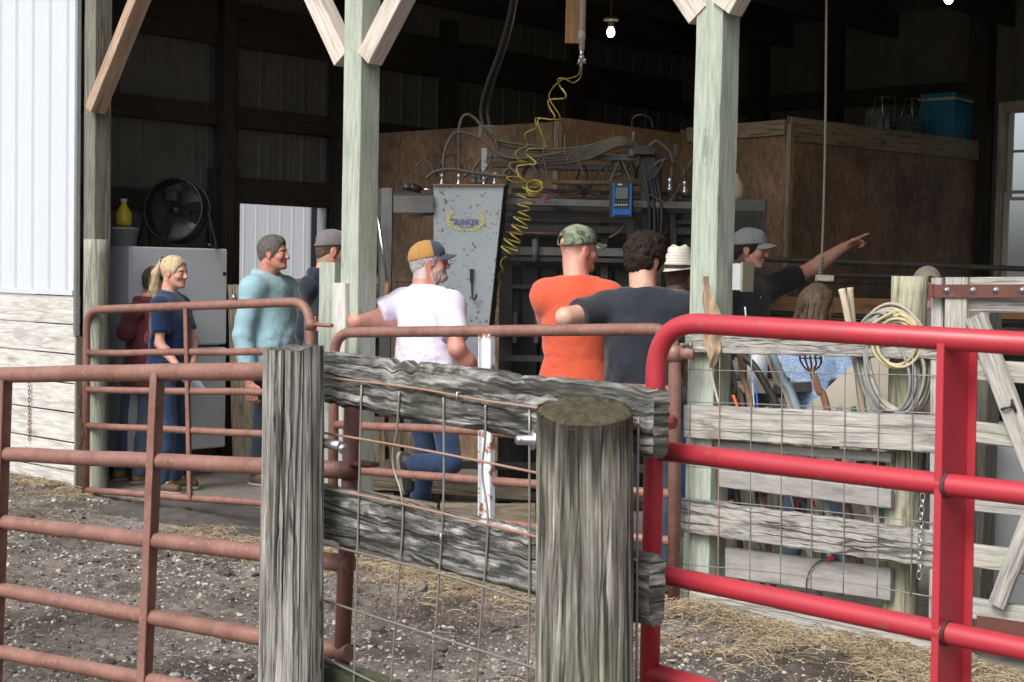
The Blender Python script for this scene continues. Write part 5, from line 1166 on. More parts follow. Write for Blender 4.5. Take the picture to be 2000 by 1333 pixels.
def _straw():
    m, N, L, P = newmat('woven_straw'); t = N.new('ShaderNodeUVMap'); t.uv_map = 'uv'; mp = N.new('ShaderNodeMapping'); mp.inputs['Scale'].default_value = (46, 9, 1); L.new(t.outputs[0], mp.inputs[0])
    v = N.new('ShaderNodeTexVoronoi'); v.inputs['Scale'].default_value = 1; v.inputs['Randomness'].default_value = .15; L.new(mp.outputs[0], v.inputs['Vector'])
    lt = N.new('ShaderNodeMath'); lt.operation = 'LESS_THAN'; lt.inputs[1].default_value = .24; L.new(v.outputs['Distance'], lt.inputs[0])
    sp = N.new('ShaderNodeSeparateXYZ'); L.new(t.outputs[0], sp.inputs[0]); r = ramp(N, [(.2, g3(0)), (.24, g3(1)), (.66, g3(1)), (.70, g3(0))]); L.new(sp.outputs[1], r.inputs[0])
    mu = N.new('ShaderNodeMath'); mu.operation = 'MULTIPLY'; L.new(lt.outputs[0], mu.inputs[0]); L.new(r.outputs[0], mu.inputs[1])
    L.new(mixc(N, L, mu.outputs[0], (.72,.69,.60), (.16,.13,.09)), P.inputs['Base Color']); P.inputs['Roughness'].default_value = .7; return m
M['strawh'] = _straw(); M['strawplain'] = paint('straw_brim', (.74,.71,.63), (.62,.58,.48), .4, .7, sc=40)
denim = lambda n, c: cloth(n, c, tuple(x*1.5+.02 for x in c), .5, fsc=7, bst=.5)
M['denim'] = denim('blue_denim', (.022,.045,.10)); M['denim2'] = denim('faded_denim', (.06,.09,.14)); M['denim3'] = denim('bright_blue_denim', (.024,.05,.105)); M['darktr'] = denim('dark_trousers', (.025,.035,.06))
def _hem_detail(): pass
YEL = paint('tan_boot_leather', (.28,.16,.04), (.18,.09,.03), .6, .6, sc=14); BRB = paint('brown_boot_leather', (.12,.065,.035), (.07,.04,.025), .6, .6, sc=14)
# ---------------------------------------------------------------- the people
# woman in navy
wY = 10.75
def wp(px, py, Y): return PX(px, py, Y)
M['navy'] = cloth('navy_shirt', (.009,.027,.078), (.006,.018,.055), .5)
pw = person('woman with a blond ponytail in a navy short-sleeved shirt, holding white paper', 334, 500, wY, -12, -24, hp=-4, female=True, skin=V3(.60,.33,.25), bulk=1.10,
    arms={'R': dict(e=wp(312, 672, wY-.22), w=wp(352, 722, wY-.38), hd=(.5,.0,-.8), pn=(.5,.8,.1), curl=(.9,1,1,1)), 'L': dict(e=wp(378, 668, wY+.12), w=wp(374, 738, wY-.10), curl=(.9,1,1,1))},
    shirt=M['navy'], shirt_name='shirt', trousers=M['denim3'], shoe=BRB, hair=(M['hair_blond'], (.5,.4,.25)), hairstyle='pony', collar=True, hem=.93, seed=2, brow=(.25,.17,.11), belly=.01)
pp = MB(); a_ = wp(455, 760, wY-.30); pp.poly([wp(362,744,wY-.40), wp(385,736,wY-.20), wp(404,762,wY-.22), wp(372,770,wY-.42)], .0012, Vector((0,-.4,1))); solo(pp, 'paper', M['siding'], 'white sheet of paper in the hand of the blond woman', 'paper')
# maroon hoodie, behind her
M['maroon'] = cloth('maroon_hoodie', (.125,.026,.034), (.08,.017,.022), .5)
person('person in a maroon hooded top and jeans, mostly hidden behind the blond woman', 300, 522, 11.15, 55, 40, female=False, skin=SKIN*.9, bulk=.98, arms={'L': dict(e=wp(243, 650, 11.0), w=wp(290, 625, 11.25)), 'R': dict(e=wp(300, 660, 10.95), w=wp(330, 640, 11.3))},
    shirt=M['maroon'], sleeve='long', shirt_name='hoodie', hood=True, trousers=M['denim2'], shoe=YEL, hair=(M['hair_dark'], (.03,.02,.02)), hairstyle='short', hem=.78, seed=4, lean=(.16,0))
# light blue hooded shirt
M['ltblue'] = cloth('light_blue_hooded_shirt', (.32,.50,.57), (.24,.42,.5), .4)
person('grey-haired man in a light blue hooded shirt standing at the back doorway', 528, 461, 11.2, -25, -16, hp=2, skin=V3(.56,.27,.20), bulk=1.17, belly=.02,
    arms={'R': dict(e=wp(475, 655, 10.95), w=wp(487, 745, 10.9)), 'L': dict(e=wp(590, 650, 11.35), w=wp(600, 730, 11.2))},
    shirt=M['ltblue'], sleeve='long', shirt_name='hooded_shirt', hood=True, trousers=M['darktr'], shoe=BRB, hair=(M['hair_grey'], (.14,.13,.12)), hairstyle='grey', hem=.83, seed=6, brow=(.13,.10,.08))
# navy hoodie with grey cap
M['navyh'] = cloth('dark_navy_hoodie', (.018,.024,.038), (.012,.016,.026), .5)
person('man in a grey cap and dark navy hoodie half behind the middle post', 643, 452, 10.25, 35, 12, hp=-3, skin=V3(.56,.32,.24), bulk=1.03, lean=(.03, 0), top_add=.0,
    shirt=M['navyh'], sleeve='long', shirt_name='hoodie', hood=True, trousers=M['darktr'], shoe=BRB, hair=(M['hair_brown'], (.10,.07,.05)), hairstyle='fade', hem=.80, seed=8, beard=(V3(.08,.05,.04), .6, 'stubble'),
    cap=dict(kind='cap', mat=M['capcol'], cols=((.16,.145,.16), (.16,.145,.16)), bcol=(.2,.19,.2), name='grey_cap'))
# man mostly hidden by the middle post
person('man in a brown patterned shirt almost hidden behind the middle post and silver rod', 722, 478, 10.1, 170, 175, skin=V3(.5,.24,.18), bulk=1.0, shirt=M['camoshirt'], sleeve='short', trousers=M['denim'], shoe=BRB, hair=(M['hair_dark'], (.04,.03,.03)), hairstyle='short', seed=10, hem=.85,
    arms={'R': dict(e=(1.13,-.24,.0), w=(1.22,-.10,.2), local=True), 'L': dict(e=(1.13,.26,.02), w=(1.20,.12,.22), local=True)})
# man in white polo leaning on the gate
yw = 9.12
M['polo'] = cloth('white_lavender_shirt', (.70,.66,.80), (.62,.58,.74), .35)
prw = person('grey-bearded man in a tan and navy cap and white shirt, leaning on the gate', 831, 473, yw, 42, 4, hp=7, skin=V3(.52,.26,.20), bulk=1.22, shw=.225, belly=.03, lean=(-.06, 0), foot_z=.0,
    arms={'L': dict(e=wp(697, 628, 8.98), w=wp(792, 634, 9.22), hd=(1,.3,.0), pn=(0,0,-1), curl=(.2,.2,.2,.2), sl=.60), 'R': dict(sl=.74, e=wp(893, 683, 8.80), w=wp(952, 762, 8.95), hd=(.5,.6,-.5))},
    legs={'R': dict(k=wp(880, 905, 8.85), a=wp(806, 905, 8.95), t=wp(818, 985, 8.98)), 'L': dict(k=(.50,.10,.04), a=(.09,.10,-.02), t=(.03,.13,.16), local=True)},
    shirt=M['polo'], sleeve='short', shirt_name='polo_shirt', trousers=M['denim'], shoe=paint('dark_shoe', (.03,.03,.03), (.05,.04,.04), .5, .6), hair=(M['hair_white'], (.42,.41,.40)), hairstyle='short', collar=True, hem=.90, seed=12, brow=(.4,.38,.36), beard=(V3(.52,.50,.48), .75, 'full'),
    cap=dict(kind='cap', mat=M['capcol'], cols=((.42,.22,.065), (.045,.055,.085)), two=True, name='tan_navy_cap', hole=False))
# his glasses
def glasses(pr):
    root, h, RM, J, A = pr; RW = WORG[root.name]; b = MB(); hw = lambda x, y, z: Vector(h(x, y, z)) + RW
    for y in (-1, 1):
        b.tube([hw(.108 - .35*(abs(math.cos(t))*.0), y*.031 + math.cos(t)*.021, .000 + math.sin(t)*.015) for t in [2*math.pi*i/16 for i in range(16)]], .0012, 6, closed=True); b.tube([hw(.107, y*.052, .006), hw(.09, y*.072, .007), hw(.0, y*.080, .010)], .0013, 6)
    b.tube([hw(.108,-.010,.003), hw(.112,0,.006), hw(.108,.010,.003)], .0012, 6); b.build('glasses', M['black'], root, True)
glasses(prw)
# orange shirt
M['orangesh'] = cloth('orange_sweatshirt', (.62,.105,.055), (.50,.08,.04), .4)
person('man in a camouflage cap and orange sweatshirt seen from behind at the gate', 1131, 443, 8.55, 82, 30, hp=0, skin=V3(.62,.32,.25), bulk=1.0, shw=.165, arms={'L': dict(e=wp(1078, 640, 8.75), w=wp(1150, 640, 9.0)), 'R': dict(e=wp(1205, 640, 8.7), w=wp(1130, 650, 9.0))},
    shirt=M['orangesh'], sleeve='long', shirt_name='sweatshirt', trousers=M['denim2'], shoe=BRB, hair=(M['hair_grey'], (.38,.25,.20)), hairstyle='none', hem=.78, seed=14, brow=(.3,.18,.12), belly=.0,
    cap=dict(kind='cap', mat=M['camo'], cols=((.2,.2,.12),)*2, name='camo_cap'))
# black T-shirt
yb = 7.98
M['blackt'] = cloth('faded_black_tshirt', (.022,.026,.036), (.04,.044,.055), .5)
person('man with dark curly hair and black T-shirt, elbow on the gate', 1262, 462, yb, 72, 36, hp=-4, skin=V3(.58,.36,.27), bulk=1.12, lean=(.0, -.02),
    arms={'L': dict(e=wp(1104, 620, yb-.12), w=wp(1205, 625, yb+.18), hd=(1,.3,0), pn=(0,0,-1), curl=(.2,.2,.2,.2)), 'R': dict(e=wp(1352, 690, yb+.05), w=wp(1330, 770, yb+.25))},
    shirt=M['blackt'], sleeve='short', shirt_name='t_shirt', trousers=M['denim2'], shoe=BRB, hair=(M['hair_curl'], (.03,.02,.02)), hairstyle='curly', hem=.86, seed=16, brow=(.03,.02,.02), beard=(V3(.05,.03,.03), .55, 'stubble'))
# straw hat man
M['greyt'] = cloth('grey_tshirt', (.12,.125,.15), (.09,.09,.11), .4)
person('man in a white straw cowboy hat and grey shirt behind the right barn post', 1326, 500, 9.2, 75, 60, skin=V3(.5,.28,.21), bulk=1.05, shirt=M['greyt'], trousers=M['denim'], shoe=BRB, hair=(M['hair_brown'], (.08,.05,.04)), hairstyle='short', hem=.86, seed=18,
    cap=dict(kind='straw', mat=M['strawh']))
# pointing man
yp = 10.3
M['blacks'] = cloth('black_button_shirt', (.016,.017,.021), (.026,.027,.032), .5)
ppt = person('man in a grey cap and black shirt pointing right with outstretched arm', 1459, 441, yp, -50, -22, hp=-2, skin=V3(.52,.29,.22), bulk=1.0, foot_z=.0, H=1.90,
    arms={'L': dict(e=wp(1578, 523, yp+.28), w=wp(1644, 481, yp+.30), hd=(.80,.1,.52), pn=(.3,-.25,-.9), ts=1, curl=(.12,.75,.55,.35), thumb=.5), 'R': None} if False else {'L': dict(e=wp(1588, 524, yp+.22), w=wp(1646, 484, yp+.22), hd=(.92,.1,.45), pn=(.3,-.45,-.8), curl=(.05,1.25,1.3,.35), thumb=1.0)},
    shirt=M['blacks'], sleeve='short', shirt_name='button_shirt', trousers=M['darktr'], shoe=BRB, hair=(M['hair_dark'], (.04,.03,.03)), hairstyle='short', hem=.86, seed=20, collar=True, brow=(.05,.03,.03), beard=(V3(.06,.035,.03), .7, 'goatee'),
    cap=dict(kind='cap', mat=M['capcol'], cols=((.27,.29,.32), (.27,.29,.32)), bcol=(.27,.29,.32), name='grey_cap', patch=True))
def buttons(pr, us=((1.36,.0),(1.27,.0),(1.18,.0),(1.09,0)), r=.0058):
    root, h, RM, J, A = pr; RW = WORG[root.name]
    for z, y in us:
        o = Vector(J(z, y, .128)) + RW; d = Vector(J(z, y, 1.0)) - Vector(J(z, y, 0)); b = MB(); b.lathe(o, [(0,.0),(r*.6,.0025),(r,.0015),(r,-.012)], 12, d); b.build('button', M['greybox'], root, True)
buttons(ppt)
# long-haired person in a blue patterned shirt
def _floral():
    m, N, L, P = newmat('blue_floral_cotton'); oc = coords(N, L, 'obj', (1, 1, 1)); n = nz(N, L, oc, 34, 2, .5, 2.2)
    r = ramp(N, [(.44, (.22,.36,.62)), (.50, (.62,.70,.80)), (.56, (.25,.40,.66))]); L.new(n, r.inputs[0]); L.new(r.outputs[0], P.inputs['Base Color']); P.inputs['Roughness'].default_value = .9; return m
M['floral'] = _floral()
person('person with long light brown hair and pale blue patterned shirt behind the tools', 1597, 556, 8.35, 62, 22, hp=-14, female=True, skin=V3(.55,.31,.23), bulk=1.12, shirt=M['floral'], trousers=M['denim2'], shoe=BRB, hair=(M['hair_long'], (.25,.18,.12)), hairstyle='long', hem=.66, seed=22)
# cap seen over the round post
M['plaid'] = paint('plaid_shirt', (.14,.06,.07), (.25,.25,.3), .9, .9, sc=22)
person('man in a tan mesh cap behind the round post at the wooden gate', 1813, 524, 9.2, 88, 88, skin=V3(.5,.27,.2), bulk=1.0, shirt=M['plaid'], trousers=M['denim'], shoe=BRB, hair=(M['hair_brown'], (.1,.06,.05)), hairstyle='fade', hem=.86, seed=24,
    cap=dict(kind='cap', mat=M['capcol'], cols=((.42,.36,.28), (.36,.30,.23)), name='tan_mesh_cap'))
# ---------------------------------------------------------------- cattle chute
YC = 9.85
def C(px, py, dy=0): return PX(px, py, YC + dy)
cc0 = C(950, 700); chute = thing('cattle_chute', 'grey hydraulic cattle squeeze chute with its control hoses and a speckled front panel', 'cattle chute', (cc0.x, YC, 0))
XA, YA = Vector((1,0,0)), Vector((0,1,0))
def cbar(p, q, w, h, mat='chutemid', nm='frame_bar', up=UP, bev=.003): b = MB(); b.beam(p, q, w, h, up, bev); return b.build(nm, M[mat], chute)
# front panel: tapering sheet with a folded edge
pan = MB(); ps = [C(847, 364), C(984, 364), C(946, 720), C(938, 800), C(847, 800)]; pan.poly(ps, .012, YA)
panel = pan.build('front_panel', M['chute'], chute)
e = MB(); e.poly([C(984, 362, .0), C(992, 362, .14), C(964, 640, .14), C(946, 800, .14), C(938, 800, 0), C(955, 640, 0)], .008, (XA + YA*-.2)); e.build('panel_edge', M['chutedk'], panel)
e = MB(); e.beam(C(846, 362), C(986, 362), .05, .012, UP); e.build('panel_lip', M['rust'], panel)
# laurel badge and lettering
def text(body, center, size, right, up, mat, parent, name, squash=1.0, bold=.0, ext=.001):
    cu = bpy.data.curves.new(name, 'FONT'); cu.body = body; cu.size = size; cu.align_x = 'CENTER'; cu.align_y = 'CENTER'; cu.extrude = ext; cu.offset = bold; cu.resolution_u = 3
    tmp = bpy.data.objects.new('tmp_text', cu); COL.objects.link(tmp); dg = bpy.context.evaluated_depsgraph_get(); me = bpy.data.meshes.new_from_object(tmp.evaluated_get(dg)); bpy.data.objects.remove(tmp)
    me.name = name; n = right.cross(up); mt = Matrix((right*squash, up, n)).transposed().to_4x4(); mt.translation = Vector(center) - WORG[parent.name]; me.transform(mt); me.materials.clear(); me.materials.append(mat)
    o = bpy.data.objects.new(name, me); COL.objects.link(o); o.parent = parent; WORG[o.name] = WORG[parent.name].copy(); return o
M['logo_blue'] = paint('faded_blue_lettering', (.10,.12,.28), (.2,.24,.33), .5, .5, sc=60); M['logo_y'] = paint('yellow_laurel', (.72,.62,.10), (.6,.55,.25), .4, .5, sc=60)
tc = C(909.5, 434, -.012); text('SILENCER', tc, .047, XA, UP, M['logo_blue'], panel, 'lettering', .80, .0012)
text('HYDRAULIC SQUEEZE', C(909.5, 443, -.012), .011, XA, UP, M['logo_blue'], panel, 'lettering', .9)
lf = MB(); cx = C(909.5, 436, -.010)
for sd in (-1, 1):
    for k in range(9):
        t = -1.25 + k*.24; r = .112; base = cx + XA*(sd*r*math.cos(t)*1.0) + UP*(r*.60*math.sin(t) + .018)
        tang = (XA*(-sd*math.sin(t)*.8) + UP*(.6*math.cos(t))).normalized(); nn = (XA*sd*math.cos(t) + UP*math.sin(t)).normalized()
        for q in (-1, 1):
            d = (tang*.85 + nn*q*.6).normalized(); s_ = d.cross(YA); L = .020; p = base
            lf.poly([p, p + d*L*.4 + s_*.0045, p + d*L, p + d*L*.4 - s_*.0045], .003, YA)
    lf.tube([cx + XA*(sd*.112*math.cos(t)) + UP*(.067*math.sin(t)+.018) for t in [-1.5 + i*.17 for i in range(14)]], .0014, 5)
lf.build('laurel_wreath', M['logo_y'], panel)
hk = MB(); hk.beam(C(917, 528, -.014), C(926, 528, -.014), .012, .012, UP); hk.beam(C(921, 528, -.02), C(921, 552, -.02), .022, .014, YA); hk.tube(spline([C(921.5, 550, -.02), C(922, 575, -.025), C(924, 584, -.05), C(929, 583, -.05), C(931, 575, -.05)], 6), .006, 8); hk.build('hook', M['black'], panel)
for k in range(5): cbar(C(984-k*6.8, 372+k*62, -.012), C(984-k*6.8-5, 372+k*62+46, -.012), .010, .008, 'chute', 'hinge_strip') if False else None
# left frame
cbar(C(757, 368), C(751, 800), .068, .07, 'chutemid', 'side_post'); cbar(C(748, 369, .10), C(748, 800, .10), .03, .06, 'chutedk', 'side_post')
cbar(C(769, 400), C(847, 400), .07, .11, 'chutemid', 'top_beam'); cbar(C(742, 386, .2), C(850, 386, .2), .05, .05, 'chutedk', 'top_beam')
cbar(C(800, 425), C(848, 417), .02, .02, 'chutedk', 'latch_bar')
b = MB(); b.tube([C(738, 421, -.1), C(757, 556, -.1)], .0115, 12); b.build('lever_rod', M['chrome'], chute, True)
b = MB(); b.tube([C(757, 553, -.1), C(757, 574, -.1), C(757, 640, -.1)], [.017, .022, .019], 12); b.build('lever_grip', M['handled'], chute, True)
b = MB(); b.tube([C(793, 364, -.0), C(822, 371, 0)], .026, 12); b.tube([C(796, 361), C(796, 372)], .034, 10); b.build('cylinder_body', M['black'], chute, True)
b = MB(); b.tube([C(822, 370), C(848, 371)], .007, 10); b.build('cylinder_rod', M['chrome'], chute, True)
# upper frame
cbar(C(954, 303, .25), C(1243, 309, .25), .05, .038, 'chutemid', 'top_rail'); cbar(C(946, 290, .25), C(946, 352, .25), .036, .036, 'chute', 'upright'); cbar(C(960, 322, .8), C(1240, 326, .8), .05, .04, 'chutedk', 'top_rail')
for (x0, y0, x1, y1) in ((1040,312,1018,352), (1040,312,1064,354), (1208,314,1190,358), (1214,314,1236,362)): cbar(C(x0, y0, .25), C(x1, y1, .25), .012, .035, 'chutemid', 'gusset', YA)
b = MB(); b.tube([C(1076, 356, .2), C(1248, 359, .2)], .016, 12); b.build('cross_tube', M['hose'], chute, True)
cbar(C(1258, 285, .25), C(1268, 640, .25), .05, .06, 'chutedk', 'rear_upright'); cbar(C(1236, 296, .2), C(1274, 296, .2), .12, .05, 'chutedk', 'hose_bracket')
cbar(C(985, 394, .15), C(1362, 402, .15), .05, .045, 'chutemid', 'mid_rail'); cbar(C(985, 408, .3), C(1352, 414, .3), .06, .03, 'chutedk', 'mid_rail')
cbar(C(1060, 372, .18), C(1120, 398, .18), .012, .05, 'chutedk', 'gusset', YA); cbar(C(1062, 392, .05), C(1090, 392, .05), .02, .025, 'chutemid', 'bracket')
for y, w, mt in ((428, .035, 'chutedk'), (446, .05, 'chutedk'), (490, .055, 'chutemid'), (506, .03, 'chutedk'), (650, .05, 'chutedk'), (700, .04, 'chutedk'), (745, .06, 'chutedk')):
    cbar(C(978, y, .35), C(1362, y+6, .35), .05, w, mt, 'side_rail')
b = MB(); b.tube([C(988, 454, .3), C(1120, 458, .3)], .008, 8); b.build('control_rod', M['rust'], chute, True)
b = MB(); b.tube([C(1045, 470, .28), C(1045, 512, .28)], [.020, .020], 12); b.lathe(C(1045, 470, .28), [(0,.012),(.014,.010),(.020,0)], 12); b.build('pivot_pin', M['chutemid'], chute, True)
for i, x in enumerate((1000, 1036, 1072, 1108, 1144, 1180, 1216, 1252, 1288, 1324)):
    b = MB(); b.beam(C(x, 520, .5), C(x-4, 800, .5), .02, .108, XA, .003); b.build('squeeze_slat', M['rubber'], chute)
b = MB(); b.poly([C(986,384,.72), C(1362,390,.72), C(1362,980,.72), C(986,980,.72)], .01, YA); b.build('dark_backing', M['rubber'], chute)  # added dark sheet: near-black depth behind the bars, hides the plywood
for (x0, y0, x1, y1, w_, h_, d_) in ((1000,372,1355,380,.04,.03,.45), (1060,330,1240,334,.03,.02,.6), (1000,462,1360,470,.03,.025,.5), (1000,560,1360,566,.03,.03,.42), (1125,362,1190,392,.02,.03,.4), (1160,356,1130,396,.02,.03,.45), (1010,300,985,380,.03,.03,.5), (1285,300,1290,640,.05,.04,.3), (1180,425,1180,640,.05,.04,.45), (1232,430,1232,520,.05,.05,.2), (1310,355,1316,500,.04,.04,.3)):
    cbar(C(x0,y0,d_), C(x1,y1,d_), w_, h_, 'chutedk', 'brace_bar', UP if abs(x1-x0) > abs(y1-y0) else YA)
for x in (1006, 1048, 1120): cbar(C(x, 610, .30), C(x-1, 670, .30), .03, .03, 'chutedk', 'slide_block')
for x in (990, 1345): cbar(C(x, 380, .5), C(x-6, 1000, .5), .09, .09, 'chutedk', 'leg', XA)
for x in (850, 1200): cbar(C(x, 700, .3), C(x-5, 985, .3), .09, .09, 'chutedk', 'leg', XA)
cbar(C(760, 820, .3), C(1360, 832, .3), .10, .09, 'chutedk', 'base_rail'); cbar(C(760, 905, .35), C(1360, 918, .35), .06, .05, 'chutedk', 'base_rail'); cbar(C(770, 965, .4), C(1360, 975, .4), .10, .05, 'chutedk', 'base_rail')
# pipe fittings and hoses
def hose(pts, dy, r=.0095, mat='hose', nm='hose', parent=None, n=8, rr=8):
    b = MB(); P_ = [C(p[0], p[1], p[2] if len(p) > 2 else dy) for p in pts]; b.tube(spline(P_, n), r, rr); return b.build(nm, M[mat], parent or chute, True)
for i in range(6):
    o = i*5; hose(((942+o*.6,246,.2), (955+o*.5,262+o*.5), (985,286+o*.9), (1060,293+o*1.1), (1140,288+o), (1210,270+o*.6), (1246,285+o*.3,.2), (1252+o*.8,300,.2)), .2 - i*.01, .0105); hose(((1252+o*.8,300,.2), (1258+o*1.0,330,.15), (1266+rnd.uniform(-3,3)+o*1.2,420,.12+.02*(i%2)), (1262+rnd.uniform(-4,4)+o*1.1,540,.2-.03*(i%3)), (1262+o*1.3,640,.2)), .2, .0105, 'rubber')
for k_ in range(16):
    r1_, r2_ = rnd.uniform(850, 1330), rnd.uniform(-70, 70); y1_, y2_ = rnd.uniform(335, 362), rnd.uniform(300, 352); hose(((r1_, y1_), (r1_+r2_*.3, y1_-rnd.uniform(8, 42)), (r1_+r2_*.7, y2_-rnd.uniform(0, 25)), (r1_+r2_, y2_+8)), rnd.uniform(.05, .5), rnd.choice((.005, .007, .009)), rnd.choice(('hose', 'rubber')))
hose(((866,345),(868,300),(886,262),(915,262),(945,276),(975,302),(1020,310),(1100,298)), .1)
hose(((897,345),(896,280),(899,240),(911,224),(928,232),(944,250),(975,275),(1060,288)), .15)
hose(((832,349),(850,336),(880,331),(915,336),(955,342),(988,345)), .0, .012)
hose(((905,346),(922,334),(938,312)), .1); hose(((925,360),(950,330),(962,300)), .2, .007); hose(((980,345),(992,330),(1010,336),(1024,352)), .1, .008)
hose(((1268,286),(1282,277),(1296,285),(1310,300),(1314,318)), .1, .012); hose(((1314,318),(1312,335),(1308,360)), .1)
hose(((1270,330),(1290,315),(1315,315),(1334,330),(1336,345)), .15); hose(((1336,370),(1340,340),(1352,315),(1365,300)), .2)
hose(((1158,352),(1176,330),(1200,315),(1226,320),(1240,345)), .3, .007); hose(((1100,382),(1130,376),(1160,356),(1240,336)), .35, .006)
hose(((1240,405),(1226,430),(1210,452),(1190,465)), .1, .006); hose(((1268,380),(1300,395),(1318,382),(1330,360),(1344,378)), .1, .005)
hose(((1234,252),(1236,232),(1252,225),(1270,232),(1275,250)), .3, .005, 'rubber')
hose(((944,248,.2),(940,215,.2),(950,170,.1),(972,110,0),(990,50,-.1),(1006,-30,-.2)), .2, .014, 'rubber'); hose(((956,248,.2),(952,215,.2),(964,160,.1),(984,100,0),(1000,40,-.1),(1012,-30,-.2)), .2, .011, 'rubber')
b = MB()
for x, y in ((863,345),(896,346),(966,344),(1308,355),(1337,360),(945,350)):
    b_ = MB(); b_.lathe(C(x, y+12, .02), [(.012,-.02),(.016,-.02),(.016,0),(.010,.004),(.010,.03),(.013,.034),(.013,.055),(.008,.06),(0,.06)], 12); b_.build('hose_fitting', M['steel'], chute, True)
for x in (1062, 1103, 1128): cbar(C(x, 262 if x == 1103 else 276, .1), C(x, 302, .1), .008, .008, 'chutemid', 'hose_clip')
b = MB(); b.beam(C(938, 246, .1), C(968, 247, .1), .02, .008, UP); b.beam(C(939, 246, .1), C(935, 272, .1), .01, .02, XA); b.build('hose_hook', M['chutemid'], chute)
b = MB(); b.tube([C(1238, 258, .2), C(1236, 300, .2)], .009, 8); b.lathe(C(1236, 300, .2), [(0,.03),(.02,.03),(.035,0),(.035,-.02),(0,-.02)], 12); b.build('spring_mount', M['chutemid'], chute, True)
for k in range(4):
    b = MB(); b.tube([C(925+k*10, 352, .05), C(927+k*10, 338+ (k%2)*4, .05)], .010, 8); b.beam(C(920+k*10, 354, .05), C(932+k*10, 354, .05), .05, .035, UP); b.build('valve_spool', M['chutemid'], chute, True)
b = MB(); b.tube([C(1056, 388, .0), C(1074, 389, 0)], .006, 8); b.build('red_tab', M['red'], chute, True)
# scale display
dsp = thing('scale_display', 'blue livestock scale display with a grey screen hanging on the chute frame', 'display', C(1213, 425, -.05))
b = MB(); b.box(C(1213.5, 391, -.03), .152, .05, .218, (XA, YA), .008); b.build('housing', M['black'], dsp)
for x in (1199, 1232): b = MB(); b.box(C(x, 391, -.058), .016, .014, .21, (XA, YA), .004); b.build('side_bumper', M['blue'], dsp)
b = MB(); b.box(C(1214, 378, -.060), .078, .012, .075, (XA, YA), .003); b.build('screen', M['lcd'], dsp)
b = MB(); b.box(C(1211, 361, -.062), .03, .006, .010, (XA, YA)); b.build('badge', M['greybox'], dsp)
kp = MB(); kp.box(C(1214, 415, -.058), .118, .016, .042, (XA, YA), .004); kpo = kp.build('keypad', M['blue'], dsp)
kb = MB()
for r_ in range(2):
    for k in range(7): kb.lathe(C(1201+k*4.2, 411+r_*6, -.066), [(0,.004),(.0045,.003),(.0055,0)], 8, -YA)
kb.build('keys', M['bluep'], kpo, True); kb = MB()
for k in range(5): kb.lathe(C(1203+k*5.2, 401, -.06), [(0,.005),(.006,.004),(.007,0)], 8, -YA)
kb.build('keys', M['greybox'], dsp, True)
# yellow coiled air hose
def coil(path, r, turns, rr, rad=None, seed=1):
    path = spline(path, 10); n = turns*18; out = []; L = [0]
    for i in range(1, len(path)): L.append(L[-1] + (path[i]-path[i-1]).length)
    for k in range(n+1):
        s = L[-1]*k/n; i = max(0, min(len(path)-2, next((j for j in range(len(L)-1) if L[j+1] >= s), len(path)-2))); t = (s-L[i])/max(L[i+1]-L[i], 1e-6); c = path[i].lerp(path[i+1], t)
        a, b_, d = frame(path[min(i+1, len(path)-1)] - path[i], YA); th = 2*math.pi*turns*k/n; rd = r*(rad(k/n) if rad else 1); out.append(c + a*math.cos(th)*rd + b_*math.sin(th)*rd)
    return out
yh = MB(); zig = [(1134,128),(1130,146),(1110,154),(1091,154),(1093,168),(1106,188),(1098,193),(1072,196),(1074,212),(1084,228),(1078,234),(1058,232),(1050,238),(1058,262),(1066,284),(1056,290),(1034,291),(1026,300),(1036,308),(1047,320),(1030,322),(1010,326),(1014,345),(1030,356)]
yh.tube(spline([C(x, y, -.25 + .03*math.sin(i*1.9)) for i, (x, y) in enumerate(zig)], 6), .0046, 8)
zig2 = [(1137,128),(1134,150),(1120,162),(1098,156),(1072,188),(1094,232),(1048,231),(1047,250),(1025,262),(1030,284),(1008,296),(1012,312),(1032,318),(998,318),(1000,332),(1018,345),(990,346),(1004,356),(1030,356)]
yh.tube(spline([C(x, y, -.22 + .03*math.cos(i*2.1)) for i, (x, y) in enumerate(zig2)], 6), .0036, 8)
yh.tube(coil([C(1044, 362, -.25), C(1044, 372, -.22)], .050, 3, 0), .0052, 8)
yh.tube(coil([C(1036, 362, -.2), C(1026, 395, -.2), C(1024, 420, -.2), C(1014, 445, -.2), C(1004, 468, -.2), C(990, 496, -.2)], .052, 9, 0, rad=lambda t: .7+.45*math.sin(t*9)**2), .0050, 8)
yh.tube(coil([C(985, 500, .0), C(974, 560, .12), C(968, 640, .12), C(962, 720, .12)], .015, 7, 0), .0034, 8)
solo(yh, 'coiled_hose', M['yellow'], 'yellow coiled air hose hanging from the ceiling fitting down to the chute', 'hose', smooth=True, org=C(1000, 640))
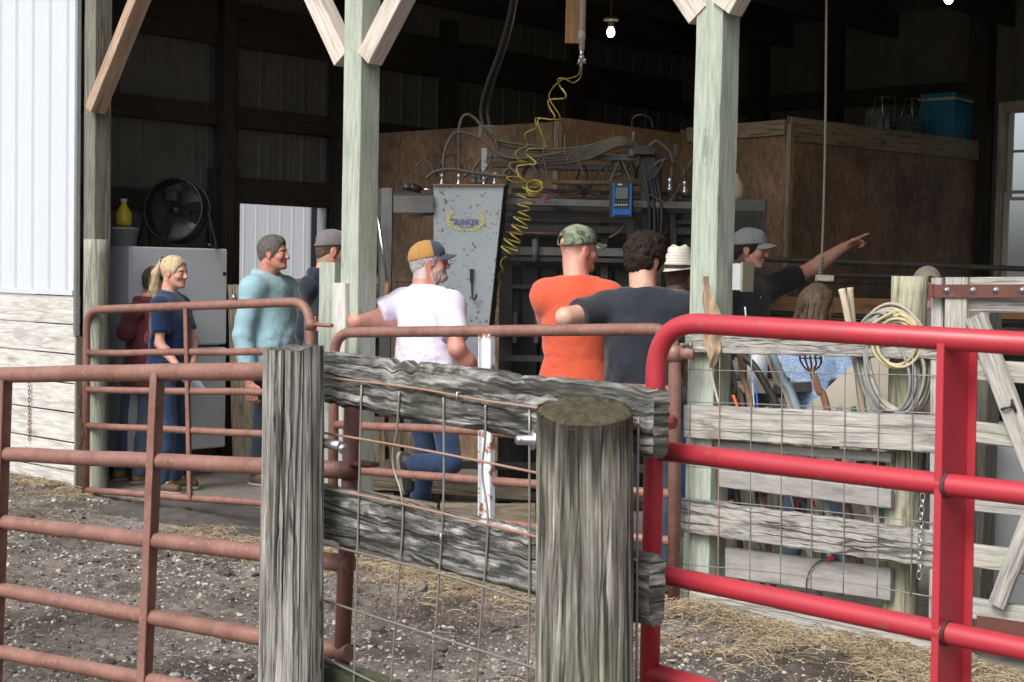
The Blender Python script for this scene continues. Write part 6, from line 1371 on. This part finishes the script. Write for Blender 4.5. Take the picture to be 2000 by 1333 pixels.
# hanging drop: board, pipe, fitting
hb = MB(); a = C(1123, 85, -.3); hb.beam(a, Vector((a.x, a.y, 4.3)), .135*.9, .04, YA, .003); solo(hb, 'hanging_board', M['warmbd'], 'orange-brown board hanging from the roof with the air pipe clamped to it', 'board', org=a)
pd = thing('air_pipe', 'white air pipe with a metal coupling coming down beside the hanging board', 'pipe', C(1136, 96, -.36))
b = MB(); a = C(1136.5, 98, -.36); b.tube([a, Vector((a.x, a.y, 4.3))], .018, 12); b.tube([C(1136.5, 78, -.36), C(1136.5, 60, -.36)], .022, 12); b.build('pipe', M['tanp'], pd, True)
b = MB(); b.lathe(C(1135.5, 124, -.36), [(.008,-.02),(.011,-.01),(.011,.02),(.017,.022),(.017,.045),(.011,.05),(.014,.07),(.014,.085),(0,.085)], 14); b.build('coupling', M['steel'], pd, True)
b = MB(); b.tube([C(1134, 112, -.36), C(1129, 126, -.36)], .008, 8); b.tube([C(1137, 112, -.36), C(1143, 125, -.36)], .010, 8); b.build('outlet', M['steel'], pd, True)
# light bulbs
mb_, N_, L_, P_ = newmat('lit_bulb'); P_.inputs['Emission Color'].default_value = (1, .82, .55, 1); P_.inputs['Emission Strength'].default_value = 9; P_.inputs['Base Color'].default_value = (1,.9,.7,1); M['bulb'] = mb_
def bulb(px, py, Y, lab, r=.026):
    c = PX(px, py, Y); t = thing('light_bulb', lab, 'light bulb', c)
    b = MB(); b.lathe(c, [(0,-r*1.2),(r*.6,-r*1.05),(r,-r*.4),(r,r*.5),(r*.7,r*1.1),(r*.45,r*1.5)], 16); b.build('glass', M['bulb'], t, True)
    b = MB(); b.lathe(c, [(r*.5,r*1.4),(r*.75,r*1.6),(r*.75,r*2.8),(r*1.9,r*3.0),(r*2.0,r*3.8),(0,r*3.9)], 16); b.tube([c + UP*r*3.8, Vector((c.x, c.y, 4.02))], .006, 6); b.build('socket', M['chutedk'], t, True)
    pl = bpy.data.lights.new('bulb_light', 'POINT'); pl.energy = 9; pl.color = (1, .80, .55); pl.shadow_soft_size = .03; po = bpy.data.objects.new('bulb_light', pl); COL.objects.link(po); po.parent = t; po.location = (0, 0, -r*1.2-.035)
bulb(1193, 64, 10.4, 'lit bare bulb hanging under the roof right of the white air pipe'); bulb(1853, -2, 10.4, 'lit bare bulb at the top edge, above the teal cooler', .030)
# rope with a block hanging in the right bay
rp_ = thing('hanging_rope', 'long rope hanging from the roof with a wooden pull block at its end', 'rope', PX(1607, 553, 8.1))
b = MB(); tp = PX(1614, -10, 8.1); tp = tp + (tp - PX(1607, 500, 8.1))*.35; P_l = spline([tp, PX(1614, 40, 8.1), PX(1612, 250, 8.1), PX(1608, 430, 8.1), PX(1604, 520, 8.1), PX(1601, 545, 8.1)], 8); b.tube(P_l, .0065, 8)
b.tube(coil([PX(1607, 500, 8.09), PX(1601, 545, 8.09)], .007, 9, 0), .005, 6); b.build('rope', M['ropedk'], rp_, True)
b = MB(); b.beam(PX(1594, 543, 8.1), PX(1627, 544, 8.1), .045, .030, UP, .004, n=4, jit=.002); b.build('block', M['greylt'], rp_)
# ---------------------------------------------------------------- left bay: freezer, fan, pails
zf = 1.72; fr_ = thing('freezer', 'tall white upright freezer with a round lock on its door, behind the blond woman', 'freezer', W(-.3, .78, 0))
b = MB(); b.box(W(-.36, .785, (zf+.20)/2), .60, .83, zf-.20, (EU3, EV3), .01); b.build('cabinet', M['whiteshade'], fr_)
dB = MB(); dB.box(W(-.025, .785, 1.42), .055, .83, zf-1.42+.25-.0, (EU3, EV3), .012); 
b = MB(); b.box(W(-.024, .785, (zf+.99)/2), .06, .835, zf-.99, (EU3, EV3), .012); b.build('door', M['white'], fr_)
b = MB(); b.box(W(-.024, .785, (.97+.20)/2), .06, .835, .77, (EU3, EV3), .012); b.build('door', M['white'], fr_)
p = PU(438, 535, .012); b = MB(); b.lathe(p, [(0,.012),(.012,.010),(.016,0)], 16, EU3); b.build('lock', M['black'], fr_, True)
b = MB()
for du in (-.55, -.1):
    for dv in (.45, 1.12): b.beam(W(du, dv, 0), W(du, dv, .21), .06, .06)
b.beam(W(-.33, .4, .17), W(-.33, 1.17, .17), .55, .05, UP); b.build('stand', M['black'], fr_)
fc = PX(346, 412, 11.75); fan = thing('fan', 'black round drum fan standing on top of the freezer', 'fan', W(-.3, .75, zf)); fd_ = (Vector((0, -1, .12)) + Vector((-.25, 0, 0))).normalized(); a1, b1, _ = frame(fd_)
b = MB(); RF = .238
for dd in (-.07, .07): b.tube([fc + fd_*dd + (a1*math.cos(t)+b1*math.sin(t))*RF for t in [2*math.pi*i/48 for i in range(48)]], .009, 8, closed=True)
g = [[fc + fd_*dd + (a1*math.cos(t)+b1*math.sin(t))*(RF) for t in [2*math.pi*i/48 for i in range(49)]] for dd in (-.07, .07)]; b.quads(g); b.build('drum', M['black'], fan, True)
b = MB()
for k in range(11): b.tube([fc + fd_*(.07+.02*(1-(k/11)**2)) + (a1*math.cos(t)+b1*math.sin(t))*(RF*(k+1)/12) for t in [2*math.pi*i/40 for i in range(40)]], .0016, 4, closed=True)
for k in range(16): t = 2*math.pi*k/16; b.tube([fc + fd_*.09 + (a1*math.cos(t)+b1*math.sin(t))*.04, fc + fd_*.07 + (a1*math.cos(t)+b1*math.sin(t))*RF], .0018, 4)
b.build('grille', M['black'], fan, True)
M['blade'] = paint('grey_fan_blade', (.05,.05,.055), (.08,.08,.08), .4, .35)
for k in range(3):
    t0 = 2.2 + 2*math.pi*k/3; g = []
    for i in range(7):
        row = []
        for j in range(9): r_ = .05 + (.215-.05)*j/8; t = t0 + (i/6-.5)*1.15*(.6+.5*j/8); row.append(fc + (a1*math.cos(t)+b1*math.sin(t))*r_ + fd_*((i/6-.5)*.07))
        g.append(row)
    b = MB(); b.quads(g); b.quads([[p - fd_*.002 for p in r] for r in g][::-1]); b.build('blade', M['blade'], fan, True)
b = MB(); b.lathe(fc, [(.03,-.12),(.05,-.10),(.05,.02),(.035,.05),(0,.055)], 20, fd_); b.build('motor', M['black'], fan, True)
b = MB(); b.beam(fc + b1*.06 + fd_*.1, fc + b1*.13 + fd_*.1, .09, .02, fd_, .003); b.build('badge', M['black'], fan)
for s_ in (-1, 1):
    side = fc + a1*(RF+.02)*s_; foot = Vector((side.x + a1.x*.07*s_, side.y, zf+.012)); b = MB(); b.tube([side, foot, foot + fd_*Vector((1,1,0)).length*.1*Vector((fd_.x, fd_.y, 0)).length], .011, 8); b.tube([side, side*.0 + Vector((side.x, side.y+.14, zf+.012)), foot], .009, 8); b.build('stand_leg', M['black'], fan, True)
def pail(c, r0, r1, h, mat, lab, cat='bucket', nm='bucket', rim=True, extra=None, group=None):
    t = thing(nm, lab, cat, c, group); b = MB(); pr = [(0,0),(r0,0),(r1,h)] + ([(r1+.006,h),(r1+.006,h+.015),(r1-.004,h+.015)] if rim else []) + [(r1-.006,h-.0),(r0-.006,.01),(0,.01)]; b.lathe(c, pr, 28); b.build('body', M[mat], t, True)
    b = MB(); b.tube([Vector(c) + UP*(h*.95) + Vector((math.cos(x)*(r1+.008), math.sin(x)*.02 - .004, -math.sin(x)*h*.55)) for x in [math.pi*i/12 for i in range(13)]], .0025, 6); b.build('handle', M['steel'], t, True); return t
c_ = W(-.50, .62, zf+.002); pail(c_, .095, .105, .13, 'greybox', 'pale grey pail at the left end of the freezer top')
c_ = W(-.50, .62, zf+.155)
t = thing('jug', 'yellow plastic jug standing on the pale pail on top of the freezer', 'jug', c_); b = MB(); b.lathe(c_, [(0,0),(.055,0),(.06,.03),(.06,.10),(.03,.15),(.02,.17),(.022,.19),(0,.19)], 20); b.build('body', M['yellowp'], t, True); b = MB(); b.lathe(c_+UP*.188, [(.024,0),(.024,.02),(0,.021)], 16); b.build('cap', M['white'], t, True)
# old upright boards by the doorway, threshold debris
def plank(p0, p1, w, th, mat, lab, nm='plank', up=EV3, group=None, n=10, jit=.003):
    b = MB(); b.beam(p0, p1, w, th, up, .004, n=n, jit=jit); return solo(b, nm, M[mat], lab, 'board', group, org=Vector(p0))
og = thing('old_gate', 'old rough wooden gate behind the man in the light blue hooded shirt', 'gate', PX(470, 900, 11.75))
for (x0, y0, x1, y1, w) in ((460,556,470,905,.115), (486,547,496,905,.10)): b = MB(); b.beam(PX(x1,y1,11.75), PX(x0,y0,11.75), w, .05, YA, .004, n=12, jit=.003); b.build('upright_board', M['oldbrown'], og)
for (x0, y0, x1, y1, Yq) in ((478,560,655,560,11.80), (478,690,655,700,11.80), (478,840,655,850,11.80)): b = MB(); b.beam(PX(x0,y0,Yq), PX(x1,y1,Yq), .04, .12, UP, .004, n=8, jit=.002); b.build('rail', M['oldbrown'], og)
b = MB(); b.tube([PX(457, 575, 11.68), PX(457, 590, 11.68)], .018, 10); b.beam(PX(450, 592, 11.68), PX(464, 592, 11.68), .03, .02, UP); b.build('latch', M['steel'], og, True)
M['mat'] = paint('old_rubber_mat', (.05,.048,.045), (.11,.095,.08), .7, .9, sc=9, bst=.6)
def mat_sheet(u0, u1, v0, v1, lab, z0=.0, seed=1):
    g = []
    for i in range(18):
        row = []
        for j in range(50):
            u = u0 + (u1-u0)*j/49 + .05*mnoise.noise(Vector((j*.3, i, seed))); v = v0 + (v1-v0)*i/17 + (.05*mnoise.noise(Vector((j*.35, 3, seed))) if i < 2 else 0); p = W(u, v); edge = 1 - i/17
            p.z = z0 + .012 + max(ground_z(p.x, p.y) if v < 0 else .0, -.05) + .022*abs(mnoise.noise(Vector((u*3, v*5, seed))))*1.2; row.append(p)
        g.append(row)
    b = MB(); b.quads(g); b.quads([[p - UP*.012 for p in r] for r in g][::-1]); b.quads([g[0], [p - UP*.012 for p in g[0]]]); return solo(b, 'rubber_mat', M['mat'], lab, 'mat', smooth=True)
mat_sheet(.75, 2.9, -.42, .25, 'worn dark rubber mat lying in front of the far rusty gate'); mat_sheet(3.0, 5.0, -.30, .35, 'worn dark rubber mat under the gate the men lean on', seed=4)
for i, (x0, y0, x1, y1, Yq, w, th, lab) in enumerate(((700,938,1036,962,9.6,.10,.09,'thick brown timber lying behind the gate at the foot of the chute'), (860,1000,1045,1003,8.9,.09,.10,'short brown timber on the threshold right of the leaning man'), (712,985,850,1010,9.0,.05,.16,'split grey plank lying on the threshold below the bent foot'))):
    plank(PX(x0,y0,Yq), PX(x1,y1,Yq), w, th, 'oldbrown', lab, 'timber', UP)
pl_ = thing('pallet', 'brown wooden pallet standing on edge left of the leaning man', 'pallet', PX(735, 960, 9.9))
for k, x in enumerate((712, 742, 772, 802)): b = MB(); b.beam(PX(x, 958, 9.9), PX(x-2, 815, 9.9), .075, .02, YA, .002, n=6, jit=.002); b.build('slat', M['oldbrown'], pl_)
for y in (825, 885, 950): b = MB(); b.beam(PX(700, y, 9.95), PX(815, y, 9.95), .05, .08, UP, .002); b.build('bearer', M['darkwood'], pl_)
# ---------------------------------------------------------------- right bay: things on the plywood room
UT = U2 - .22
def T_(px, py): return PU(px, py, UT)
ct = T_(1873, 268); ZT = ZP + .06
co = thing('cooler', 'teal picnic cooler with a white-edged lid on top of the plywood room', 'cooler', Vector((ct.x, ct.y, ZT)))
A_, B_ = T_(1829, 262), T_(1916, 268); Lc = Vector((B_.x-A_.x, B_.y-A_.y, 0)).length; mid = (A_+B_)/2; top_ = T_(1873, 205).z
b = MB(); b.box(Vector((mid.x, mid.y, (ZT+top_)/2)), .36, Lc, top_-ZT, (EU3, EV3), .02); b.build('body', M['teal'], co)
b = MB(); b.box(Vector((mid.x, mid.y, top_+.012)), .38, Lc+.02, .024, (EU3, EV3), .008); b.build('lid_rim', M['tanp'], co)
b = MB(); b.box(Vector((mid.x, mid.y, top_+.045)), .37, Lc, .045, (EU3, EV3), .02); b.build('lid', M['teal'], co)
for k, (xa, xb, yt, yb) in enumerate(((1722, 1748, 189, 262), (1780, 1809, 192, 266))):
    t = thing('wire_rack', ('left' if k == 0 else 'right') + ' one of the two wire frames beside the teal cooler on the plywood room', 'wire rack', T_(xa, yb), 'wire frames on the plywood room'); b = MB()
    p0, p1, p2, p3 = T_(xa+4, yb), T_(xa, yt), T_(xb, yt+2), T_(xb-3, yb+2); b.tube([p0, p1, p2, p3], .006, 6)
    o = EU3*-.18; b.tube([p0+o, p1+o*.3, p2+o*.3, p3+o], .005, 6)
    for q in range(5): zz = p0.z + (p1.z-p0.z)*(.1+.15*q); b.tube([Vector((p0.x, p0.y, zz)), Vector((p3.x, p3.y, zz))], .003, 5)
    b.build('frame', M['steel'], t, True); b = MB(); c = (p0+p3)/2 + EU3*-.12; b.box(Vector((c.x, c.y, ZT+.13)), .14, .2, .24, (EU3, EV3), .01); b.build('pack', M['lcd'], t)
plank(Vector((*T_(1618, 246).xy, ZT+.03)), Vector((*T_(1705, 250).xy, ZT+.03)), .04, .02, 'whitebd', 'thin white strip lying on top of the plywood room', 'strip', UP)
# dark pipe rails across the right bay
for i, (x0, y0, x1, y1, Yq, r, lab) in enumerate(((1452, 505, 2060, 528, 10.9, .020, 'upper dark pipe rail behind the pointing man'), (1452, 534, 2060, 548, 10.9, .018, 'lower dark pipe rail behind the pointing man'), (1452, 610, 2060, 632, 11.0, .02, 'lowest dark pipe rail behind the long-haired person'))):
    b = MB(); a, c = PX(x0, y0, Yq), PX(x1, y1, Yq); b.tube([a, a.lerp(c, .5), c, c + (c-a)*.8], r, 10); solo(b, 'pipe_rail', M['chutedk'], lab, 'pipe rail', smooth=True)
for i, (y0, y1) in enumerate(((600, 632), (650, 690))):
    plank(PX(1500, y0, 11.3), PX(2080, y0+14, 11.3), .03, .16, 'oldbrown' if i else 'warmbd', ('upper' if i == 0 else 'lower') + ' brown alley board behind the long-haired person', 'plank', UP)
# small equipment left of the pointing man
ca = thing('cabinet', 'dark grey cabinet behind the right barn post with a white jug on it', 'cabinet', PX(1455, 640, 10.95)); p = PX(1456, 390, 10.95)
b = MB(); b.box(Vector((p.x, p.y+.15, p.z/2)), .30, .3, p.z, (XA, YA), .01); b.build('body', M['lcd'], ca); b = MB(); b.box(Vector((p.x+.02, p.y-.003, p.z-.28)), .22, .012, .4, (XA, YA), .004); b.build('door', M['chutedk'], ca)
jp = Vector((PX(1440, 390, 10.95).x, 11.05, p.z)); t = thing('jug', 'white plastic jug on the dark cabinet right of the right barn post', 'jug', jp); b = MB(); b.lathe(jp, [(0,0),(.05,0),(.055,.03),(.055,.10),(.03,.15),(.018,.17),(.018,.19),(0,.19)], 18); b.build('body', M['tanp'], t, True)
# ---------------------------------------------------------------- on and behind the board panel
bx_ = thing('electrical_box', 'grey electrical box on the side of the right barn post', 'electrical box', PU(1438, 568, uR+.08))
c = W(uR+.135, .10, PV(1441, 541, .02).z); b = MB(); b.box(c, .055, .085, .125, (EU3, EV3), .006); b.build('body', M['greybox'], bx_); b = MB(); b.box(c + EU3*.033, .010, .10, .14, (EU3, EV3), .003); b.build('cover', M['boxtan'], bx_)
# canvas rag
g = []; n2 = 22
L0 = [(1380,540),(1379,560),(1374,585),(1376,610),(1369,640),(1372,665),(1384,690),(1391,716)]; L1 = [(1382,540),(1387,560),(1398,585),(1402,605),(1412,640),(1404,668),(1408,690),(1395,716)]
la = spline([PV(x, y, -.09) for x, y in L0], 6); lb = spline([PV(x, y, -.09) for x, y in L1], 6)
for i_, (a_, c_) in enumerate(zip(la, lb)): g.append([a_.lerp(c_, j_/n2) + EV3*(-.022*math.sin(j_/n2*math.pi) - .014*math.sin(j_/n2*13 + i_*.17) - .010*mnoise.noise(Vector((j_*.35, i_*.22, 2)))) + UP*(.012*math.sin(j_*.9)*(i_/len(la))) for j_ in range(n2+1)])
b = MB(); b.quads(g); b.quads([[p + EV3*.003 for p in r] for r in g][::-1]); solo(b, 'canvas_rag', M['tan'], 'creased tan canvas rag hanging on the front of the right barn post', 'rag', smooth=True)
def tool(pts, v, r, mat, lab, cat='tool', nm='tool_handle', taper=None, group='tool handles behind the board panel'):
    P_ = [PV(x, y, v) if len(q) == 2 else PV(x, y, q[2]) for q in pts for x, y in (q[:2],)]
    b = MB(); P2_ = spline(P_, 6) if len(P_) > 2 else [P_[0].lerp(P_[1], i/8) for i in range(9)]; n = len(P2_); rs = [r*(1 if not taper else 1+(taper-1)*i/(n-1)) for i in range(n)]
    b.tube(P2_, rs, 10); return solo(b, nm, M[mat], lab, cat, group, smooth=True)
tool(((1444,690),(1452,740),(1466,800),(1512,1160)), .10, .014, 'handled', 'brown worn handle, leftmost of the thick handles behind the panel')
tool(((1497,690),(1518,745),(1545,800),(1640,1165)), .16, .012, 'handle', 'thin yellowish handle left of the blue-grey pipe')
tool(((1506,690),(1532,745),(1558,803),(1668,1165)), .12, .020, 'blupipe', 'thick blue-grey pipe leaning behind the board panel', 'pipe', 'leaning_pipe')
tool(((1644,565),(1652,600),(1668,690),(1686,800),(1730,1160)), .08, .0165, 'handle', 'front one of two pale wooden handles sticking up left of the coiled ropes', taper=.9)
tool(((1660,562),(1663,600),(1672,690),(1690,860),(1738,1160)), .14, .015, 'handle', 'rear one of two pale wooden handles sticking up left of the coiled ropes')
tool(((1455,600),(1459,640),(1468,720),(1473,800)), .06, .004, 'siding', 'thin white rod standing up behind the red gate rail', 'rod', 'rod', group=None)
tool(((1470,745),(1476,752),(1478,775),(1480,800),(1482,830)), .02, .0045, 'bluep', 'thin blue rod hanging behind the wire', 'rod', 'rod', group=None)
tool(((1432,772),(1440,795),(1452,840)), .05, .008, 'orange', 'orange plastic handle behind the wire near the barn post', 'tool', group=None)
tool(((1450,695),(1472,715),(1500,760),(1518,800),(1560,1000)), .2, .018, 'chutedk', 'dark curved metal tool arching down behind the left of the panel')
tool(((1410,700),(1420,740),(1430,800),(1450,1150)), .13, .016, 'chutedk', 'dark metal bar next to the barn post behind the panel')
tool(((1424,700),(1438,760),(1452,800),(1490,1150)), .18, .012, 'postdark', 'grey weathered handle between the barn post and the brown handle')
for i, (x, m_, dsc) in enumerate(((1560,'smooth','pale grey'), (1600,'handle','yellowish'), (1700,'greylt','whitish'), (1728,'greenp','green'))):
    tool(((x-62,795),(x-40,880),(x,1010),(x+42,1165)), .20+.02*i, .013, m_, dsc + ' slat-like handle low behind the lower boards')
tool(((1388,716),(1394,750),(1404,790)), -.03, .006, 'tanp', 'thin pale strap hanging below the canvas rag', 'strap', 'strap', group=None)
tool(((1557,995),(1560,980),(1572,972),(1586,976),(1592,990)), .12, .006, 'red', 'red hose loop behind the lower boards', 'hose', 'hose', group=None)
w_ = thing('jumper_lead', 'black wire with a red clamp hooked over the inner board of the panel', 'wire', PV(1580, 1170, -.012)); b = MB(); b.tube(spline([PV(x, y, -.012) for x, y in ((1577,1172),(1575,1140),(1582,1115),(1598,1098),(1616,1093))], 6), .003, 6); b.build('wire', M['rubber'], w_, True)
b = MB(); b.tube([PV(1611, 1095, -.02), PV(1620, 1092, -.02), PV(1631, 1089, -.02)], [.006, .011, .005], 8); b.build('clamp', M['red'], w_, True)
# manure fork
mf = thing('manure_fork', 'manure fork with long curved tines and a brown handle behind the panel', 'fork', PV(1617, 805, .05)); b = MB()
for k in range(5):
    xt = 1580 + k*12.5; xm = 1562 + k*10.5; b.tube(spline([PV(xt, 590-k*1.0, -.08), PV(xt-6-k, 625, -.02), PV(xm, 690, .06), PV(xm+2+(2-k)*1.5, 712, .03), PV(1584+(k-2)*2.5, 725, .0)], 7), [.0028 + .0018*min(1, i/10) for i in range(29)], 6)
b.build('tines', M['rustdk'], mf, True); b = MB(); b.tube([PV(1563, 700, .06), PV(1606, 700, .06)], .004, 6); b.tube([PV(1584, 722, .0), PV(1590, 738, .0)], [.010, .015], 10); b.build('ferrule', M['rustdk'], mf, True)
b = MB(); b.tube(spline([PV(1589, 732, .0), PV(1600, 765, .02), PV(1617, 806, .05), PV(1690, 1150, .16)], 8), .0165, 12); b.build('handle', M['handled'], mf, True)
# coiled ropes on the round post
def coils(specs, mat, lab, seed):
    rr = random.Random(seed); b = MB(); t = None
    for (cx, cy, rx, ry, v, r, tilt) in specs:
        P_ = []; n = 44
        for i in range(n):
            a_ = 2*math.pi*i/n; x = cx + rx*math.cos(a_)*(1+.03*math.sin(3*a_+seed)) + tilt*math.sin(a_)*ry*.2; y = cy - ry*math.sin(a_)*(1+.02*math.cos(2*a_+cx)); P_.append(PV(x, y, v + .012*math.sin(2*a_+cx)))
        b.tube(P_, r, 8, closed=True)
    return solo(b, 'rope_coil', M[mat], lab, 'rope', 'coiled ropes on the round post', smooth=True)
rr = random.Random(5)
coils([(1750+rr.uniform(-6,6), 704+rr.uniform(-4,4)+k*2, 70-k*2.4, 112-k*4, .03-k*.012, .0078, -.6) for k in range(8)], 'rope', 'outermost coiled rope, pale grey, hanging on the round post', 1)
coils([(1738+rr.uniform(-6,6), 722+rr.uniform(-4,4), 57-k*3.0, 108-k*6, -.02-k*.010, .0070, -.9) for k in range(6)], 'ropeb', 'blue-grey coiled rope inside the pale grey one on the round post', 2)
coils([(1752+rr.uniform(-3,3), 668+rr.uniform(-3,3), 47-k*5, 52-k*5, -.075-k*.006, .0070, -.2) for k in range(3)], 'ropey', 'innermost coiled rope, yellowish with a knot, on the round post', 3)
b = MB(); b.tube(spline([PV(x, y, -.075) for x, y in ((1700,637),(1722,622),(1742,612),(1752,606),(1758,614),(1748,618),(1752,608),(1770,618),(1786,630),(1790,640))], 6), .0072, 8); solo(b, 'rope_end', M['ropey'], 'loose knotted rope end lying over the coiled ropes', 'rope', smooth=True)
# tan sheet, bench, jug, barrel behind the panel
b = MB(); sp = spline([PV(1560, 815, .42), PV(1600, 775, .42), PV(1650, 728, .42), PV(1690, 703, .42), PV(1750, 694, .42)], 6); b.poly(sp + [PV(1760, 900, .42), PV(1560, 900, .42)], .012, EV3); solo(b, 'tan_sheet', M['tanp'], 'tan fibreboard sheet with a curved top leaning behind the tools', 'sheet')
bn = thing('bench', 'dark workbench behind the board panel near the right barn post', 'bench', PV(1490, 1100, 1.0)); b = MB(); a_, c_ = PV(1415, 752, 1.0), PV(1560, 757, 1.0); b.beam(a_, c_, .5, .05, UP, .003); b.build('top', M['postdark'], bn); b = MB(); b.beam(a_ - UP*.16, c_ - UP*.16, .04, .16, UP, .002); b.build('apron', M['postdark'], bn)
for q in (a_, c_):
    for dv in (-.2, .2): b = MB(); pq = Vector((q.x, q.y, 0)) + EV3*dv; b.beam(pq, Vector((pq.x, pq.y, a_.z-.03)), .07, .07); b.build('leg', M['postdark'], bn)
for (x, m_, lab, hh_, r_) in ((1478, 'siding', 'white plastic jug on the dark workbench behind the wire', .19, .055), (1440, 'chutemid', 'grey tin standing left of the white jug on the workbench', .13, .05)):
    q = PV(x, 748, 1.0); q.z = a_.z + .026; t = thing('jug' if x == 1478 else 'tin', lab, 'jug' if x == 1478 else 'tin', q); b = MB(); b.lathe(q, [(0,0),(r_,0),(r_,hh_*.7),(r_*.5,hh_*.88),(r_*.35,hh_*.9),(r_*.35,hh_),(0,hh_)], 18); b.build('body', M[m_], t, True)
q = PV(1940, 1100, .95); q.z = 0; t = thing('barrel', 'grey-blue plastic barrel standing behind the wooden gate', 'barrel', q); b = MB(); b.lathe(q, [(0,0),(.24,0),(.27,.06),(.28,.12),(.275,.14),(.285,.3),(.29,.45),(.285,.6),(.275,.76),(.28,.78),(.27,.84),(.24,.9),(0,.9)], 32); b.build('body', M['greybox'], t, True); b = MB(); b.tube([q + UP*.62 + Vector((math.cos(x)*.288, math.sin(x)*.288, 0)) for x in [2*math.pi*i/32 for i in range(32)]], .01, 6, closed=True); b.build('hoop', M['chutemid'], t, True)
